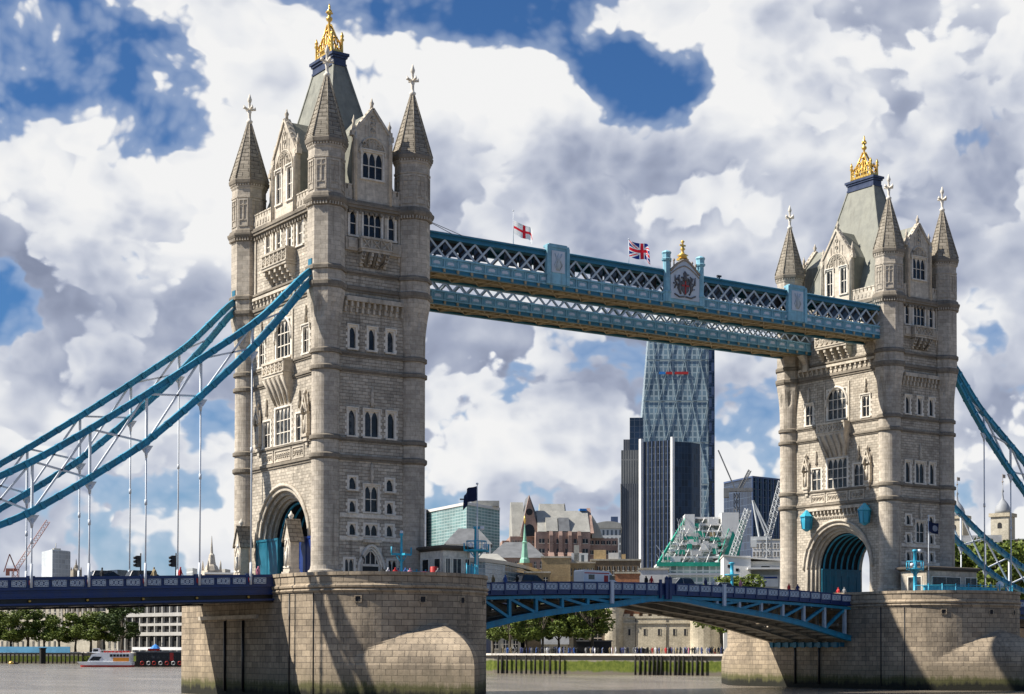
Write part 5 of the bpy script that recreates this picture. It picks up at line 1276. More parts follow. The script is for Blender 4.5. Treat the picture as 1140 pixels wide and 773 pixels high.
solo('globe_lamp', q, 'white', 'white globe lamp at the right end of the farther pier', 'lamp', (90.2, -16.3, 0))
q = MB(); q.tube([(0, 0, 0), (0, 0, 1.3)], .05, 6); q.ball((0, 0, 1.35), .12, 6)
plant_m = MB(); rr_ = random.Random(5)
for i in range(120):
    a = rr_.uniform(0, 2*PI); r_ = rr_.uniform(0, .55); c = Vector((r_*math.cos(a), r_*math.sin(a)-.1, rr_.uniform(-.3, .5))); d = Vector((rr_.uniform(-1, 1), rr_.uniform(-1, 1), rr_.uniform(-1, 1))).normalized()*.12; e = d.orthogonal().normalized()*.07
    plant_m.poly([c-d-e, c+d-e, c+d+e, c-d+e])
# ------------------------------------------------------------------ vehicles
MT['rubber'] = paint('rubber', (.02, .02, .02), .8, 0, .1, 3); MT['carglass'] = paint('car_glass', (.02, .025, .03), .08, 0, .2, 1, .6)
MT['carblack'] = paint('car_black', (.02, .02, .025), .25, .1, .05, 1, .5); MT['cargrey'] = paint('car_grey', (.25, .26, .27), .3, .3, .05, 1, .5); MT['carsilver'] = paint('car_silver', (.5, .5, .5), .3, .4, .05, 1, .5)
MT['lampred'] = paint('tail_lamp', (.5, .02, .02), .3); MT['headlamp'] = paint('head_lamp', (.7, .7, .68), .15)
def wheels(root, xs, y, r):
    wm = MB(); wm.lathe([(-.11, r*.72), (-.11, r*.97), (-.06, r), (.06, r), (.11, r*.97), (.11, r*.72)], (0, 0), 14)
    m = wm.mesh('wheel', 'rubber'); hm = MB(); hm.lathe([(-.09, .05), (-.115, r*.66), (.115, r*.66), (.09, .05)], (0, 0), 12); hme = hm.mesh('rim', 'carsilver')
    for x in xs:
        for s in (-1, 1):
            w = link('wheel', m, root, (x, s*y, r), 0, False); w.rotation_euler = (PI/2, 0, 0); link('rim', hme, w, (0, 0, 0), 0, False)
def car(label, p, rz, paint_, h=1.55, L=4.3):
    root = thing('parked_car' if False else 'car', label, 'car', p, rz, 'cars on the bridge road')
    k = h/1.5; W_ = .88
    low = [(-L/2, .45), (-L/2+.08, .28), (L/2-.1, .28), (L/2, .5), (L/2-.08, .78*k), (L/2-.9, .95*k), (-L/2+.25, .98*k), (-L/2, .8*k)]
    mb = MB()
    def sect(pts, w): return [(x, w, z) for x, z in pts]
    mb.loft([[(x, -W_*.96, z) for x, z in low], [(x, -W_, z) for x, z in low], [(x, W_, z) for x, z in low], [(x, W_*.96, z) for x, z in low]])
    rb = [(-L/2+.3, .96*k), (L/2-1.0, .93*k), (L/2-1.75, 1.42*k), (L/2-2.0, 1.48*k), (-L/2+.95, 1.5*k), (-L/2+.55, 1.4*k)]
    body = part(root, 'car_body', mb, paint_, (0, 0, 0), 0, False)
    cb = MB(); cb.loft([[(x, -W_*.93 if z < 1*k else -W_*.74, z) for x, z in rb], [(x, W_*.93 if z < 1*k else W_*.74, z) for x, z in rb]]); part(root, 'cabin_glass', cb, 'carglass', (0, 0, 0), 0, False)
    rf = MB(); rf.box(-L/2+.75, L/2-1.9, -W_*.72, W_*.72, 1.46*k, 1.53*k)
    for s in (-1, 1):
        for xa, xb in ((-L/2+.3, -L/2+.62), (L/2-1.05, L/2-1.85), (-.15, -.1)): rf.beam((xa, s*W_*.935, .96*k), (xb, s*W_*.74, 1.47*k), .07, .06)
    part(root, 'roof', rf, paint_, (0, 0, 0), 0, False)
    for s in (-1, 1):
        q = MB(); q.box(L/2-.16, L/2+.01, s*.75-.16, s*.75+.12, .58*k, .72*k); part(root, 'headlight', q, 'headlamp', (0, 0, 0), 0, False)
        q = MB(); q.box(-L/2-.01, -L/2+.1, s*.72-.12, s*.72+.12, .66*k, .84*k); part(root, 'tail_light', q, 'lampred', (0, 0, 0), 0, False)
    wheels(root, (-L/2+.8, L/2-.85), W_-.06, .32)
def road_z(x): return (ztop(x)-1.10) if x > 10.7 else zdeck(x)-1.0
car('dark car on the approach road, left one of two below the traffic lights', (-25.2, -1.6, 10.98), 0, 'carblack', 1.62)
car('dark car on the approach road by the right traffic light near the tower', (-21.2, -1.6, 11.12), 0, 'carblack', 1.6, 4.6)
car('black car crossing the left half of the opening span behind the parapet', (23.8, -4.6, road_z(23.8)), 0, 'carblack', 1.95)
car('grey van like car in the middle of the opening span', (45.7, -4.4, road_z(45.7)), PI, 'cargrey', 1.95, 4.4)
car('silver car right of the middle of the opening span', (51.8, -4.6, road_z(51.8)), PI, 'carsilver', 1.6)
def van():
    x = 33.2; root = thing('white_van', 'white ambulance van with red stripe crossing the opening span', 'van', (x, -4.6, road_z(x)), 0)
    pr = [(-2.7, .35), (2.55, .35), (2.7, .6), (2.65, 1.1), (1.9, 1.35), (1.25, 2.25), (.95, 2.45), (-2.55, 2.55), (-2.7, 2.4)]
    mb = MB(); mb.loft([[(a, -.98, z) for a, z in pr], [(a, .98, z) for a, z in pr]]); part(root, 'van_body', mb, 'whitevan', (0, 0, 0), 0, False)
    st = MB(); st.box(-2.6, 1.0, -1.0, -.985, 2.12, 2.24); part(root, 'red_stripe', st, 'red', (0, 0, 0), 0, False)
    for a, b in ((-2.0, -1.15), (1.05, 1.85)):
        w_ = MB(); w_.prism([(a, 1.45), (b, 1.45), (b-(.45 if a > 0 else 0), 2.0), (a, 2.0)], -1.0, -.98); part(root, 'window', w_, 'carglass', (0, 0, 0), 0, False)
    d = MB(); d.box(.25, .85, -1.0, -.985, 1.1, 1.95); part(root, 'red_panel', d, 'red', (0, 0, 0), 0, False)
    ws = MB(); ws.hexa([(1.93, -.9, 1.37), (1.28, -.9, 2.22), (1.28, .9, 2.22), (1.93, .9, 1.37)], [(1.97, -.9, 1.40), (1.32, -.9, 2.25), (1.32, .9, 2.25), (1.97, .9, 1.40)]); part(root, 'windscreen', ws, 'carglass', (0, 0, 0), 0, False)
    wheels(root, (-1.7, 1.75), .92, .36)
MT['whitevan'] = paint('van_white', (.78, .78, .78), .35, 0, .05, 1)
van()
def traffic_light(label, x):
    y = -8.15; z = zdeck(x)-1.0; root = thing('traffic_light', label, 'traffic light', (x, y, z), 0, 'traffic lights on the approach road')
    q = MB(); q.tube([(0, 0, 0), (0, 0, 3.2)], .07, 8); part(root, 'pole', q, 'black', (0, 0, 0), 0, False)
    b = MB(); b.box(-.46, -.10, -.17, .17, 1.85, 2.95); b.box(-.12, 0, -.05, .05, 2.0, 2.1); b.box(-.12, 0, -.05, .05, 2.7, 2.8)
    hd = part(root, 'signal_head', b, 'black', (0, 0, 0), 0, False)
    for k in range(3):
        v2 = MB(); v2.tube([(-.45, 0, 2.05+k*.35), (-.70, 0, 2.02+k*.35)], [.15, .13], 10); part(hd, 'visor', v2, 'black', (0, 0, 0), 0, False)
traffic_light('black traffic light on the approach road, left of two', -24.35); traffic_light('black traffic light on the approach road, right one beside a hanger', -20.75)

# ------------------------------------------------------------------ people
import bmesh
SHADES = {'white': (.62, .62, .62), 'red': (.5, .03, .03), 'navy': (.03, .04, .12), 'black': (.02, .02, .02), 'pink': (.6, .22, .28), 'blue': (.06, .14, .4), 'khaki': (.28, .22, .12), 'grey': (.22, .22, .22), 'skin': (.45, .27, .19), 'hair': (.05, .03, .02), 'jeans': (.05, .07, .14)}
for k_, v_ in SHADES.items(): MT['p_'+k_] = paint('cloth_'+k_, v_, .8, 0, .08, 3)
def person_base(pose):
    """one continuous body: joints as vertices, grown with the Skin modifier"""
    a = pose; V = {'pel': (0, 0, .95), 'bel': (0, 0, 1.12), 'che': (0, .01, 1.34), 'nek': (0, 0, 1.49), 'hd0': (0, -.01, 1.58), 'hd1': (0, -.02, 1.70)}
    Rr = {'pel': (.16, .12), 'bel': (.145, .11), 'che': (.17, .12), 'nek': (.06, .06), 'hd0': (.085, .095), 'hd1': (.075, .085)}
    E = [('pel', 'bel'), ('bel', 'che'), ('che', 'nek'), ('nek', 'hd0'), ('hd0', 'hd1')]
    for s, n in ((-1, 'l'), (1, 'r')):
        st = a['stride']*s; ar = -a['swing']*s; be = a['bend']
        V['hip'+n] = (s*.10, 0, .90); V['kn'+n] = (s*.105, -st*.5-.02, .50); V['an'+n] = (s*.11, -st*.9+.03, .08); V['to'+n] = (s*.12, -st*.9-.13, .035)
        Rr['hip'+n] = (.10, .10); Rr['kn'+n] = (.065, .065); Rr['an'+n] = (.045, .045); Rr['to'+n] = (.04, .03)
        V['sh'+n] = (s*.19, 0, 1.40); V['el'+n] = (s*.25, -ar*.3+.03, 1.13); V['wr'+n] = (s*.23, -ar*.5-be*.22, .90+be*.22); V['ha'+n] = (s*.22, -ar*.55-be*.30, .80+be*.27)
        Rr['sh'+n] = (.065, .065); Rr['el'+n] = (.048, .048); Rr['wr'+n] = (.034, .034); Rr['ha'+n] = (.036, .024)
        E += [('pel', 'hip'+n), ('hip'+n, 'kn'+n), ('kn'+n, 'an'+n), ('an'+n, 'to'+n), ('che', 'sh'+n), ('sh'+n, 'el'+n), ('el'+n, 'wr'+n), ('wr'+n, 'ha'+n)]
    ks = list(V); me = bpy.data.meshes.new('body'); me.from_pydata([V[k] for k in ks], [(ks.index(x), ks.index(y)) for x, y in E], [])
    o = bpy.data.objects.new('body', me); COL.objects.link(o); md = o.modifiers.new('s', 'SKIN'); md.use_smooth_shade = True
    for i, k in enumerate(ks): me.skin_vertices[0].data[i].radius = Rr[k]
    me.skin_vertices[0].data[0].use_root = True
    sd = o.modifiers.new('u', 'SUBSURF'); sd.levels = 1
    dg = bpy.context.evaluated_depsgraph_get(); m2 = bpy.data.meshes.new_from_object(o.evaluated_get(dg)); bpy.data.objects.remove(o)
    for p in m2.polygons:
        c = p.center; p.use_smooth = True
        if c.z > 1.655 or (c.z > 1.56 and c.y > .025): k = 3
        elif c.z > 1.50: k = 2
        elif abs(c.x) > .195 and c.z < .93 and c.z > .6: k = 2
        elif c.z > .93 or (abs(c.x) > .17 and c.z > .7): k = 0
        elif c.z > .07: k = 1
        else: k = 4
        p.material_index = k
    return m2
POSES = [person_base({'stride': .0, 'swing': .0, 'bend': .1}), person_base({'stride': .25, 'swing': .25, 'bend': .2}), person_base({'stride': .05, 'swing': .05, 'bend': .9})]
PCACHE = {}
def person_mesh(pose, top, legs, hair='hair'):
    key = (pose, top, legs, hair)
    if key not in PCACHE:
        m = POSES[pose].copy(); m.name = 'person'; m.materials.clear()
        for k in ('p_'+top, 'p_'+legs, 'p_skin', 'p_'+hair, 'p_black'): m.materials.append(MT[k])
        PCACHE[key] = m
    return PCACHE[key]
def person(label, p, rz, pose, top, legs, group=None, s=1.0):
    o = tag(link('person', person_mesh(pose, top, legs), None, p, rz), label, 'person', group); o.scale = (s, s, s); return o
FZ = 11.352
for (x, y, rz, ps, top, legs, lb) in (
    (-1.6, -14.6, .3, 0, 'white', 'jeans', 'person in a white top at the left of the group by the tower door'), (-1.0, -15.0, -.5, 1, 'red', 'black', 'person in a red top in the group by the tower door'),
    (-.35, -14.4, 1.2, 0, 'navy', 'grey', 'person in navy between red and blue tops by the tower door'), (.1, -15.1, .2, 2, 'blue', 'jeans', 'person in a blue top leaning at the coping by the tower door'),
    (-2.4, -14.9, -.9, 2, 'black', 'black', 'person in black at the far left of the group by the tower door'), (.75, -14.9, 2.2, 1, 'pink', 'jeans', 'person in a pink top at the right of the group by the tower door'),
    (3.0, -16.6, .1, 0, 'grey', 'jeans', 'person in grey alone near the red drums on the nearer pier')):
    person(lb, (x, y-1.6, FZ), rz, ps, top, legs, 'people on the nearer pier', 1.03)
for (x, y, rz, ps, top, legs, lb) in ((-12.0, -8.2, .4, 0, 'pink', 'jeans', 'person in pink at the parapet just left of the larger tower'), (-20.3, -8.2, 1.5, 1, 'red', 'jeans', 'person in red on the approach footway beside the right traffic light'),
    (-23.0, -8.2, -1.4, 1, 'khaki', 'black', 'person in khaki on the approach footway right of the left traffic light'), (-28.2, -8.2, 1.5, 1, 'black', 'jeans', 'person in black on the approach footway at far left')):
    person(lb, (x, y, zdeck(x)-.93), rz, ps, top, legs, 'people on the approach footway', 1.06)
tops = ['black', 'red', 'grey', 'navy', 'white', 'pink', 'khaki', 'blue']
for i, (x, lb) in enumerate(((38.6, 'person in black on the opening span, left of its middle'), (39.4, 'person in red at the middle of the opening span'), (41.9, 'person in grey just right of the middle of the opening span'), (47.8, 'person in navy right of the grey van on the opening span'),
    (49.0, 'person in white beside the right white marker post on the opening span'), (53.4, 'person in pink on the right half of the opening span'), (17.0, 'person in khaki on the opening span nearest the larger tower'), (18.6, 'person in blue on the opening span near the larger tower'),
    (20.2, 'person in black at the left end of the opening span'), (61.5, 'person in red on the opening span before the bushes'), (63.0, 'person in navy on the opening span near the farther arch'))):
    person(lb, (x, -7.0, ztop(x)-.98), (1.5 if i % 2 else -1.5), i % 3, ['black', 'red', 'grey', 'navy', 'white', 'pink', 'khaki', 'blue', 'black', 'red', 'navy'][i], 'jeans', 'people on the opening span', 1.08)
person('person in red walking out of the farther road arch', (74.5, -2.6, 11.42), 1.4, 1, 'red', 'black', 'people under the farther arch', 1.1); person('person in grey beside the red one at the farther road arch', (74.2, -4.0, 11.42), 1.6, 1, 'grey', 'jeans', 'people under the farther arch', 1.08)

# ------------------------------------------------------------------ trees
def leaf_mat(name, a, b):
    m = newmat(name); nt = m.node_tree; h = NG(nt); bs = nt.nodes['Principled BSDF']; setp(bs, .6, 0, .3)
    ge = h.new('ShaderNodeNewGeometry'); t = h.new('ShaderNodeTexCoord')
    f = h.m('ADD', h.m('MULTIPLY', ge.outputs['Random Per Island'], .6), h.m('MULTIPLY', h.noise(t.outputs['Object'], .5, 4, .6), .5), 0, True)
    nt.links.new(h.mix(f, a, b), bs.inputs['Base Color']); return m
MT['leaf'] = leaf_mat('leaf_green', (.034, .064, .008), (.175, .215, .034)); MT['leaf2'] = leaf_mat('leaf_dark_green', (.018, .038, .008), (.075, .11, .022)); MT['bark'] = paint('bark', (.09, .075, .055), .9, 0, .3, 4)
def tree_proto(seed, h, rx, rz_, n, leaf, ls=.42, trunk_h=.3):
    rr = random.Random(seed); tk = MB(); th = h*trunk_h
    tk.tube([(0, 0, 0), (.05, .02, th*.5), (.1*rr.uniform(-1, 1), .1, th), (.2*rr.uniform(-1, 1), 0, h*.7)], [h*.028, h*.022, h*.018, h*.006], 8)
    blobs = []
    for k in range(20):
        a = rr.uniform(0, 2*PI); q_ = rr.uniform(.25, .95)**.8; zz = rr.uniform(-.75, .85); rad = rx*q_*math.sqrt(max(.1, 1-zz*zz))
        c = Vector((rad*math.cos(a), rad*math.sin(a), h-rz_+zz*rz_*.85)); blobs.append((c, rr.uniform(.17, .36)*rx))
        if k < 8: tk.tube([(0, 0, th*rr.uniform(.75, 1.2)), (c.x*.45, c.y*.45, lerp(th, c.z, .6)), (c.x*.9, c.y*.9, c.z)], [h*.011, h*.008, h*.003], 5)
    cr_ = MB()
    for i in range(n):
        c, r_ = blobs[rr.randrange(len(blobs))]
        d = Vector((rr.gauss(0, 1), rr.gauss(0, 1), rr.gauss(0, 1))).normalized()*r_*rr.uniform(.35, 1.08)**.6; d.z *= .8
        p = c+d; u = Vector((rr.uniform(-1, 1), rr.uniform(-1, 1), rr.uniform(-.6, .6))).normalized(); v = u.cross(Vector((rr.uniform(-1, 1), rr.uniform(-1, 1), rr.uniform(-1, 1)))).normalized(); s = ls*rr.uniform(.6, 1.3)
        cr_.poly([p-u*s, p-v*s*.6, p+u*s, p+v*s*.6])
    root = thing('tree', 'tree', 'tree', (0, 0, 0)); part(root, 'trunk', tk, 'bark'); part(root, 'crown', cr_, leaf); return root
TREES = [tree_proto(11, 12, 5.2, 4.8, 5200, 'leaf', .27), tree_proto(12, 12, 4.9, 4.9, 5200, 'leaf', .27), tree_proto(13, 13, 5.0, 5.5, 5600, 'leaf2', .27), tree_proto(14, 11, 4.7, 4.2, 4600, 'leaf', .27)]
FIRST = set()
def tree(kind, p, h, rz, label, group, wide=1.0):
    base = TREES[kind]; H = (12, 12, 13, 11)[kind]
    if kind not in FIRST: FIRST.add(kind); o = base
    else: o = copy_tree(base)
    o.location = p; o.rotation_euler = (0, 0, rz); s = h/H; o.scale = (s*wide, s*wide, s); o['label'] = label; o['group'] = group
    return o
# ------------------------------------------------------------------ far bank helpers
def gp(u, d): p = at(u, 725, d); return Vector((p.x, p.y, 0))
def zv(v, d): return at(570, v, d).z
class Frame:
    """local plan axes at a place: a to the right, b away from the river bank"""
    def __init__(s, u, d, turn=0.0):
        s.o = gp(u, d); k = (s.o-Vector((CAM.x, CAM.y, 0))).normalized(); k = Matrix.Rotation(turn, 3, 'Z')@k
        s.b = k; s.a = Vector((k.y, -k.x, 0)); s.m = d/FPX; s.rz = math.atan2(s.a.y, s.a.x)
    def p(s, a, b, z): q = s.o+s.a*a+s.b*b; return Vector((q.x, q.y, z))
    def box(s, mb, a0, a1, b0, b1, z0, z1, mi=0):
        mb.hexa([s.p(a0, b0, z0), s.p(a1, b0, z0), s.p(a1, b1, z0), s.p(a0, b1, z0)], [s.p(a0, b0, z1), s.p(a1, b0, z1), s.p(a1, b1, z1), s.p(a0, b1, z1)], mi)
    def prism(s, mb, pts, b0, b1, mi=0):
        A = [s.p(a, b0, z) for a, z in pts]; B = [s.p(a, b1, z) for a, z in pts]; n = len(A); mb.poly(A, mi); mb.poly(B[::-1], mi)
        for i in range(n): mb.poly([A[i], B[i], B[(i+1) % n], A[(i+1) % n]], mi)
    def prismb(s, mb, pts, a0, a1, mi=0):
        A = [s.p(a0, b, z) for b, z in pts]; B = [s.p(a1, b, z) for b, z in pts]; n = len(A); mb.poly(A[::-1], mi); mb.poly(B, mi)
        for i in range(n): mb.poly([A[(i+1) % n], B[(i+1) % n], B[i], A[i]], mi)
def curtain(name, glass, mull, bw, bh, ms=.12, rough=.12, var=.5, spec=.6, fade=(0, 0, 0), f=0.0):
    m = newmat(name); nt = m.node_tree; h = NG(nt); b = nt.nodes['Principled BSDF']; setp(b, rough, 0, spec)
    t = h.new('ShaderNodeTexCoord'); br = h.new('ShaderNodeTexBrick', offset=0.0); nt.links.new(t.outputs['UV'], br.inputs['Vector'])
    g2 = tuple(x*(1-var) for x in glass)
    for k, c in (('Color1', glass), ('Color2', g2), ('Mortar', mull)): br.inputs[k].default_value = c+(1,)
    br.inputs['Scale'].default_value = 1; br.inputs['Brick Width'].default_value = bw; br.inputs['Row Height'].default_value = bh; br.inputs['Mortar Size'].default_value = ms; br.inputs['Mortar Smooth'].default_value = .1
    n = h.noise(t.outputs['Object'], .03, 4, .6); k = h.smooth(n, .3, .7, .75, 1.25)
    c = h.mix(1.0, br.outputs['Color'], h.comb(k, k, k), 'MULTIPLY'); nt.links.new(c, b.inputs['Base Color'])
    nt.links.new(h.m('ADD', h.m('MULTIPLY', br.outputs['Fac'], .4), rough), b.inputs['Roughness'])
    bp = h.new('ShaderNodeBump'); bp.inputs['Strength'].default_value = .25; bp.inputs['Distance'].default_value = .3; nt.links.new(br.outputs['Fac'], bp.inputs['Height']); bp.invert = True
    nt.links.new(bp.outputs[0], b.inputs['Normal']); return m
def winmesh(w, h, key='w', cache={}):
    k = (round(w, 2), round(h, 2), key)
    if k not in cache:
        mb = MB(); mb.box(-w/2, w/2, -.06, .1, 0, h, 0); mb.box(-w/2-.12, w/2+.12, -.18, .1, -.18, 0, 1); mb.box(-.05, .05, -.10, -.06, 0, h, 1)
        if key == 'w': mb.box(-w/2, w/2, -.10, -.06, h*.48, h*.53, 1)
        cache[k] = mb.mesh('window', ['glass', 'window_stone'])
    return cache[k]
def wgrid(root, P, Q, z0, z1, nx, nz, fw=.55, fh=.55, key='w', skip=()):
    P, Q = Vector(P), Vector(Q); d = Q-P; L = math.hypot(d.x, d.y); rz = math.atan2(d.y, d.x); sx = L/nx; sz = (z1-z0)/nz
    me = winmesh(sx*fw, sz*fh, key)
    for j in range(nz):
        for i in range(nx):
            if (i, j) in skip: continue
            q = P+d*((i+.5)/nx); part(root, 'window', me, None, (q.x, q.y, z0+sz*(j+.5-fh/2)), rz)
def body(pts, z0, z1, mb=None, mi=0):
    mb = mb or MB(); mb.hexa([(p.x, p.y, z0) for p in pts], [(p.x, p.y, z1) for p in pts], mi); return mb
def quad(uL, dL, uC, dC, uR, dR):
    L, C_, Q = gp(uL, dL), gp(uC, dC), gp(uR, dR); return [L, C_, Q, L+Q-C_]
GZ = LANDZ+.01
MT['brickpink'] = stone('pink_brick', (.37, .25, .20), (.30, .20, .16), (.22, .16, .13), .6, .25, .012, .3, .2)
MT['bricktan'] = stone('tan_brick', (.46, .33, .17), (.39, .275, .14), (.33, .26, .16), .6, .25, .012, .25, .2, soot=.1)
MT['brickred'] = stone('orange_brick', (.40, .17, .085), (.33, .14, .07), (.28, .18, .12), .6, .25, .012, .25, .2, soot=.1)
MT['brickbrown'] = stone('brown_brick', (.30, .21, .12), (.24, .165, .1), (.2, .16, .11), .6, .25, .012, .3, .2)
MT['palestone'] = stone('pale_stone', (.50, .455, .36), (.44, .40, .31), (.34, .31, .25), 1.4, .6, .012, .3, .3)
MT['castle'] = stone('castle_stone', (.56, .49, .36), (.47, .41, .30), (.34, .3, .22), .8, .35, .02, .3, .7, soot=.15)
MT['slate'] = paint('slate_roof', (.15, .155, .16), .7, 0, .25, .4); MT['zinc'] = paint('ribbed_zinc', (.36, .35, .31), .55, .1, .15, .3, .4, .2)
MT['concrete'] = paint('white_concrete', (.58, .57, .54), .8, 0, .12, .2, .3, .15); MT['render'] = paint('white_render', (.70, .69, .66), .8, 0, .08, .2, .3, .08)
MT['cranegrey'] = paint('crane_grey', (.50, .52, .52), .5, 0, .15, .5); MT['cranered'] = paint('crane_red', (.42, .17, .12), .5, 0, .15, .5); MT['craneblue'] = paint('crane_blue', (.05, .08, .16), .5, 0, .15, .5)
MT['copper'] = paint('green_copper', (.22, .45, .33), .6, 0, .15, .3); MT['netting'] = paint('green_netting', (.02, .33, .22), .8, 0, .3, .4); MT['timber'] = paint('dark_timber', (.018, .016, .013), .9, 0, .35, 2)
MT['c_teal'] = curtain('teal_curtain', (.17, .30, .29), (.34, .43, .41), 3, 1.3, .16, .16, .35); MT['c_wedge'] = curtain('wedge_glass', (.17, .25, .30), (.27, .34, .37), 3.2, 4.0, .5, .2, .45)
MT['c_fin'] = curtain('dark_fin_glass', (.022, .03, .04), (.045, .052, .06), 1.55, 3.6, .22, .3, .7, .3); MT['c_navy'] = curtain('navy_glass', (.016, .030, .062), (.045, .065, .10), 3.2, 3.6, .18, .1, .5)
MT['c_strip'] = curtain('striped_dark', (.05, .06, .08), (.13, .135, .145), 1.3, 60, .42, .3, .3); MT['c_grey'] = curtain('grey_office', (.10, .12, .13), (.42, .43, .42), 1.8, 3.2, .5, .3, .4)
MT['c_pav'] = curtain('pavilion_glass', (.09, .15, .20), (.22, .27, .30), 1.8, 1.1, .07, .12, .4)

# ------------------------------------------------------------------ wharf below the bascules
def shore_pt(u):
    """where the bearing u meets the river wall"""
    r = at(u, 725, 1.0)-CAM; best = None
    for (x0, y0), (x1, y1) in zip(SHORE, SHORE[1:]):
        dx, dy = x1-x0, y1-y0; det = r.x*dy-r.y*dx
        if abs(det) < 1e-9: continue
        t = ((x0-CAM.x)*dy-(y0-CAM.y)*dx)/det; s = ((x0-CAM.x)*r.y-(y0-CAM.y)*r.x)/det
        if 0 <= s <= 1 and t > 0 and (best is None or t < best[0]): best = (t, Vector((CAM.x+r.x*t, CAM.y+r.y*t, 0)), Vector((dx, dy, 0)).normalized())
    return best
pile_m = MB(); pile_m.tube([(0, 0, -1), (0, 0, 3.75)], [.24, .22], 8); pile_m.lathe([(3.75, .26), (3.85, .26), (3.95, .05)], (0, 0), 8); pile_me = pile_m.mesh('timber_pile', 'timber')
for i, u in enumerate((557, 561, 566.5, 577, 588, 598, 608.5, 615, 625.5, 709.5, 714.5, 720, 725, 729.5, 734, 738.5, 748.5, 753.5, 758, 763, 773, 778, 783.5)):
    d, p, tv = shore_pt(u); n = Vector((tv.y, -tv.x, 0)); n = n if n.dot(p-CAM) < 0 else -n; p = p+n*.75
    g_ = 'black timber pile in the spaced row against the algae wall, left under the trees' if i < 9 else 'black timber pile in the close row against the algae wall, below the castle'
    tag(link('timber_pile', pile_me, None, (p.x, p.y, 0), i*.7), g_, 'pile', 'timber piles left row' if i < 9 else 'timber piles right row')
# people along the wharf
cr = random.Random(21); names = {'black': 'black', 'red': 'red', 'grey': 'grey', 'navy': 'navy blue', 'white': 'white', 'pink': 'pink', 'khaki': 'khaki', 'blue': 'blue'}
for i in range(190):
    u = cr.uniform(548, 806); d, p, tv = shore_pt(u); nn = Vector((tv.y, -tv.x, 0)); nn = nn if nn.dot(p-CAM) > 0 else -nn
    p = p+nn*cr.choice((1.0, 1.3, 2.2, 3.5, 5.5, 7)); top = cr.choices(tops, (9, .8, 4, 6, 1.6, .4, 2, 1.6))[0]
    person('person in a %s top in the crowd along the far wharf' % names[top], (p.x, p.y, GZ), cr.uniform(0, 6.28), cr.randrange(3), top, cr.choice(('black', 'jeans', 'grey')), 'crowd on the wharf, %s tops' % names[top], cr.uniform(.97, 1.1))
# plane trees on the wharf
for i, (u, dd, h, k, lb) in enumerate(((549, 380, 10.5, 3, 'leafy tree on the wharf right beside the nearer pier'), (568, 372, 11.5, 0, 'leafy tree on the wharf, second from the nearer pier'), (586, 378, 12, 1, 'leafy tree on the wharf, third from the nearer pier'), (604, 370, 12.5, 0, 'leafy tree with a thick trunk in the middle of the wharf row'),
        (622, 376, 13, 2, 'dark leafy tree on the wharf left of the black kiosk'), (640, 368, 14.5, 1, 'tall leafy tree on the wharf in front of the castle gatehouse'), (660, 372, 15.5, 0, 'tallest leafy tree on the wharf at the castle tower'), (576, 400, 11, 2, 'dark tree set back behind the left end of the wharf row'), (613, 402, 12, 2, 'dark tree set back behind the middle of the wharf row'))):
    p = gp(u, dd); tree(k, (p.x, p.y, GZ), h, i*1.3, lb, 'trees on the wharf')
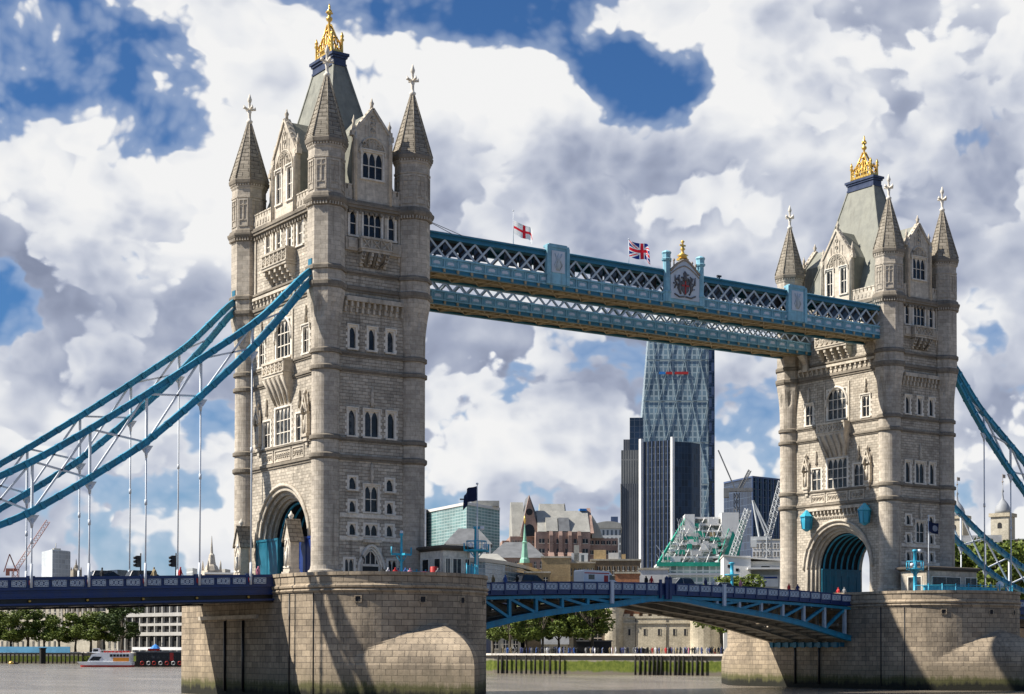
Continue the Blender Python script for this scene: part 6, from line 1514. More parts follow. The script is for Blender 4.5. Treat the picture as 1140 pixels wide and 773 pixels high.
# castle curtain wall with towers
def crenel(F, mb, a0, a1, b0, b1, z0, h, w):
    F.box(mb, a0, a1, b0, b1, z0, z0+h*.5); n = max(1, int((a1-a0)/w)); s = (a1-a0)/n
    for i in range(n): F.box(mb, a0+i*s+s*.22, a0+(i+1)*s-s*.22, b0, b1, z0+h*.5, z0+h)
def castle():
    F = Frame(745, 395, R(-8)); m = F.m; root = thing('castle_wall', 'pale medieval castle wall with battlements and round towers behind the wharf crowd', 'castle', F.p(0, 0, GZ))
    zt = 12.6; mb = MB(); F.box(mb, -13.5, 9, 0, 6, GZ, zt); F.box(mb, 9, 42, 3.0, 8, GZ, zt-1.6); F.box(mb, -13.5, 6, -.3, 0, 8.4+3, 8.7+3); part(root, 'curtain_wall', mb, 'castle')
    bm = MB(); crenel(F, bm, -13.4, 6.5, -.15, .6, zt, 1.1, 2.1); part(root, 'battlement', bm, 'castle')
    b2 = MB(); crenel(F, b2, 11, 42, 2.85, 3.6, zt-1.6, 1.0, 2.2); part(root, 'battlement', b2, 'castle')
    for a, b, r, z in ((-13.2, .6, 2.3, 15.5), (8.6, 1.6, 4.0, 16.0)):
        c = F.p(a, b, 0); t = MB(); t.lathe([(GZ, r*1.08), (GZ+1.5, r), (z-1.2, r), (z-1.1, r*1.05), (z, r*1.05)], (c.x, c.y), 18, 0, False)
        for k in range(10): an = k*PI/5; t.box(c.x+r*.96*math.cos(an)-.45, c.x+r*.96*math.cos(an)+.45, c.y+r*.96*math.sin(an)-.45, c.y+r*.96*math.sin(an)+.45, z, z+.9)
        part(root, 'round_tower', t, 'castle')
    lm = MB(); lm.box(-.28, .28, -.08, .05, 0, 1.5); lm.box(-.4, .4, -.12, .05, 1.5, 1.65, 1); lm.box(-.4, -.28, -.1, .05, 0, 1.5, 1); lm.box(.28, .4, -.1, .05, 0, 1.5, 1); lme = lm.mesh('slit_window', ['dark', 'palestone'])
    for a in (-9.5, -5.8, -2.4, 1.2, 3.8): q = F.p(a, 0, 8.6); part(root, 'slit_window', lme, None, q, F.rz)
    for a in (14, 18.5, 24, 29): q = F.p(a, 3.0, 8.0); part(root, 'slit_window', lme, None, q, F.rz)
    am = MB(); n = 10; pts = [F.p(-6.2+1.7*-math.cos(PI*k/n), -.12, GZ+.2+1.5*math.sin(PI*k/n)) for k in range(n+1)]
    am.poly([F.p(-7.9, -.05, GZ)]+pts+[F.p(-4.5, -.05, GZ)]); part(root, 'water_gate', am, 'dark')
    rm = MB(); rm.tube(pts, .18, 6); part(root, 'gate_arch', rm, 'palestone')
    for a in (-8.0, -.6): d = MB(); d.tube([F.p(a, -.12, GZ), F.p(a, -.12, zt)], .09, 6); part(root, 'drainpipe', d, 'black')
    up = MB(); F.box(up, -10, 4, 6.5, 13, zt, 16.2); F.prismb(up, [(6.2, 16.2), (13.3, 16.2), (9.7, 18.4)], -10.2, 4.2, 1); part(root, 'upper_house', up, ['brickbrown', 'slate'])
    ch = MB(); F.box(ch, -6, -5, 9, 10, 17.5, 20.0); part(root, 'chimney', ch, 'brickred')
castle()
def hut(label, u, d, w, dep, zw, zr, wall, roof, name='riverside_house', turn=0.0, wins=3):
    F = Frame(u, d, turn); root = thing(name, label, 'house', F.p(0, 0, GZ)); mb = MB(); F.box(mb, -w/2, w/2, 0, dep, GZ, zw); part(root, 'wall', mb, wall)
    if zr > zw: rm = MB(); F.prismb(rm, [(-.4, zw), (dep+.4, zw), (dep/2, zr)], -w/2-.3, w/2+.3); part(root, 'roof', rm, roof)
    else: rm = MB(); F.box(rm, -w/2-.2, w/2+.2, -.2, dep+.2, zw, zw+.3); part(root, 'roof', rm, roof)
    if wins: wgrid(root, F.p(-w/2, 0, 0), F.p(w/2, 0, 0), GZ+.8, zw-.3, wins, 1, .45, .6)
hut('black flat roofed kiosk on the wharf under the tall trees', 661, 376, 8, 3, 7.0, 0, 'black', 'slate', 'kiosk', 0, 0); hut('small house with tiled roof among the wharf trees', 618, 392, 6, 6, 6.4, 9.2, 'palestone', 'slate')
hut('pale stone house left of the castle round tower', 655, 404, 9, 6, 11.5, 0, 'castle', 'slate', 'riverside_house', 0, 2); hut('low cream building at the left end of the wharf', 563, 395, 7, 6, 8.4, 0, 'palestone', 'slate')

# ------------------------------------------------------------------ middle distance, between the towers
def teal_office():
    Q = quad(470, 745, 519, 700, 556, 728); zt = zv(562, 700); root = thing('glass_office', 'blocky teal glass office building right of the larger tower', 'office block', (Q[1].x, Q[1].y, GZ))
    part(root, 'glass_body', body(Q, GZ, zt), 'c_teal'); part(root, 'roof_edge', body(quad(469.6, 744, 519, 699, 556.4, 727), zt, zt+1.2), 'concrete')
    F = Frame(540, 716); mb = MB(); F.box(mb, -6, 6, 4, 10, zt+1.2, zt+3.6); part(root, 'roof_plant', mb, 'zinc')
    m2 = MB(); F.box(m2, -8.5, -7.9, 3, 4, zt+1.2, zt+4.5); F.box(m2, -11, -8.5, 3.2, 3.8, zt+3.8, zt+4.4); part(root, 'window_crane', m2, 'black')
teal_office()
Q = quad(455, 770, 474, 735, 480, 760); solo('glass_block', body(Q, GZ, zv(566, 735)), 'c_navy', 'narrow dark blue glass block edging out from behind the larger tower', 'office block')
def pavilion():
    P_ = [gp(u, d) for u, d in ((488, 415), (515, 412), (540, 416), (562, 428), (582, 448), (597, 475), (606, 510), (609, 545))]; back = [gp(600, 590), gp(500, 560)]
    zt = zv(626, 416); root = thing('curved_office', 'long curved glass office with overhanging flat roof behind the roadway', 'office block', (P_[2].x, P_[2].y, GZ))
    mb = MB(); A = P_+back; mb.hexa([(p.x, p.y, GZ) for p in A], [(p.x, p.y, zt) for p in A]); part(root, 'glass_front', mb, 'c_pav')
    rm = MB(); c = sum(A, Vector())/len(A); B = [p+(p-c).normalized()*1.6 for p in A]; rm.hexa([(p.x, p.y, zt) for p in B], [(p.x, p.y, zt+.9) for p in B]); part(root, 'flat_roof', rm, 'zinc')
    bb = MB(); B = [p+(p-c).normalized()*.35 for p in A]; bb.hexa([(p.x, p.y, GZ) for p in B], [(p.x, p.y, zt-9.5) for p in B]); part(root, 'lower_storey', bb, 'craneblue')
pavilion()
def hiproof(label, u0, u1, d, ve, vr, wall, roof, dep, wins=0):
    F = Frame((u0+u1)/2, d); w = (u1-u0)*F.m/2; ze, zr = zv(ve, d), zv(vr, d); root = thing('warehouse', label, 'warehouse', F.p(0, 0, GZ))
    mb = MB(); F.box(mb, -w, w, 0, dep, GZ, ze); part(root, 'wall', mb, wall)
    rm = MB(); o = .6; b0 = [F.p(-w-o, -o, ze), F.p(w+o, -o, ze), F.p(w+o, dep+o, ze), F.p(-w-o, dep+o, ze)]; t0, t1 = F.p(-w*.45, dep/2, zr), F.p(w*.45, dep/2, zr)
    rm.poly([b0[0], b0[1], t1, t0]); rm.poly([b0[1], b0[2], t1]); rm.poly([b0[2], b0[3], t0, t1]); rm.poly([b0[3], b0[0], t0]); part(root, 'roof', rm, roof)
    if wins: wgrid(root, F.p(-w, 0, 0), F.p(w, 0, 0), ze-4.2, ze-.6, wins, 1, .4, .6)
hiproof('brick warehouse with dark slate roof behind the nearer control cabin', 496, 546, 540, 606, 586, 'render', 'slate', 18, 7)
hiproof('long warehouse with grey slate roof right of the flagpole', 544, 606, 570, 621, 601, 'brickpink', 'slate', 24, 9)
hiproof('white low warehouse with pale roof under the flagpole', 520, 566, 505, 628, 615, 'render', 'zinc', 14, 5)
def green_spire():
    F = Frame(584, 470); c = F.p(0, 0, 0); root = thing('church_spire', 'slender pale green copper spire before the pink gabled building', 'spire', F.p(0, 0, GZ)); mb = MB()
    z0, z1 = zv(627, 470), zv(583, 470); mb.lathe([(GZ, 2.2), (z0, 2.2)], (c.x, c.y), 8, 0, False); part(root, 'base', mb, 'brickbrown')
    sp = MB(); h = z1-z0; sp.lathe([(z0, 1.5), (z0+h*.1, 1.3), (z0+h*.14, 1.0), (z0+h*.5, .62), (z0+h*.53, .85), (z0+h*.56, .5), (z0+h*.9, .18), (z0+h, .05)], (c.x, c.y), 8, 0, False); part(root, 'spire', sp, 'copper')
    fb = MB(); fb.lathe([(z1, .1), (z1+1, .35), (z1+1.6, .3), (z1+2.4, .05)], (c.x, c.y), 6); part(root, 'vane', fb, 'gold')
green_spire()
def minster():
    d = 640; F = Frame(628, d, R(6)); m = F.m; x = lambda u: (u-628)*m; z = lambda v: zv(v, d)
    root = thing('gothic_offices', 'pink brick office complex with steep grey gabled roofs', 'office block', F.p(0, 0, GZ))
    mb = MB(); F.box(mb, x(568), x(612), 2, 30, GZ, z(597)); F.box(mb, x(595), x(656), -4, 26, GZ, z(593)); F.box(mb, x(656), x(690), 4, 30, GZ, z(598))
    F.box(mb, x(560), x(571), 6, 20, GZ, z(601)); part(root, 'brick_body', mb, 'brickpink')
    # left gable block
    g1 = MB(); F.prism(g1, [(x(580), z(598)), (x(599), z(598)), (x(599), z(590)), (x(589), z(551)), (x(580), z(590))], .5, 3); part(root, 'front_gable', g1, 'brickpink')
    r1 = MB(); F.prism(r1, [(x(579.2), z(595)), (x(606), z(595)), (x(589.5), z(550))], 3, 22); part(root, 'steep_roof', r1, 'slate')
    r1b = MB(); F.prismb(r1b, [(4, z(597)), (24, z(597)), (16, z(556)), (13, z(556))], x(571), x(585)); part(root, 'steep_roof', r1b, 'zinc')
    w1 = MB(); n = 10; c = x(589); zc = z(590); w1.poly([F.p(c-2, .35, z(597))]+[F.p(c-2*math.cos(PI*k/n), .35, zc+2.2*math.sin(PI*k/n)) for k in range(n+1)]+[F.p(c+2, .35, z(597))]); part(root, 'arched_window', w1, 'glass')
    ro = MB(); zc = z(570); ro.poly([F.p(c+1.3*math.cos(2*PI*k/14), .35, zc+1.3*math.sin(2*PI*k/14)) for k in range(14)]); part(root, 'round_window', ro, 'dark')
    # back roof and right roof
    r2 = MB(); F.prismb(r2, [(20, z(590)), (44, z(590)), (33, z(553)), (30, z(553))], x(608), x(637)); part(root, 'steep_roof', r2, 'zinc')
    e2 = MB(); F.prismb(e2, [(20, z(590)), (44, z(590)), (31.5, z(552))], x(637.01), x(638.5)); part(root, 'roof_end', e2, 'slate')
    r3 = MB(); F.prismb(r3, [(-3.5, z(592.5)), (22, z(592.5)), (11, z(567)), (6, z(567))], x(598), x(656)); part(root, 'steep_roof', r3, 'zinc')
    g3 = MB(); F.prismb(g3, [(-4, z(594)), (22, z(594)), (8.5, z(563))], x(656.01), x(660)); part(root, 'end_gable', g3, 'brickpink')
    r4 = MB(); F.prism(r4, [(x(660), z(598)), (x(673), z(598)), (x(668), z(585)), (x(660), z(572))], 3, 24); part(root, 'skirt_roof', r4, 'zinc')
    for u0, u1 in ((607, 620), (621, 633)):
        dm = MB(); F.prismb(dm, [(-3.9, z(592)), (8, z(592)), (8, z(575)), (0, z(576))], x(u0), x(u1)); part(root, 'roof_dormer', dm, 'slate' if u0 > 610 else 'zinc')
    # brick piers and window bands
    for u in (612, 622.5, 633, 643.5): pm = MB(); F.box(pm, x(u)-.7, x(u)+.7, -5.0, -4, GZ, z(597)); F.prismb(pm, [(-5.0, z(597)), (-4, z(597)), (-4, z(592))], x(u)-.7, x(u)+.7); part(root, 'buttress', pm, 'brickpink')
    for v0, v1 in ((606, 600), (617, 611)):
        a = F.p(x(597), -4, 0); b = F.p(x(655), -4, 0); wgrid(root, a, b, z(v0), z(v1), 6, 1, .62, .8, 'p')
        a = F.p(x(657), 4, 0); b = F.p(x(689), 4, 0); wgrid(root, a, b, z(v0), z(v1), 5, 1, .7, .7, 'p')
    a = F.p(x(569), 2, 0); b = F.p(x(595), 2, 0); wgrid(root, a, b, z(606), z(600), 7, 1, .5, .5, 'p')
    for u in (612, 622.5, 633, 643.5): q = MB(); F.prismb(q, [(-10, z(630)), (-4, z(630)), (-4, z(614)), (-8.5, z(622))], x(u)-1.0, x(u)+1.0); part(root, 'porch_gable', q, 'brickpink')
    bl = MB(); F.box(bl, x(647), x(655), 5, 9, z(567), z(564.5)); part(root, 'blue_sheet', bl, 'craneblue' if False else 'tealblue')
MT['tealblue'] = paint('blue_sheet', (.03, .20, .55), .6, 0, .1, 1)
minster()
def arched_office():
    d = 720; F = Frame(679, d); x = lambda u: (u-679)*F.m; root = thing('grey_office', 'grey office with rounded roof between the pink gables and dark towers', 'office block', F.p(0, 0, GZ))
    mb = MB(); F.box(mb, x(664), x(691), 0, 30, GZ, zv(588, d)); part(root, 'wall', mb, 'c_grey')
    rm = MB(); n = 8; pts = [(x(664)-.5, zv(588, d)), (x(691)+.5, zv(588, d))]+[(x(lerp(691, 664, k/n)), zv(588-8*math.sin(PI*(.25+.5*k/n)), d)) for k in range(n+1)]; F.prism(rm, pts, -.5, 30); part(root, 'rounded_roof', rm, 'zinc')
    pm = MB(); F.box(pm, x(680), x(688), 4, 12, zv(581, d), zv(574, d)); part(root, 'roof_plant', pm, 'craneblue')
arched_office()
def offices(label, u0, u1, d, vt, mat_, nx, nz, dep=20, name='brick_offices', turn=0.0, z0v=650, extra=()):
    F = Frame((u0+u1)/2, d, turn); w = (u1-u0)*F.m/2; zt = zv(vt, d); root = thing(name, label, 'office block', F.p(0, 0, GZ)); mb = MB(); F.box(mb, -w, w, 0, dep, GZ, zt); part(root, 'wall', mb, mat_)
    cp = MB(); F.box(cp, -w-.25, w+.25, -.25, dep+.25, zt, zt+.45); part(root, 'roof_edge', cp, 'palestone')
    if nx: wgrid(root, F.p(-w, 0, 0), F.p(w, 0, 0), zv(z0v, d), zt-.6, nx, nz, .5, .55)
    for a0, a1, h, mm in extra: q = MB(); F.box(q, lerp(-w, w, a0), lerp(-w, w, a1), 3, 9, zt+.45, zt+h); part(root, 'roof_plant', q, mm)
    return root
offices('plain tan brick block behind the white van', 603, 635, 455, 621, 'bricktan', 0, 0, 20, 'brick_offices', 0, 650, ())
offices('lower tan brick block just left of the ambulance', 584, 612, 440, 638, 'bricktan', 3, 1, 10)
offices('tan brick offices with a row of windows right of the plain tan block', 633, 662, 460, 627, 'bricktan', 6, 1, 20, 'brick_offices', 0, 644, ((.1, .75, 3.0, 'c_grey'), (.2, .4, 5.2, 'zinc')))
offices('brown brick offices below the dark tower', 658, 713, 470, 624, 'brickbrown', 10, 1, 20, 'brick_offices', 0, 644, ((.05, .3, 3.2, 'bricktan'), (.35, .55, 2.4, 'concrete'), (.62, .7, 2.0, 'bricktan')))
offices('low orange brick block behind the middle of the opening span', 685, 712, 400, 638.5, 'brickred', 0, 0, 12)
offices('grey low building at the foot of the dark finned tower', 711, 744, 420, 634, 'concrete', 0, 0, 14)

# towers of the City
def block_dark():
    d = 1000; F = Frame(702, d); x = lambda u: (u-702)*F.m; z = lambda v: zv(v, d); root = thing('striped_tower', 'slim stepped dark office tower with vertical stripes, leftmost of the skyscrapers', 'skyscraper', F.p(0, 0, GZ))
    mb = MB(); F.box(mb, x(691), x(714), 0, 34, GZ, z(538)); part(root, 'lower_shaft', mb, 'c_strip')
    m2 = MB(); F.box(m2, x(691.5), x(713), 2, 32, z(538), z(500)); part(root, 'middle_shaft', m2, 'c_strip2')
    m3 = MB(); F.box(m3, x(694), x(702), 6, 26, z(500), z(487)); part(root, 'upper_step', m3, 'c_strip'); m4 = MB(); F.box(m4, x(701), x(716), 4, 30, z(500), z(463)); part(root, 'top_block', m4, 'c_navy')
    e = MB(); F.box(e, x(690.6), x(691.3), -.8, 2, GZ, z(538)); part(root, 'edge_fin', e, 'concrete')
MT['c_strip2'] = curtain('striped_grey', (.10, .105, .105), (.20, .20, .19), 1.5, 60, .4, .4, .3)
block_dark()
def finned():
    d = 900; z = lambda v: zv(v, d); P0, P1, P2, P3 = gp(712.5, 905), gp(747.5, 896), gp(770, 900), gp(779.5, 906); zt = z(490)
    root = thing('finned_tower', 'dark glass tower with white corner fins in front of the wedge tower', 'skyscraper', (P1.x, P1.y, GZ)); bk = [gp(781, 950), gp(716, 950)]
    A = [P0, P1]+bk[::-1][0:0]; mb = MB(); B4 = (P0, P1, gp(748, 946), gp(716, 955)); mb.hexa([(p.x, p.y, GZ) for p in B4], [(p.x, p.y, zt) for p in B4]); part(root, 'finned_face', mb, 'c_fin')
    off_ = lambda p: p+(p-Vector((CAM.x, CAM.y, 0))).normalized()*-.6
    m2 = MB(); q = [off_(P1), P2, P3, bk[0]]; m2.hexa([(p.x, p.y, GZ) for p in q], [(p.x, p.y, zt-.8) for p in q]); part(root, 'glass_face', m2, 'c_navyglass')
    for p, w in ((P0, .9), (P1, .8)):
        f = MB(); f.box(p.x-w, p.x+w, p.y-w-1, p.y+w-1, GZ, zt+1.5); part(root, 'corner_fin', f, 'render')
    d_ = (P1-P0); n = 8
    for i in range(1, n): q = P0+d_*(i/n); f = MB(); f.box(q.x-.13, q.x+.13, q.y-.5, q.y, GZ, zt); part(root, 'fin', f, 'craneblue')
MT['c_navyglass'] = curtain('navy_reflect', (.02, .04, .075), (.04, .06, .09), 1.9, 3.6, .14, .3, .6, .3)
finned()
def wedge():
    d = 1100; F = Frame(750, d, R(4)); x = lambda u: (u-750)*F.m; z = lambda v: zv(v, d); H = 226.0; zb = GZ
    xl = lambda zz: lerp(x(694), x(725), (zz-zb)/(H-zb)); xr = lambda zz: lerp(x(786), x(790.5), 0)
    bf = lambda zz: lerp(-6, 16, (zz-zb)/(H-zb))     # the front leans back
    root = thing('wedge_tower', 'tapering wedge shaped glass skyscraper with diagonal steel frame', 'skyscraper', F.p(0, 0, GZ))
    mb = MB(); mb.hexa([F.p(xl(zb), bf(zb), zb), F.p(x(790), bf(zb), zb), F.p(x(790), 40, zb), F.p(xl(zb), 40, zb)], [F.p(xl(H), bf(H), H), F.p(x(790), bf(H), H), F.p(x(790), 40, H), F.p(xl(H), 40, H)]); part(root, 'glass_wedge', mb, 'c_wedge')
    cm = MB(); F.box(cm, x(790.2), x(796.8), 6, 44, zb, H-6); part(root, 'service_core', cm, 'c_navy')
    for i in range(26):
        zz = zb+10+i*8; q = MB(); F.box(q, x(791), x(796), 5.4, 6, zz, zz+.7); F.box(q, x(791) if i % 2 else x(793.4), x(793.4) if i % 2 else x(796), 5.2, 6, zz+1, zz+6.5); part(root, 'core_bracing', q, 'craneblue')
    lv = [zb+k*28.0 for k in range(9)]; NB = 4
    for k, (za, zc) in enumerate(zip(lv, lv[1:])):
        zc = min(zc, H)
        q = MB(); q.beam(F.p(xl(zc), bf(zc)-.5, zc), F.p(x(790), bf(zc)-.5, zc), .4, .6); part(root, 'frame_beam', q, 'steelframe')
        for i in range(NB):
            a0 = lerp(xl(za), x(790), i/NB); a1 = lerp(xl(za), x(790), (i+1)/NB); am = lerp(xl(zc), x(790), (i+.5)/NB); t0 = lerp(xl(zc), x(790), i/NB); t1 = lerp(xl(zc), x(790), (i+1)/NB); ab = lerp(xl(za), x(790), (i+.5)/NB)
            prs = ((a0, am), (a1, am)) if k % 2 == 0 else ((ab, t0), (ab, t1))
            for p, r_ in prs: q = MB(); q.beam(F.p(p, bf(za)-.5, za), F.p(r_, bf(zc)-.5, zc), .36, .36); part(root, 'frame_diagonal', q, 'steelframe')
    for u0, u1, mm in ((735, 742, 'tealblue'), (743, 750, 'red'), (753, 768, 'red')): zz = z(412); q = MB(); F.box(q, x(u0), x(u1), bf(zz)-.9, bf(zz)-.4, zz, zz+1.7); part(root, 'floor_sheeting', q, mm)
MT['steelframe'] = paint('steel_frame', (.20, .27, .31), .5, 0, .1, .3)
wedge()
def navyblock():
    Q = quad(806, 830, 838, 800, 872, 815); zt = zv(531, 800); root = thing('navy_block', 'broad navy glass office block left of the smaller tower', 'skyscraper', (Q[1].x, Q[1].y, GZ)); part(root, 'glass_body', body(Q, GZ, zt), 'c_navy')
    part(root, 'roof_edge', body(quad(805.8, 829, 838, 799, 872.2, 814), zt, zt+.8), 'craneblue')
    P_, Q_ = gp(838, 798.5), gp(872, 813.5)
    for i in range(7):
        q = P_.lerp(Q_, i/6); f = MB(); f.box(q.x-.25, q.x+.25, q.y-.25, q.y+.25, GZ, zt); part(root, 'mullion', f, 'craneblue')
navyblock()
offices('pale grey office block with many small windows behind the white crane', 838, 872, 640, 601, 'concrete', 9, 3, 16, 'pale_offices', 0, 630)
def scaffold():
    d = 560; F = Frame(780, d, R(5)); x = lambda u: (u-780)*F.m; z = lambda v: zv(v, d); root = thing('scaffolded_building', 'half built sloping block wrapped in white scaffold and green netting', 'building site', F.p(0, 0, GZ))
    zb, zt = z(627), z(573); L0, L1, R0, R1 = x(733), x(767), x(806), x(833)
    core = MB(); F.box(core, x(765), x(776), 9, 18, GZ, z(569.5)); part(root, 'lift_core', core, 'render'); c2 = MB(); F.box(c2, x(806.5), x(826), 9, 18, GZ, z(567.5)); part(root, 'lift_core', c2, 'render')
    base = MB(); F.box(base, x(733), x(807), 2, 26, GZ, z(640)); F.box(base, x(733.5), x(806), 2.6, 25, z(640), z(628)); part(root, 'lower_floors', base, ['c_pale'])
    cp = MB(); F.box(cp, x(731.5), x(808), 1, 26, z(640), z(637.5)); part(root, 'white_band', cp, 'render')
    NF = 7
    for k in range(NF+1):
        t = k/NF; zz = lerp(zb, zt, t); a0, a1 = lerp(L0, L1, t), lerp(R0, R1, t)-2; b0 = lerp(2, 12, t)
        q = MB(); F.box(q, a0, a1, b0, 24, zz-.35, zz+.35); part(root, 'floor_slab', q, 'render')
        if k < NF:
            w_ = MB(); F.box(w_, a0+1.5, a1-1, b0+4, 23, zz+.25, lerp(zb, zt, (k+1)/NF)-.25); part(root, 'dark_storey', w_, 'c_pale')
    for i in range(6):
        t = i/5; p = F.p(lerp(L0, R0-2, t), 1.4, zb); q_ = F.p(lerp(L1, R1-4, t), 11.5, zt); s = MB(); s.beam(p, q_, .22, .22); part(root, 'raking_pole', s, 'render' if 0 < i < 5 else 'netting')
    rr = random.Random(9)
    for i in range(70):
        t = rr.uniform(0, .9); u_ = rr.uniform(0, 1); a0, a1 = lerp(L0, L1, t), lerp(R0, R1, t)-3; p = F.p(lerp(a0, a1, u_), lerp(1.6, 11, t), lerp(zb, zt, t)); e_ = p+F.a*rr.uniform(-3, 3)+Vector((0, 0, rr.uniform(2, 4.5))); s = MB(); s.beam(p, e_, .16, .16); part(root, 'scaffold_pole', s, 'cranegrey')
    for i in range(24):
        t = rr.uniform(0, .85); u_ = rr.uniform(.05, .9); a0, a1 = lerp(L0, L1, t), lerp(R0, R1, t)-3; zz = lerp(zb, zt, t); a = lerp(a0, a1, u_); s = MB(); F.box(s, a, a+rr.uniform(1.5, 4), lerp(2, 12, t)-.3, lerp(2, 12, t), zz+.3, zz+rr.uniform(1.2, 2.6)); part(root, 'site_panel', s, rr.choice(['render', 'netting', 'bricktan', 'render', 'netting', 'concrete']))
    n1 = MB(); F.box(n1, L0-.5, R0+.5, .6, 1.0, z(630), z(625.5)); part(root, 'green_netting', n1, 'netting')
    n2 = MB(); n2.poly([F.p(R0-1, 1.2, z(629)), F.p(R0+5, 6, z(629)), F.p(R1+1, 14, z(575)), F.p(R1-2.5, 11.6, z(575))]); n2.poly([F.p(R0-1, 1.25, z(629)), F.p(R1-2.5, 11.65, z(575)), F.p(R1+1, 14.05, z(575)), F.p(R0+5, 6.05, z(629))]); part(root, 'green_netting', n2, 'netting')
    n3 = MB(); n3.beam(F.p(L0, 1.0, zb), F.p(L1, 11.4, zt), .5, .9); part(root, 'green_netting', n3, 'netting')
MT['c_pale'] = curtain('pale_site_glass', (.33, .45, .41), (.58, .62, .60), 2.2, 2.0, .25, .3, .6)
scaffold()
def latticebar(mb, p, q, w, n, r=.14, up=None):
    """square lattice boom between p and q"""
    p, q = Vector(p), Vector(q); d = (q-p).normalized(); u = Vector((0, 0, 1)) if abs(d.z) < .9 else Vector((1, 0, 0)); a = d.cross(u).normalized()*w/2; b = a.cross(d).normalized()*w/2
    cs = [-a-b, a-b, a+b, -a+b]
    for c in cs: mb.tube([p+c, q+c], r, 4, 0, False)
    for i in range(n):
        s0, s1 = p.lerp(q, i/n), p.lerp(q, (i+1)/n)
        for k in range(4): 
            c0, c1 = cs[k], cs[(k+1) % 4]; mb.tube([s0+(c0 if i % 2 else c1), s1+(c1 if i % 2 else c0)], r*.7, 3, 0, False)
def crane(label, u, d, vb, vt, jib, aframe, cab, mat_, w=2.0, back=None, name='tower_crane'):
    F = Frame(u, d); x = lambda uu: (uu-u)*F.m; z = lambda v: zv(v, d); root = thing(name, label, 'crane', F.p(0, 0, GZ), 0, 'construction cranes')
    q = MB(); latticebar(q, F.p(0, 0, GZ), F.p(0, 0, z(vt)), w, max(6, int((z(vt)-GZ)/2.5)), .2); part(root, 'mast', q, mat_)
    if jib: q = MB(); latticebar(q, F.p(x(jib[0][0]), 0, z(jib[0][1])), F.p(x(jib[1][0]), jib[2], z(jib[1][1])), w*.75, 18, .17); part(root, 'jib', q, mat_)
    for (a, b) in aframe: q = MB(); q.beam(F.p(x(a[0]), 0, z(a[1])), F.p(x(b[0]), 0, z(b[1])), .55, .55); part(root, 'frame_strut', q, mat_)
    if cab: q = MB(); F.box(q, x(cab[0]), x(cab[1]), -1.6, 1.6, z(cab[3]), z(cab[2])); F.box(q, x(cab[0]), x(cab[0])+2.2, -2.2, 2.2, z(cab[3])-2.5, z(cab[3])); part(root, 'machinery_deck', q, mat_)
    return root
crane('white lattice luffing crane rising beside the smaller tower', 854, 600, 626, 598, ((855, 597), (871, 534), 4), (((854, 598), (838.5, 556)), ((838.5, 556), (846, 600)), ((838.5, 556), (855, 590))), (836, 858, 597, 601), 'cranegrey', 2.4)
crane('pale lattice boom crane leaning right over the scaffolded block', 815, 540, 640, 622, ((814.5, 621), (833, 566), 2), (), (811, 818, 622, 626), 'cranegrey', 2.0)
crane('far green masted crane with thin raised jib above the scaffolded block', 820.5, 700, 600, 548, ((823, 546), (835, 523), 0), (((820, 547), (800, 500)), ((820, 547), (826, 534))), (806, 838, 543, 546.5), 'slate', 1.6)
MT['bandstone'] = paint('band_stone', (.47, .45, .41), .8, 0, .12, .2, .3, .2)
def modern_white():
    d = 385; F = Frame(838, d, R(4)); x = lambda u: (u-838)*F.m; z = lambda v: zv(v, d); root = thing('white_building', 'low white modern building with canopy beside the smaller tower', 'office block', F.p(0, 0, GZ))
    mb = MB(); F.box(mb, x(806), x(836), 0, 14, GZ, z(618.5)); F.box(mb, x(836), x(880), 2, 14, GZ, z(624)); part(root, 'wall', mb, 'render')
    cn = MB(); F.box(cn, x(832), x(880), -3, 2, z(634), z(632)); part(root, 'canopy', cn, 'render')
    rf = MB(); F.prism(rf, [(x(805), z(618.5)), (x(880), z(625)), (x(880), z(623.4)), (x(805), z(617))], -.4, 14.2); part(root, 'roof_slab', rf, 'concrete')
    for u, v in ((812, 630), (821, 634), (850, 631), (853, 631), (856, 631)):
        q = MB(); F.box(q, x(u)-.35, x(u)+.35, -.05 if u < 836 else 1.95, .3 if u < 836 else 2.2, z(v+1.6), z(v-1.6)); part(root, 'window', q, 'glass')
    q = MB(); F.box(q, x(838), x(872), -.8, 1.9, z(655), z(640)); part(root, 'glass_shopfront', q, 'c_grey')
    sg = MB(); F.box(sg, x(840), x(866), -1.2, -.9, z(653), z(641), 0); F.box(sg, x(841), x(865), -1.28, -1.2, z(644), z(641.8), 1); F.box(sg, x(842), x(853), -1.28, -1.2, z(648.5), z(647), 1); part(root, 'blue_white_panel', sg, ['render', 'royal'])
    po = MB(); F.box(po, x(867), x(868.5), -2.6, -2.2, GZ, z(634)); part(root, 'canopy_post', po, 'render')
modern_white()
for u, d, h, lb in ((803, 372, 18.0, 'round green bush left of the teal lamp beyond the opening span'), (827, 372, 18.6, 'taller green bush right of the teal lamp beyond the opening span')):
    p = gp(u, d); o = tree(0, (p.x, p.y, GZ), h, u, lb, 'bushes beyond the opening span'); o['category'] = 'tree'
def far_lamp():
    F = Frame(815, 360); c = F.p(0, 0, 0); root = thing('signal_mast', 'teal mast with round gallery seen between the two bushes', 'lamp mast', F.p(0, 0, GZ), 0, 'teal river signal masts'); m = MB(); z = lambda v: zv(v, 360)
    m.lathe([(GZ, .35), (z(645), .3), (z(641), .3), (z(640), 1.6), (z(639), 1.6), (z(638.8), .4), (z(628), .35), (z(626.5), .8), (z(625.5), .3)], (c.x, c.y), 12); part(root, 'post', m, 'brightteal')
far_lamp()
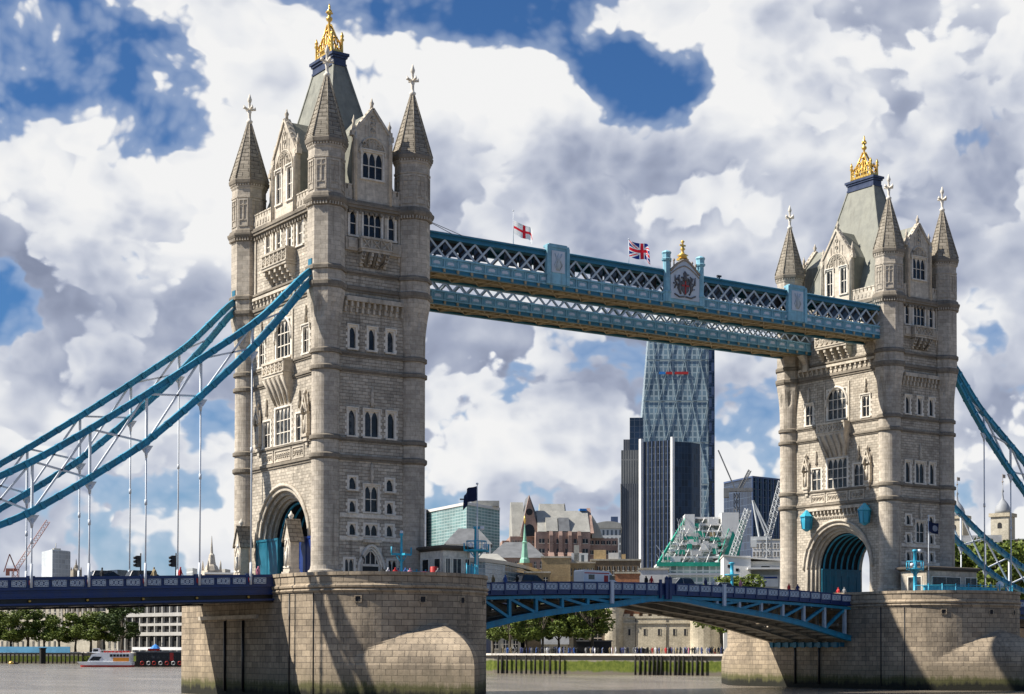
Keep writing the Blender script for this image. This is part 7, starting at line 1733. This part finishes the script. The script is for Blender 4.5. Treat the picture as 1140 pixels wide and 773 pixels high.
# ------------------------------------------------------------------ right bank: keep turret, trees
def keep():
    d = 520; F = Frame(1113, d, R(-20)); x = lambda u: (u-1113)*F.m; z = lambda v: zv(v, d); root = thing('castle_keep', 'white stone keep corner turret with domed cap behind the right hand trees', 'castle', F.p(0, 0, GZ))
    mb = MB(); F.box(mb, x(1066), x(1190), 3, 36, GZ, z(611)); part(root, 'keep_wall', mb, 'palestone')
    bm = MB(); crenel(F, bm, x(1066), x(1190), 2.8, 3.8, z(611), 1.8, 3.0); part(root, 'battlement', bm, 'palestone')
    for u, b in ((1113, 2), (1060, 2)):
        t = MB(); w = 10.2*F.m; F.box(t, x(u)-w, x(u)+w, b-1.5, b-1.5+2*w, GZ, z(574)); tw = part(root, 'corner_turret', t, 'palestone')
        c = MB(); F.box(c, x(u)-w-.5, x(u)+w+.5, b-2, b-1+2*w, z(574), z(570)); part(tw, 'cornice', c, 'castle')
        p = F.p(x(u), b-1.5+w, 0); dm = MB(); r = w*.86; z0 = z(570)
        dm.lathe([(z0, r), (z0+1.0, r*.98), (z0+2.2, r*.85), (z0+3.2, r*.62), (z0+4.0, r*.36), (z0+4.6, r*.16), (z0+6.5, .18), (z0+7.0, .45), (z0+7.6, .15), (z0+9, .1)], (p.x, p.y), 14); part(tw, 'dome', dm, 'domelead')
        v = MB(); v.box(p.x-.06, p.x+.06, p.y-.06, p.y+.06, z0+8.8, z0+12.5); v.ball((p.x, p.y, z0+10.0), .35, 6); v.box(p.x+.05, p.x+1.3, p.y-.04, p.y+.04, z0+11.2, z0+12.3); part(tw, 'weather_vane', v, 'crest_stone')
        for k in (-.35, .35):
            wn = MB(); q = F.p(x(u)+k*0, b-1.5, z(586)); n = 8; wn.poly([F.p(x(u)-.7, b-1.56, z(587))]+[F.p(x(u)-.7*math.cos(PI*i/n), b-1.56, z(583)+.7*math.sin(PI*i/n)) for i in range(n+1)]+[F.p(x(u)+.7, b-1.56, z(587))])
        part(tw, 'window', wn, 'dark')
MT['domelead'] = paint('dome_lead', (.30, .31, .32), .6, 0, .12, .5)
keep()
for i, (u, d, h, k, lb) in enumerate(((1072, 330, 24, 0, 'broad green tree just right of the smaller tower base'), (1090, 350, 25, 1, 'green tree below the keep turret on its left'), (1112, 320, 22.5, 0, 'green tree directly below the keep turret'), (1132, 345, 25, 3, 'green tree at the right photo edge'), (1155, 330, 25, 1, 'green tree cut by the right photo edge'), (1102, 380, 26, 2, 'darker green tree behind the two below the turret'), (1060, 370, 24, 2, 'dark tree mostly hidden behind the smaller tower'))):
    p = gp(u, d); tree(k, (p.x, p.y, GZ), h, i*2.1, lb, 'trees at the right of the smaller tower')
hut('dark slate roofed house above the trees left of the keep turret', 1086, 470, 14, 8, zv(606, 470), zv(594, 470), 'castle', 'slate', 'castle_house', 0, 0)
hut('small brown chimney stack house right of the keep turret', 1136, 470, 5, 5, zv(600, 470), 0, 'brickbrown', 'slate', 'castle_house', 0, 0)

# ------------------------------------------------------------------ left bank beyond the approach span
def custom_house():
    P_, Q_ = gp(-40, 735), gp(150, 690); d = (Q_-P_); L = d.length; dn = d.normalized(); n = Vector((-dn.y, dn.x, 0)); zt = zv(664, 700); root = thing('customs_house', 'long pale stone classical building behind the quay trees at left', 'public building', (P_.x, P_.y, GZ))
    A = [P_, Q_, Q_+n*22, P_+n*22]; part(root, 'wall', body(A, GZ, zt), 'palestone')
    for z0, z1, o in ((zt-3.2, zt-2.6, .5), (zt-.6, zt, .7), (GZ+6.2, GZ+6.8, .35)): q = MB(); B = [P_-n*o-dn*o, Q_-n*o+dn*o, Q_+n*22, P_+n*22]; body(B, z0, z1, q); part(root, 'cornice', q, 'window_stone')
    wgrid(root, P_, Q_, GZ+7.0, zt-3.4, 32, 2, .36, .55); wgrid(root, P_, Q_, GZ+.6, GZ+6, 32, 1, .36, .6, 'g', skip=())
    c0 = P_.lerp(Q_, .60); 
    for k in range(7):
        c = c0+dn*(k*2.9)-n*1.2; q = MB(); q.lathe([(GZ+6.8, .75), (GZ+7.3, .62), (zt-3.9, .52), (zt-3.6, .75), (zt-3.2, .8)], (c.x, c.y), 10); part(root, 'column', q, 'window_stone')
    q = MB(); B = [c0-dn*2-n*2.0, c0+dn*20-n*2.0, c0+dn*20, c0-dn*2]; body(B, GZ, GZ+6.8, q); part(root, 'portico_base', q, 'palestone'); q = MB(); body(B, zt-3.2, zt+.8, q); part(root, 'portico_entablature', q, 'palestone')
custom_house()
def white_modern_left():
    P_, Q_ = gp(131, 660), gp(232, 622); d = Q_-P_; dn = d.normalized(); n = Vector((-dn.y, dn.x, 0)); root = thing('modern_office', 'white banded modern office right of the quay trees', 'office block', (P_.x, P_.y, GZ)); z = lambda v: zv(v, 640)
    A = [P_, Q_, Q_+n*24, P_+n*24]; part(root, 'core', body([p+n*1.2 if i < 2 else p for i, p in enumerate(A)], GZ, z(664)), 'c_grey2')
    for v0, v1 in ((687, 683), (670.5, 667), (708.5, 704.5)): q = MB(); body([P_-n*.4, Q_-n*.4, Q_+n*24.2, P_+n*24.2], z(v0), z(v1), q); part(root, 'white_band', q, 'bandstone')
    N_ = 12
    for i in range(N_+1):
        c = P_.lerp(Q_, i/N_); q = MB(); body([c-dn*.25, c+dn*.25, c+dn*.25+n*1.2, c-dn*.25+n*1.2], GZ, z(667), q); part(root, 'pier', q, 'bandstone')
    for i in range(N_):
        c = P_.lerp(Q_, (i+.5)/N_); q = MB(); body([c-dn*2.2, c+dn*2.2, c+dn*2.2+n*1.0, c-dn*2.2+n*1.0], z(697.5), z(694.5), q); part(root, 'sill_panel', q, 'bandstone')
MT['c_grey2'] = curtain('brown_glass', (.045, .042, .04), (.10, .095, .09), 2.2, 3.2, .12, .15, .4)
white_modern_left()
for i, (u, d, h, k, lb) in enumerate(((-6, 655, 15.5, 0, 'quay tree at the left photo edge before the classical building'), (12, 652, 15, 1, 'second quay tree from the left edge'), (31, 650, 17, 0, 'quay tree, taller, left of the portico'), (49, 648, 14, 3, 'shorter quay tree in front of the portico left end'), (66, 646, 14.5, 1, 'quay tree in front of the portico right end'),
        (84, 644, 14.5, 3, 'quay tree right of the portico'), (101, 642, 15, 0, 'quay tree beside the big dark one'), (116, 640, 15.5, 1, 'quay tree touching the big dark tree'), (136, 632, 18.5, 2, 'big dark tree at the right end of the quay row'))):
    p = gp(u, d); tree(k, (p.x, p.y, GZ), h*1.10, i*1.9, lb, 'trees along the left quay', 1.25)
def hoarding():
    q = MB(); p0, p1 = gp(-30, 640), gp(78, 628)
    q.beam((p0.x, p0.y, GZ+1.2), (p1.x, p1.y, GZ+1.2), .25, 2.3); solo('blue_hoarding', q, 'hoardblue', 'blue hoarding fence along the left quay edge', 'fence')
    jt = thing('timber_jetty', 'dark timber jetty face with upright posts under the blue hoarding', 'jetty', (p0.x, p0.y, 0)); a0, a1 = gp(-30, 627), gp(92, 617)
    m = MB(); m.beam((a0.x, a0.y, 3.6), (a1.x, a1.y, 3.6), 1.2, .5); part(jt, 'deck_beam', m, 'timber')
    pm = MB(); pm.tube([(0, 0, -1), (0, 0, 4.0)], .28, 6); pme = pm.mesh('jetty_post', 'timber')
    for i in range(27): q_ = a0.lerp(a1, i/26); part(jt, 'jetty_post', pme, None, (q_.x, q_.y, 0))
    b = MB(); b0, b1 = gp(-30, 632), gp(92, 622); b.beam((b0.x, b0.y, 1.6), (b1.x, b1.y, 1.6), .4, 3.6); part(jt, 'back_wall', b, 'algae')
    dp = MB(); c = gp(47.5, 612); dp.box(c.x-.9, c.x+.9, c.y-.9, c.y+.9, -1, 5.4); dp.box(c.x-1.1, c.x+1.1, c.y-1.1, c.y+1.1, 5.4, 5.8); solo('mooring_dolphin', dp, 'timber', 'square dark mooring dolphin in front of the timber jetty', 'mooring post')
MT['hoardblue'] = paint('hoarding_blue', (.10, .30, .46), .6, 0, .15, .3)
hoarding()
def boat():
    F = Frame(117, 490, R(-12)); x = lambda u: (u-117)*F.m; root = thing('river_boat', 'white passenger boat with red waterline and orange panel', 'boat', F.p(0, 0, 0), 0, 'boats on the river')
    L0, L1 = x(86), x(148); h = MB(); n = 10; rings = []
    for z, k, kx in ((-.6, .8, .0), (.25, .95, .0), (.55, .98, .0), (1.5, 1.0, 1.0)):
        pts = [F.p(L1, -2.4*k, z), F.p(L1, 2.4*k, z)]; lft = [F.p(lerp(L0+6, L0+1.2-1.2*kx, 1-(1-t)**2), 2.4*k*math.sqrt(1-t*t) if t < 1 else 0, z) for t in [i/6 for i in range(7)]]; rgt = [F.p(lerp(L0+6, L0+1.2-1.2*kx, 1-(1-t)**2), -2.4*k*math.sqrt(1-t*t), z) for t in [i/6 for i in range(5, -1, -1)]]
        rings.append((pts+lft+rgt)[::1])
    h.loft([r[::-1] for r in rings[2:]], 0); part(root, 'hull', h, 'whitevan'); r_ = MB(); r_.loft([[p+Vector((0, 0, 0)) for p in r[::-1]] for r in rings[:3]], 0); 
    r2 = [[p*1.0 for p in rings[1]], [p*1.0 for p in rings[2]]]; part(root, 'red_waterline', r_, 'red')
    cb = MB(); F.prism(cb, [(x(99), 1.5), (x(146), 1.5), (x(146.5), 4.1), (x(112), 4.2), (x(104), 3.7)], -2.1, 2.1); part(root, 'saloon', cb, 'whitevan')
    w = MB(); F.prism(w, [(x(101), 1.9), (x(112), 1.9), (x(115), 3.0), (x(105.5), 3.1)], -2.16, -2.1); part(root, 'bow_window', w, 'glass')
    for i in range(6): w = MB(); F.box(w, x(124+i*3.6), x(126.9+i*3.6), -2.16, -2.1, 3.0, 3.75); part(root, 'window', w, 'glass')
    o = MB(); F.box(o, x(127.5), x(145), -2.17, -2.1, 1.65, 2.75); part(root, 'orange_panel', o, 'orange')
    wh = MB(); F.prism(wh, [(x(103), 4.1), (x(112), 4.2), (x(110.5), 5.5), (x(104.5), 5.4)], -1.1, 1.1); part(root, 'wheelhouse', wh, 'whitevan'); wg = MB(); F.prism(wg, [(x(104.5), 4.5), (x(110.5), 4.5), (x(110), 5.2), (x(105), 5.2)], -1.15, -1.1); part(root, 'wheelhouse_window', wg, 'glass')
    rl = MB(); rl.tube([F.p(x(113), -2.0, 4.9), F.p(x(146), -2.0, 4.9)], .05, 5)
    for i in range(9): rl.tube([F.p(x(113+i*4.1), -2.0, 4.15), F.p(x(113+i*4.1), -2.0, 4.9)], .04, 4)
    part(root, 'deck_rail', rl, 'cranegrey')
    for i in range(10): st = MB(); F.box(st, x(116+i*3), x(117.6+i*3), -1, 1, 4.2, 4.75); part(root, 'deck_seat', st, 'red')
MT['orange'] = paint('orange_panel', (.75, .28, .03), .5, 0, .05, 1)
boat()
def darkboat():
    F = Frame(176, 500, R(-8)); x = lambda u: (u-176)*F.m; root = thing('moored_barge', 'long black moored vessel with red and white trim, right of the white boat', 'boat', F.p(0, 0, 0), 0, 'boats on the river')
    h = MB(); h.loft([[F.p(x(150), -2.2, -.5), F.p(x(226), -2.2, -.5), F.p(x(226), 2.2, -.5), F.p(x(150), 2.2, -.5)], [F.p(x(149), -2.5, 1.6), F.p(x(228), -2.5, 1.6), F.p(x(228), 2.5, 1.6), F.p(x(149), 2.5, 1.6)]]); part(root, 'hull', h, 'black')
    c = MB(); F.box(c, x(153), x(222), -2.1, 2.1, 1.6, 4.3); part(root, 'deckhouse', c, 'black'); r = MB(); F.box(r, x(152), x(223), -2.4, 2.4, 4.3, 4.6); part(root, 'deck_roof', r, 'slate')
    for i in range(10): w = MB(); F.box(w, x(157+i*6.2), x(161+i*6.2), -2.16, -2.1, 2.4, 3.6); part(root, 'window', w, 'glass')
    for i, u in enumerate((160, 167, 173, 180, 187, 194, 201)): t = MB(); t.tube([F.p(x(u)+.5*math.cos(k*PI/6), -2.55, 1.1+.5*math.sin(k*PI/6)) for k in range(13)], .14, 5); part(root, 'life_ring', t, ('red', 'render')[i % 2])
    for u in (190, 203): t = MB(); F.box(t, x(u), x(u+4), -2.2, -2.1, 1.8, 4.2); part(root, 'red_door', t, 'red')
darkboat()
def pontoon():
    F = Frame(180, 560); x = lambda u: (u-180)*F.m; root = thing('pontoon_roof', 'pale pier shelter with red trim behind the black vessel', 'pier', F.p(0, 0, 0)); m = MB(); F.box(m, x(140), x(230), 0, 5, -.5, 1.2); part(root, 'pontoon', m, 'black')
    r = MB(); F.prismb(r, [(-.5, 5.0), (5.5, 5.0), (2.5, 6.0)], x(148), x(215)); part(root, 'shelter_roof', r, 'concrete'); t = MB(); F.box(t, x(165), x(178), -.7, -.5, 4.8, 5.5); part(root, 'red_trim', t, 'red')
    for i in range(9): p = MB(); F.box(p, x(149+i*8)-.12, x(149+i*8)+.12, 0, .3, 1.2, 5.0); part(root, 'post', p, 'cranegrey')
    u = MB(); c = F.p(x(173), -1, 0); u.lathe([(5.5, 1.9), (6.4, 1.0), (7.0, .06)], (c.x, c.y), 8, 0, False); u.tube([(c.x, c.y, 1.2), (c.x, c.y, 7.2)], .06, 5); solo('parasol', u, 'tealblue', 'blue parasol in front of the pier shelter', 'parasol')
pontoon()
q = MB(); q.lathe([(-.2, .3), (0, .9), (.5, .9), (.9, .5), (1.1, .1)], (0, 0), 10); p = gp(12.5, 590); b_ = thing('river_buoy', 'small yellow buoy on the water at far left', 'buoy', (p.x, p.y, 0)); part(b_, 'float', q, 'buoyyellow' if False else 'gold', (p.x, p.y, 0))
q = MB(); q.box(.4, 2.4, -.5, .5, -.1, .5); part(b_, 'mooring_drum', q, 'black', (p.x, p.y, 0))
# far skyline left of the larger tower
def white_block():
    Q = quad(45.5, 1210, 57, 1180, 77, 1200); zt = zv(613.5, 1190); root = thing('white_tower_block', 'pale box shaped tower block on the far skyline at left', 'tower block', (Q[1].x, Q[1].y, GZ)); part(root, 'white_side', body(Q, GZ, zt), 'c_whiteblk')
    P = [Q[1]-Vector((.0, 1.0, 0)), Q[2]-Vector((0, 1, 0)), Q[2], Q[1]]; part(root, 'grey_side', body(P, GZ, zt-.6), 'c_greyblk'); q = MB(); c = (Q[0]+Q[2])/2; q.tube([(c.x, c.y, zt), (c.x, c.y, zt+6)], .3, 5); q.box(c.x-2, c.x+3, c.y-2, c.y+2, zt, zt+2.2); part(root, 'roof_plant', q, 'zinc')
MT['c_whiteblk'] = curtain('white_cladding', (.62, .66, .68), (.70, .72, .72), 6, 4, .1, .4, .1, .3); MT['c_greyblk'] = curtain('grey_cladding', (.24, .27, .31), (.34, .37, .40), 4, 3.5, .3, .3, .3)
white_block()
def steeple(label, u, d, vb, vt, w, mat_, name='church_steeple', pin=True):
    F = Frame(u, d); c = F.p(0, 0, 0); z0, z1 = zv(vb, d), zv(vt, d); h = z1-z0; root = thing(name, label, 'steeple', F.p(0, 0, GZ)); t = MB(); t.box(c.x-w, c.x+w, c.y-w, c.y+w, GZ, z0); part(root, 'church_tower', t, mat_)
    s = MB(); s.lathe([(z0, w*1.05), (z0+h*.12, w*.8), (z0+h*.18, w*.55), (z0+h*.45, w*.38), (z0+h*.5, w*.2), (z0+h, .1)], (c.x, c.y), 8, 0, False); part(root, 'spire', s, mat_)
    if pin:
        for sx in (-1, 1):
            for sy in (-1, 1): p = MB(); p.lathe([(z0, w*.18), (z0+h*.2, w*.12), (z0+h*.3, .05)], (c.x+sx*w*.85, c.y+sy*w*.85), 6); part(root, 'pinnacle', p, mat_)
steeple('slender pale church spire on the skyline left of the larger tower', 235, 900, 636, 597, 4.2, 'trim'); steeple('small grey church turret on the far skyline right of the tower block', 84, 1000, 636, 623, 2.6, 'spire')
Q = quad(119, 1010, 130, 1000, 141, 1008); solo('dark_block', body(Q, GZ, zv(635, 1000)), 'c_navy', 'low dark blue block on the skyline behind the left traffic light', 'tower block')
Q = quad(207, 990, 214, 980, 219, 990); solo('low_block', body(Q, GZ, zv(633, 980)), 'c_grey', 'small grey roof block on the skyline left of the church spire', 'tower block')
Q = quad(225, 960, 236, 950, 262, 955); solo('low_block', body(Q, GZ, zv(638, 950)), 'brickbrown', 'low brown block on the skyline at the foot of the church spire', 'tower block')
Q = quad(243, 970, 250, 960, 256, 970); solo('chimney_stack', body(Q, GZ, zv(634, 960)), 'zinc', 'small pale block right of the church spire by the larger tower', 'tower block')
crane('red lattice luffing crane on the far skyline at left', 16.5, 950, 650, 634, ((17.5, 634), (51, 580), 0), (((16.5, 634), (10, 618)), ((10, 618), (4, 638)), ((10, 618), (17, 636))), (6, 18, 634, 637), 'cranered', 3.0)
# rows of low roofs that close the horizon behind the quays
rr = random.Random(4)
for i, (u0, u1, d, v, m_, lb) in enumerate(((-60, 40, 820, 667, 'brickbrown', 'brown roofline behind the classical building at far left'), (40, 130, 830, 668, 'c_grey', 'grey roofline behind the classical building right part'), (228, 262, 800, 640, 'brickpink', 'pink roofline left of the larger tower base'), (556, 604, 640, 640, 'brickbrown', 'brown roofline behind the curved office'), (780, 840, 620, 645, 'concrete', 'pale roofline at the foot of the scaffolded block'), (1060, 1200, 620, 640, 'brickbrown', 'brown roofline behind the right hand trees'))):
    F = Frame((u0+u1)/2, d); w = (u1-u0)*F.m/2; root = thing('terrace_block', lb, 'building', F.p(0, 0, GZ)); q = MB(); F.box(q, -w, w, 0, 16, GZ, zv(v, d)); part(root, 'wall', q, m_); q = MB(); F.prismb(q, [(-.5, zv(v, d)), (16.5, zv(v, d)), (8, zv(v-3, d))], -w-.3, w+.3); part(root, 'roof', q, 'slate')
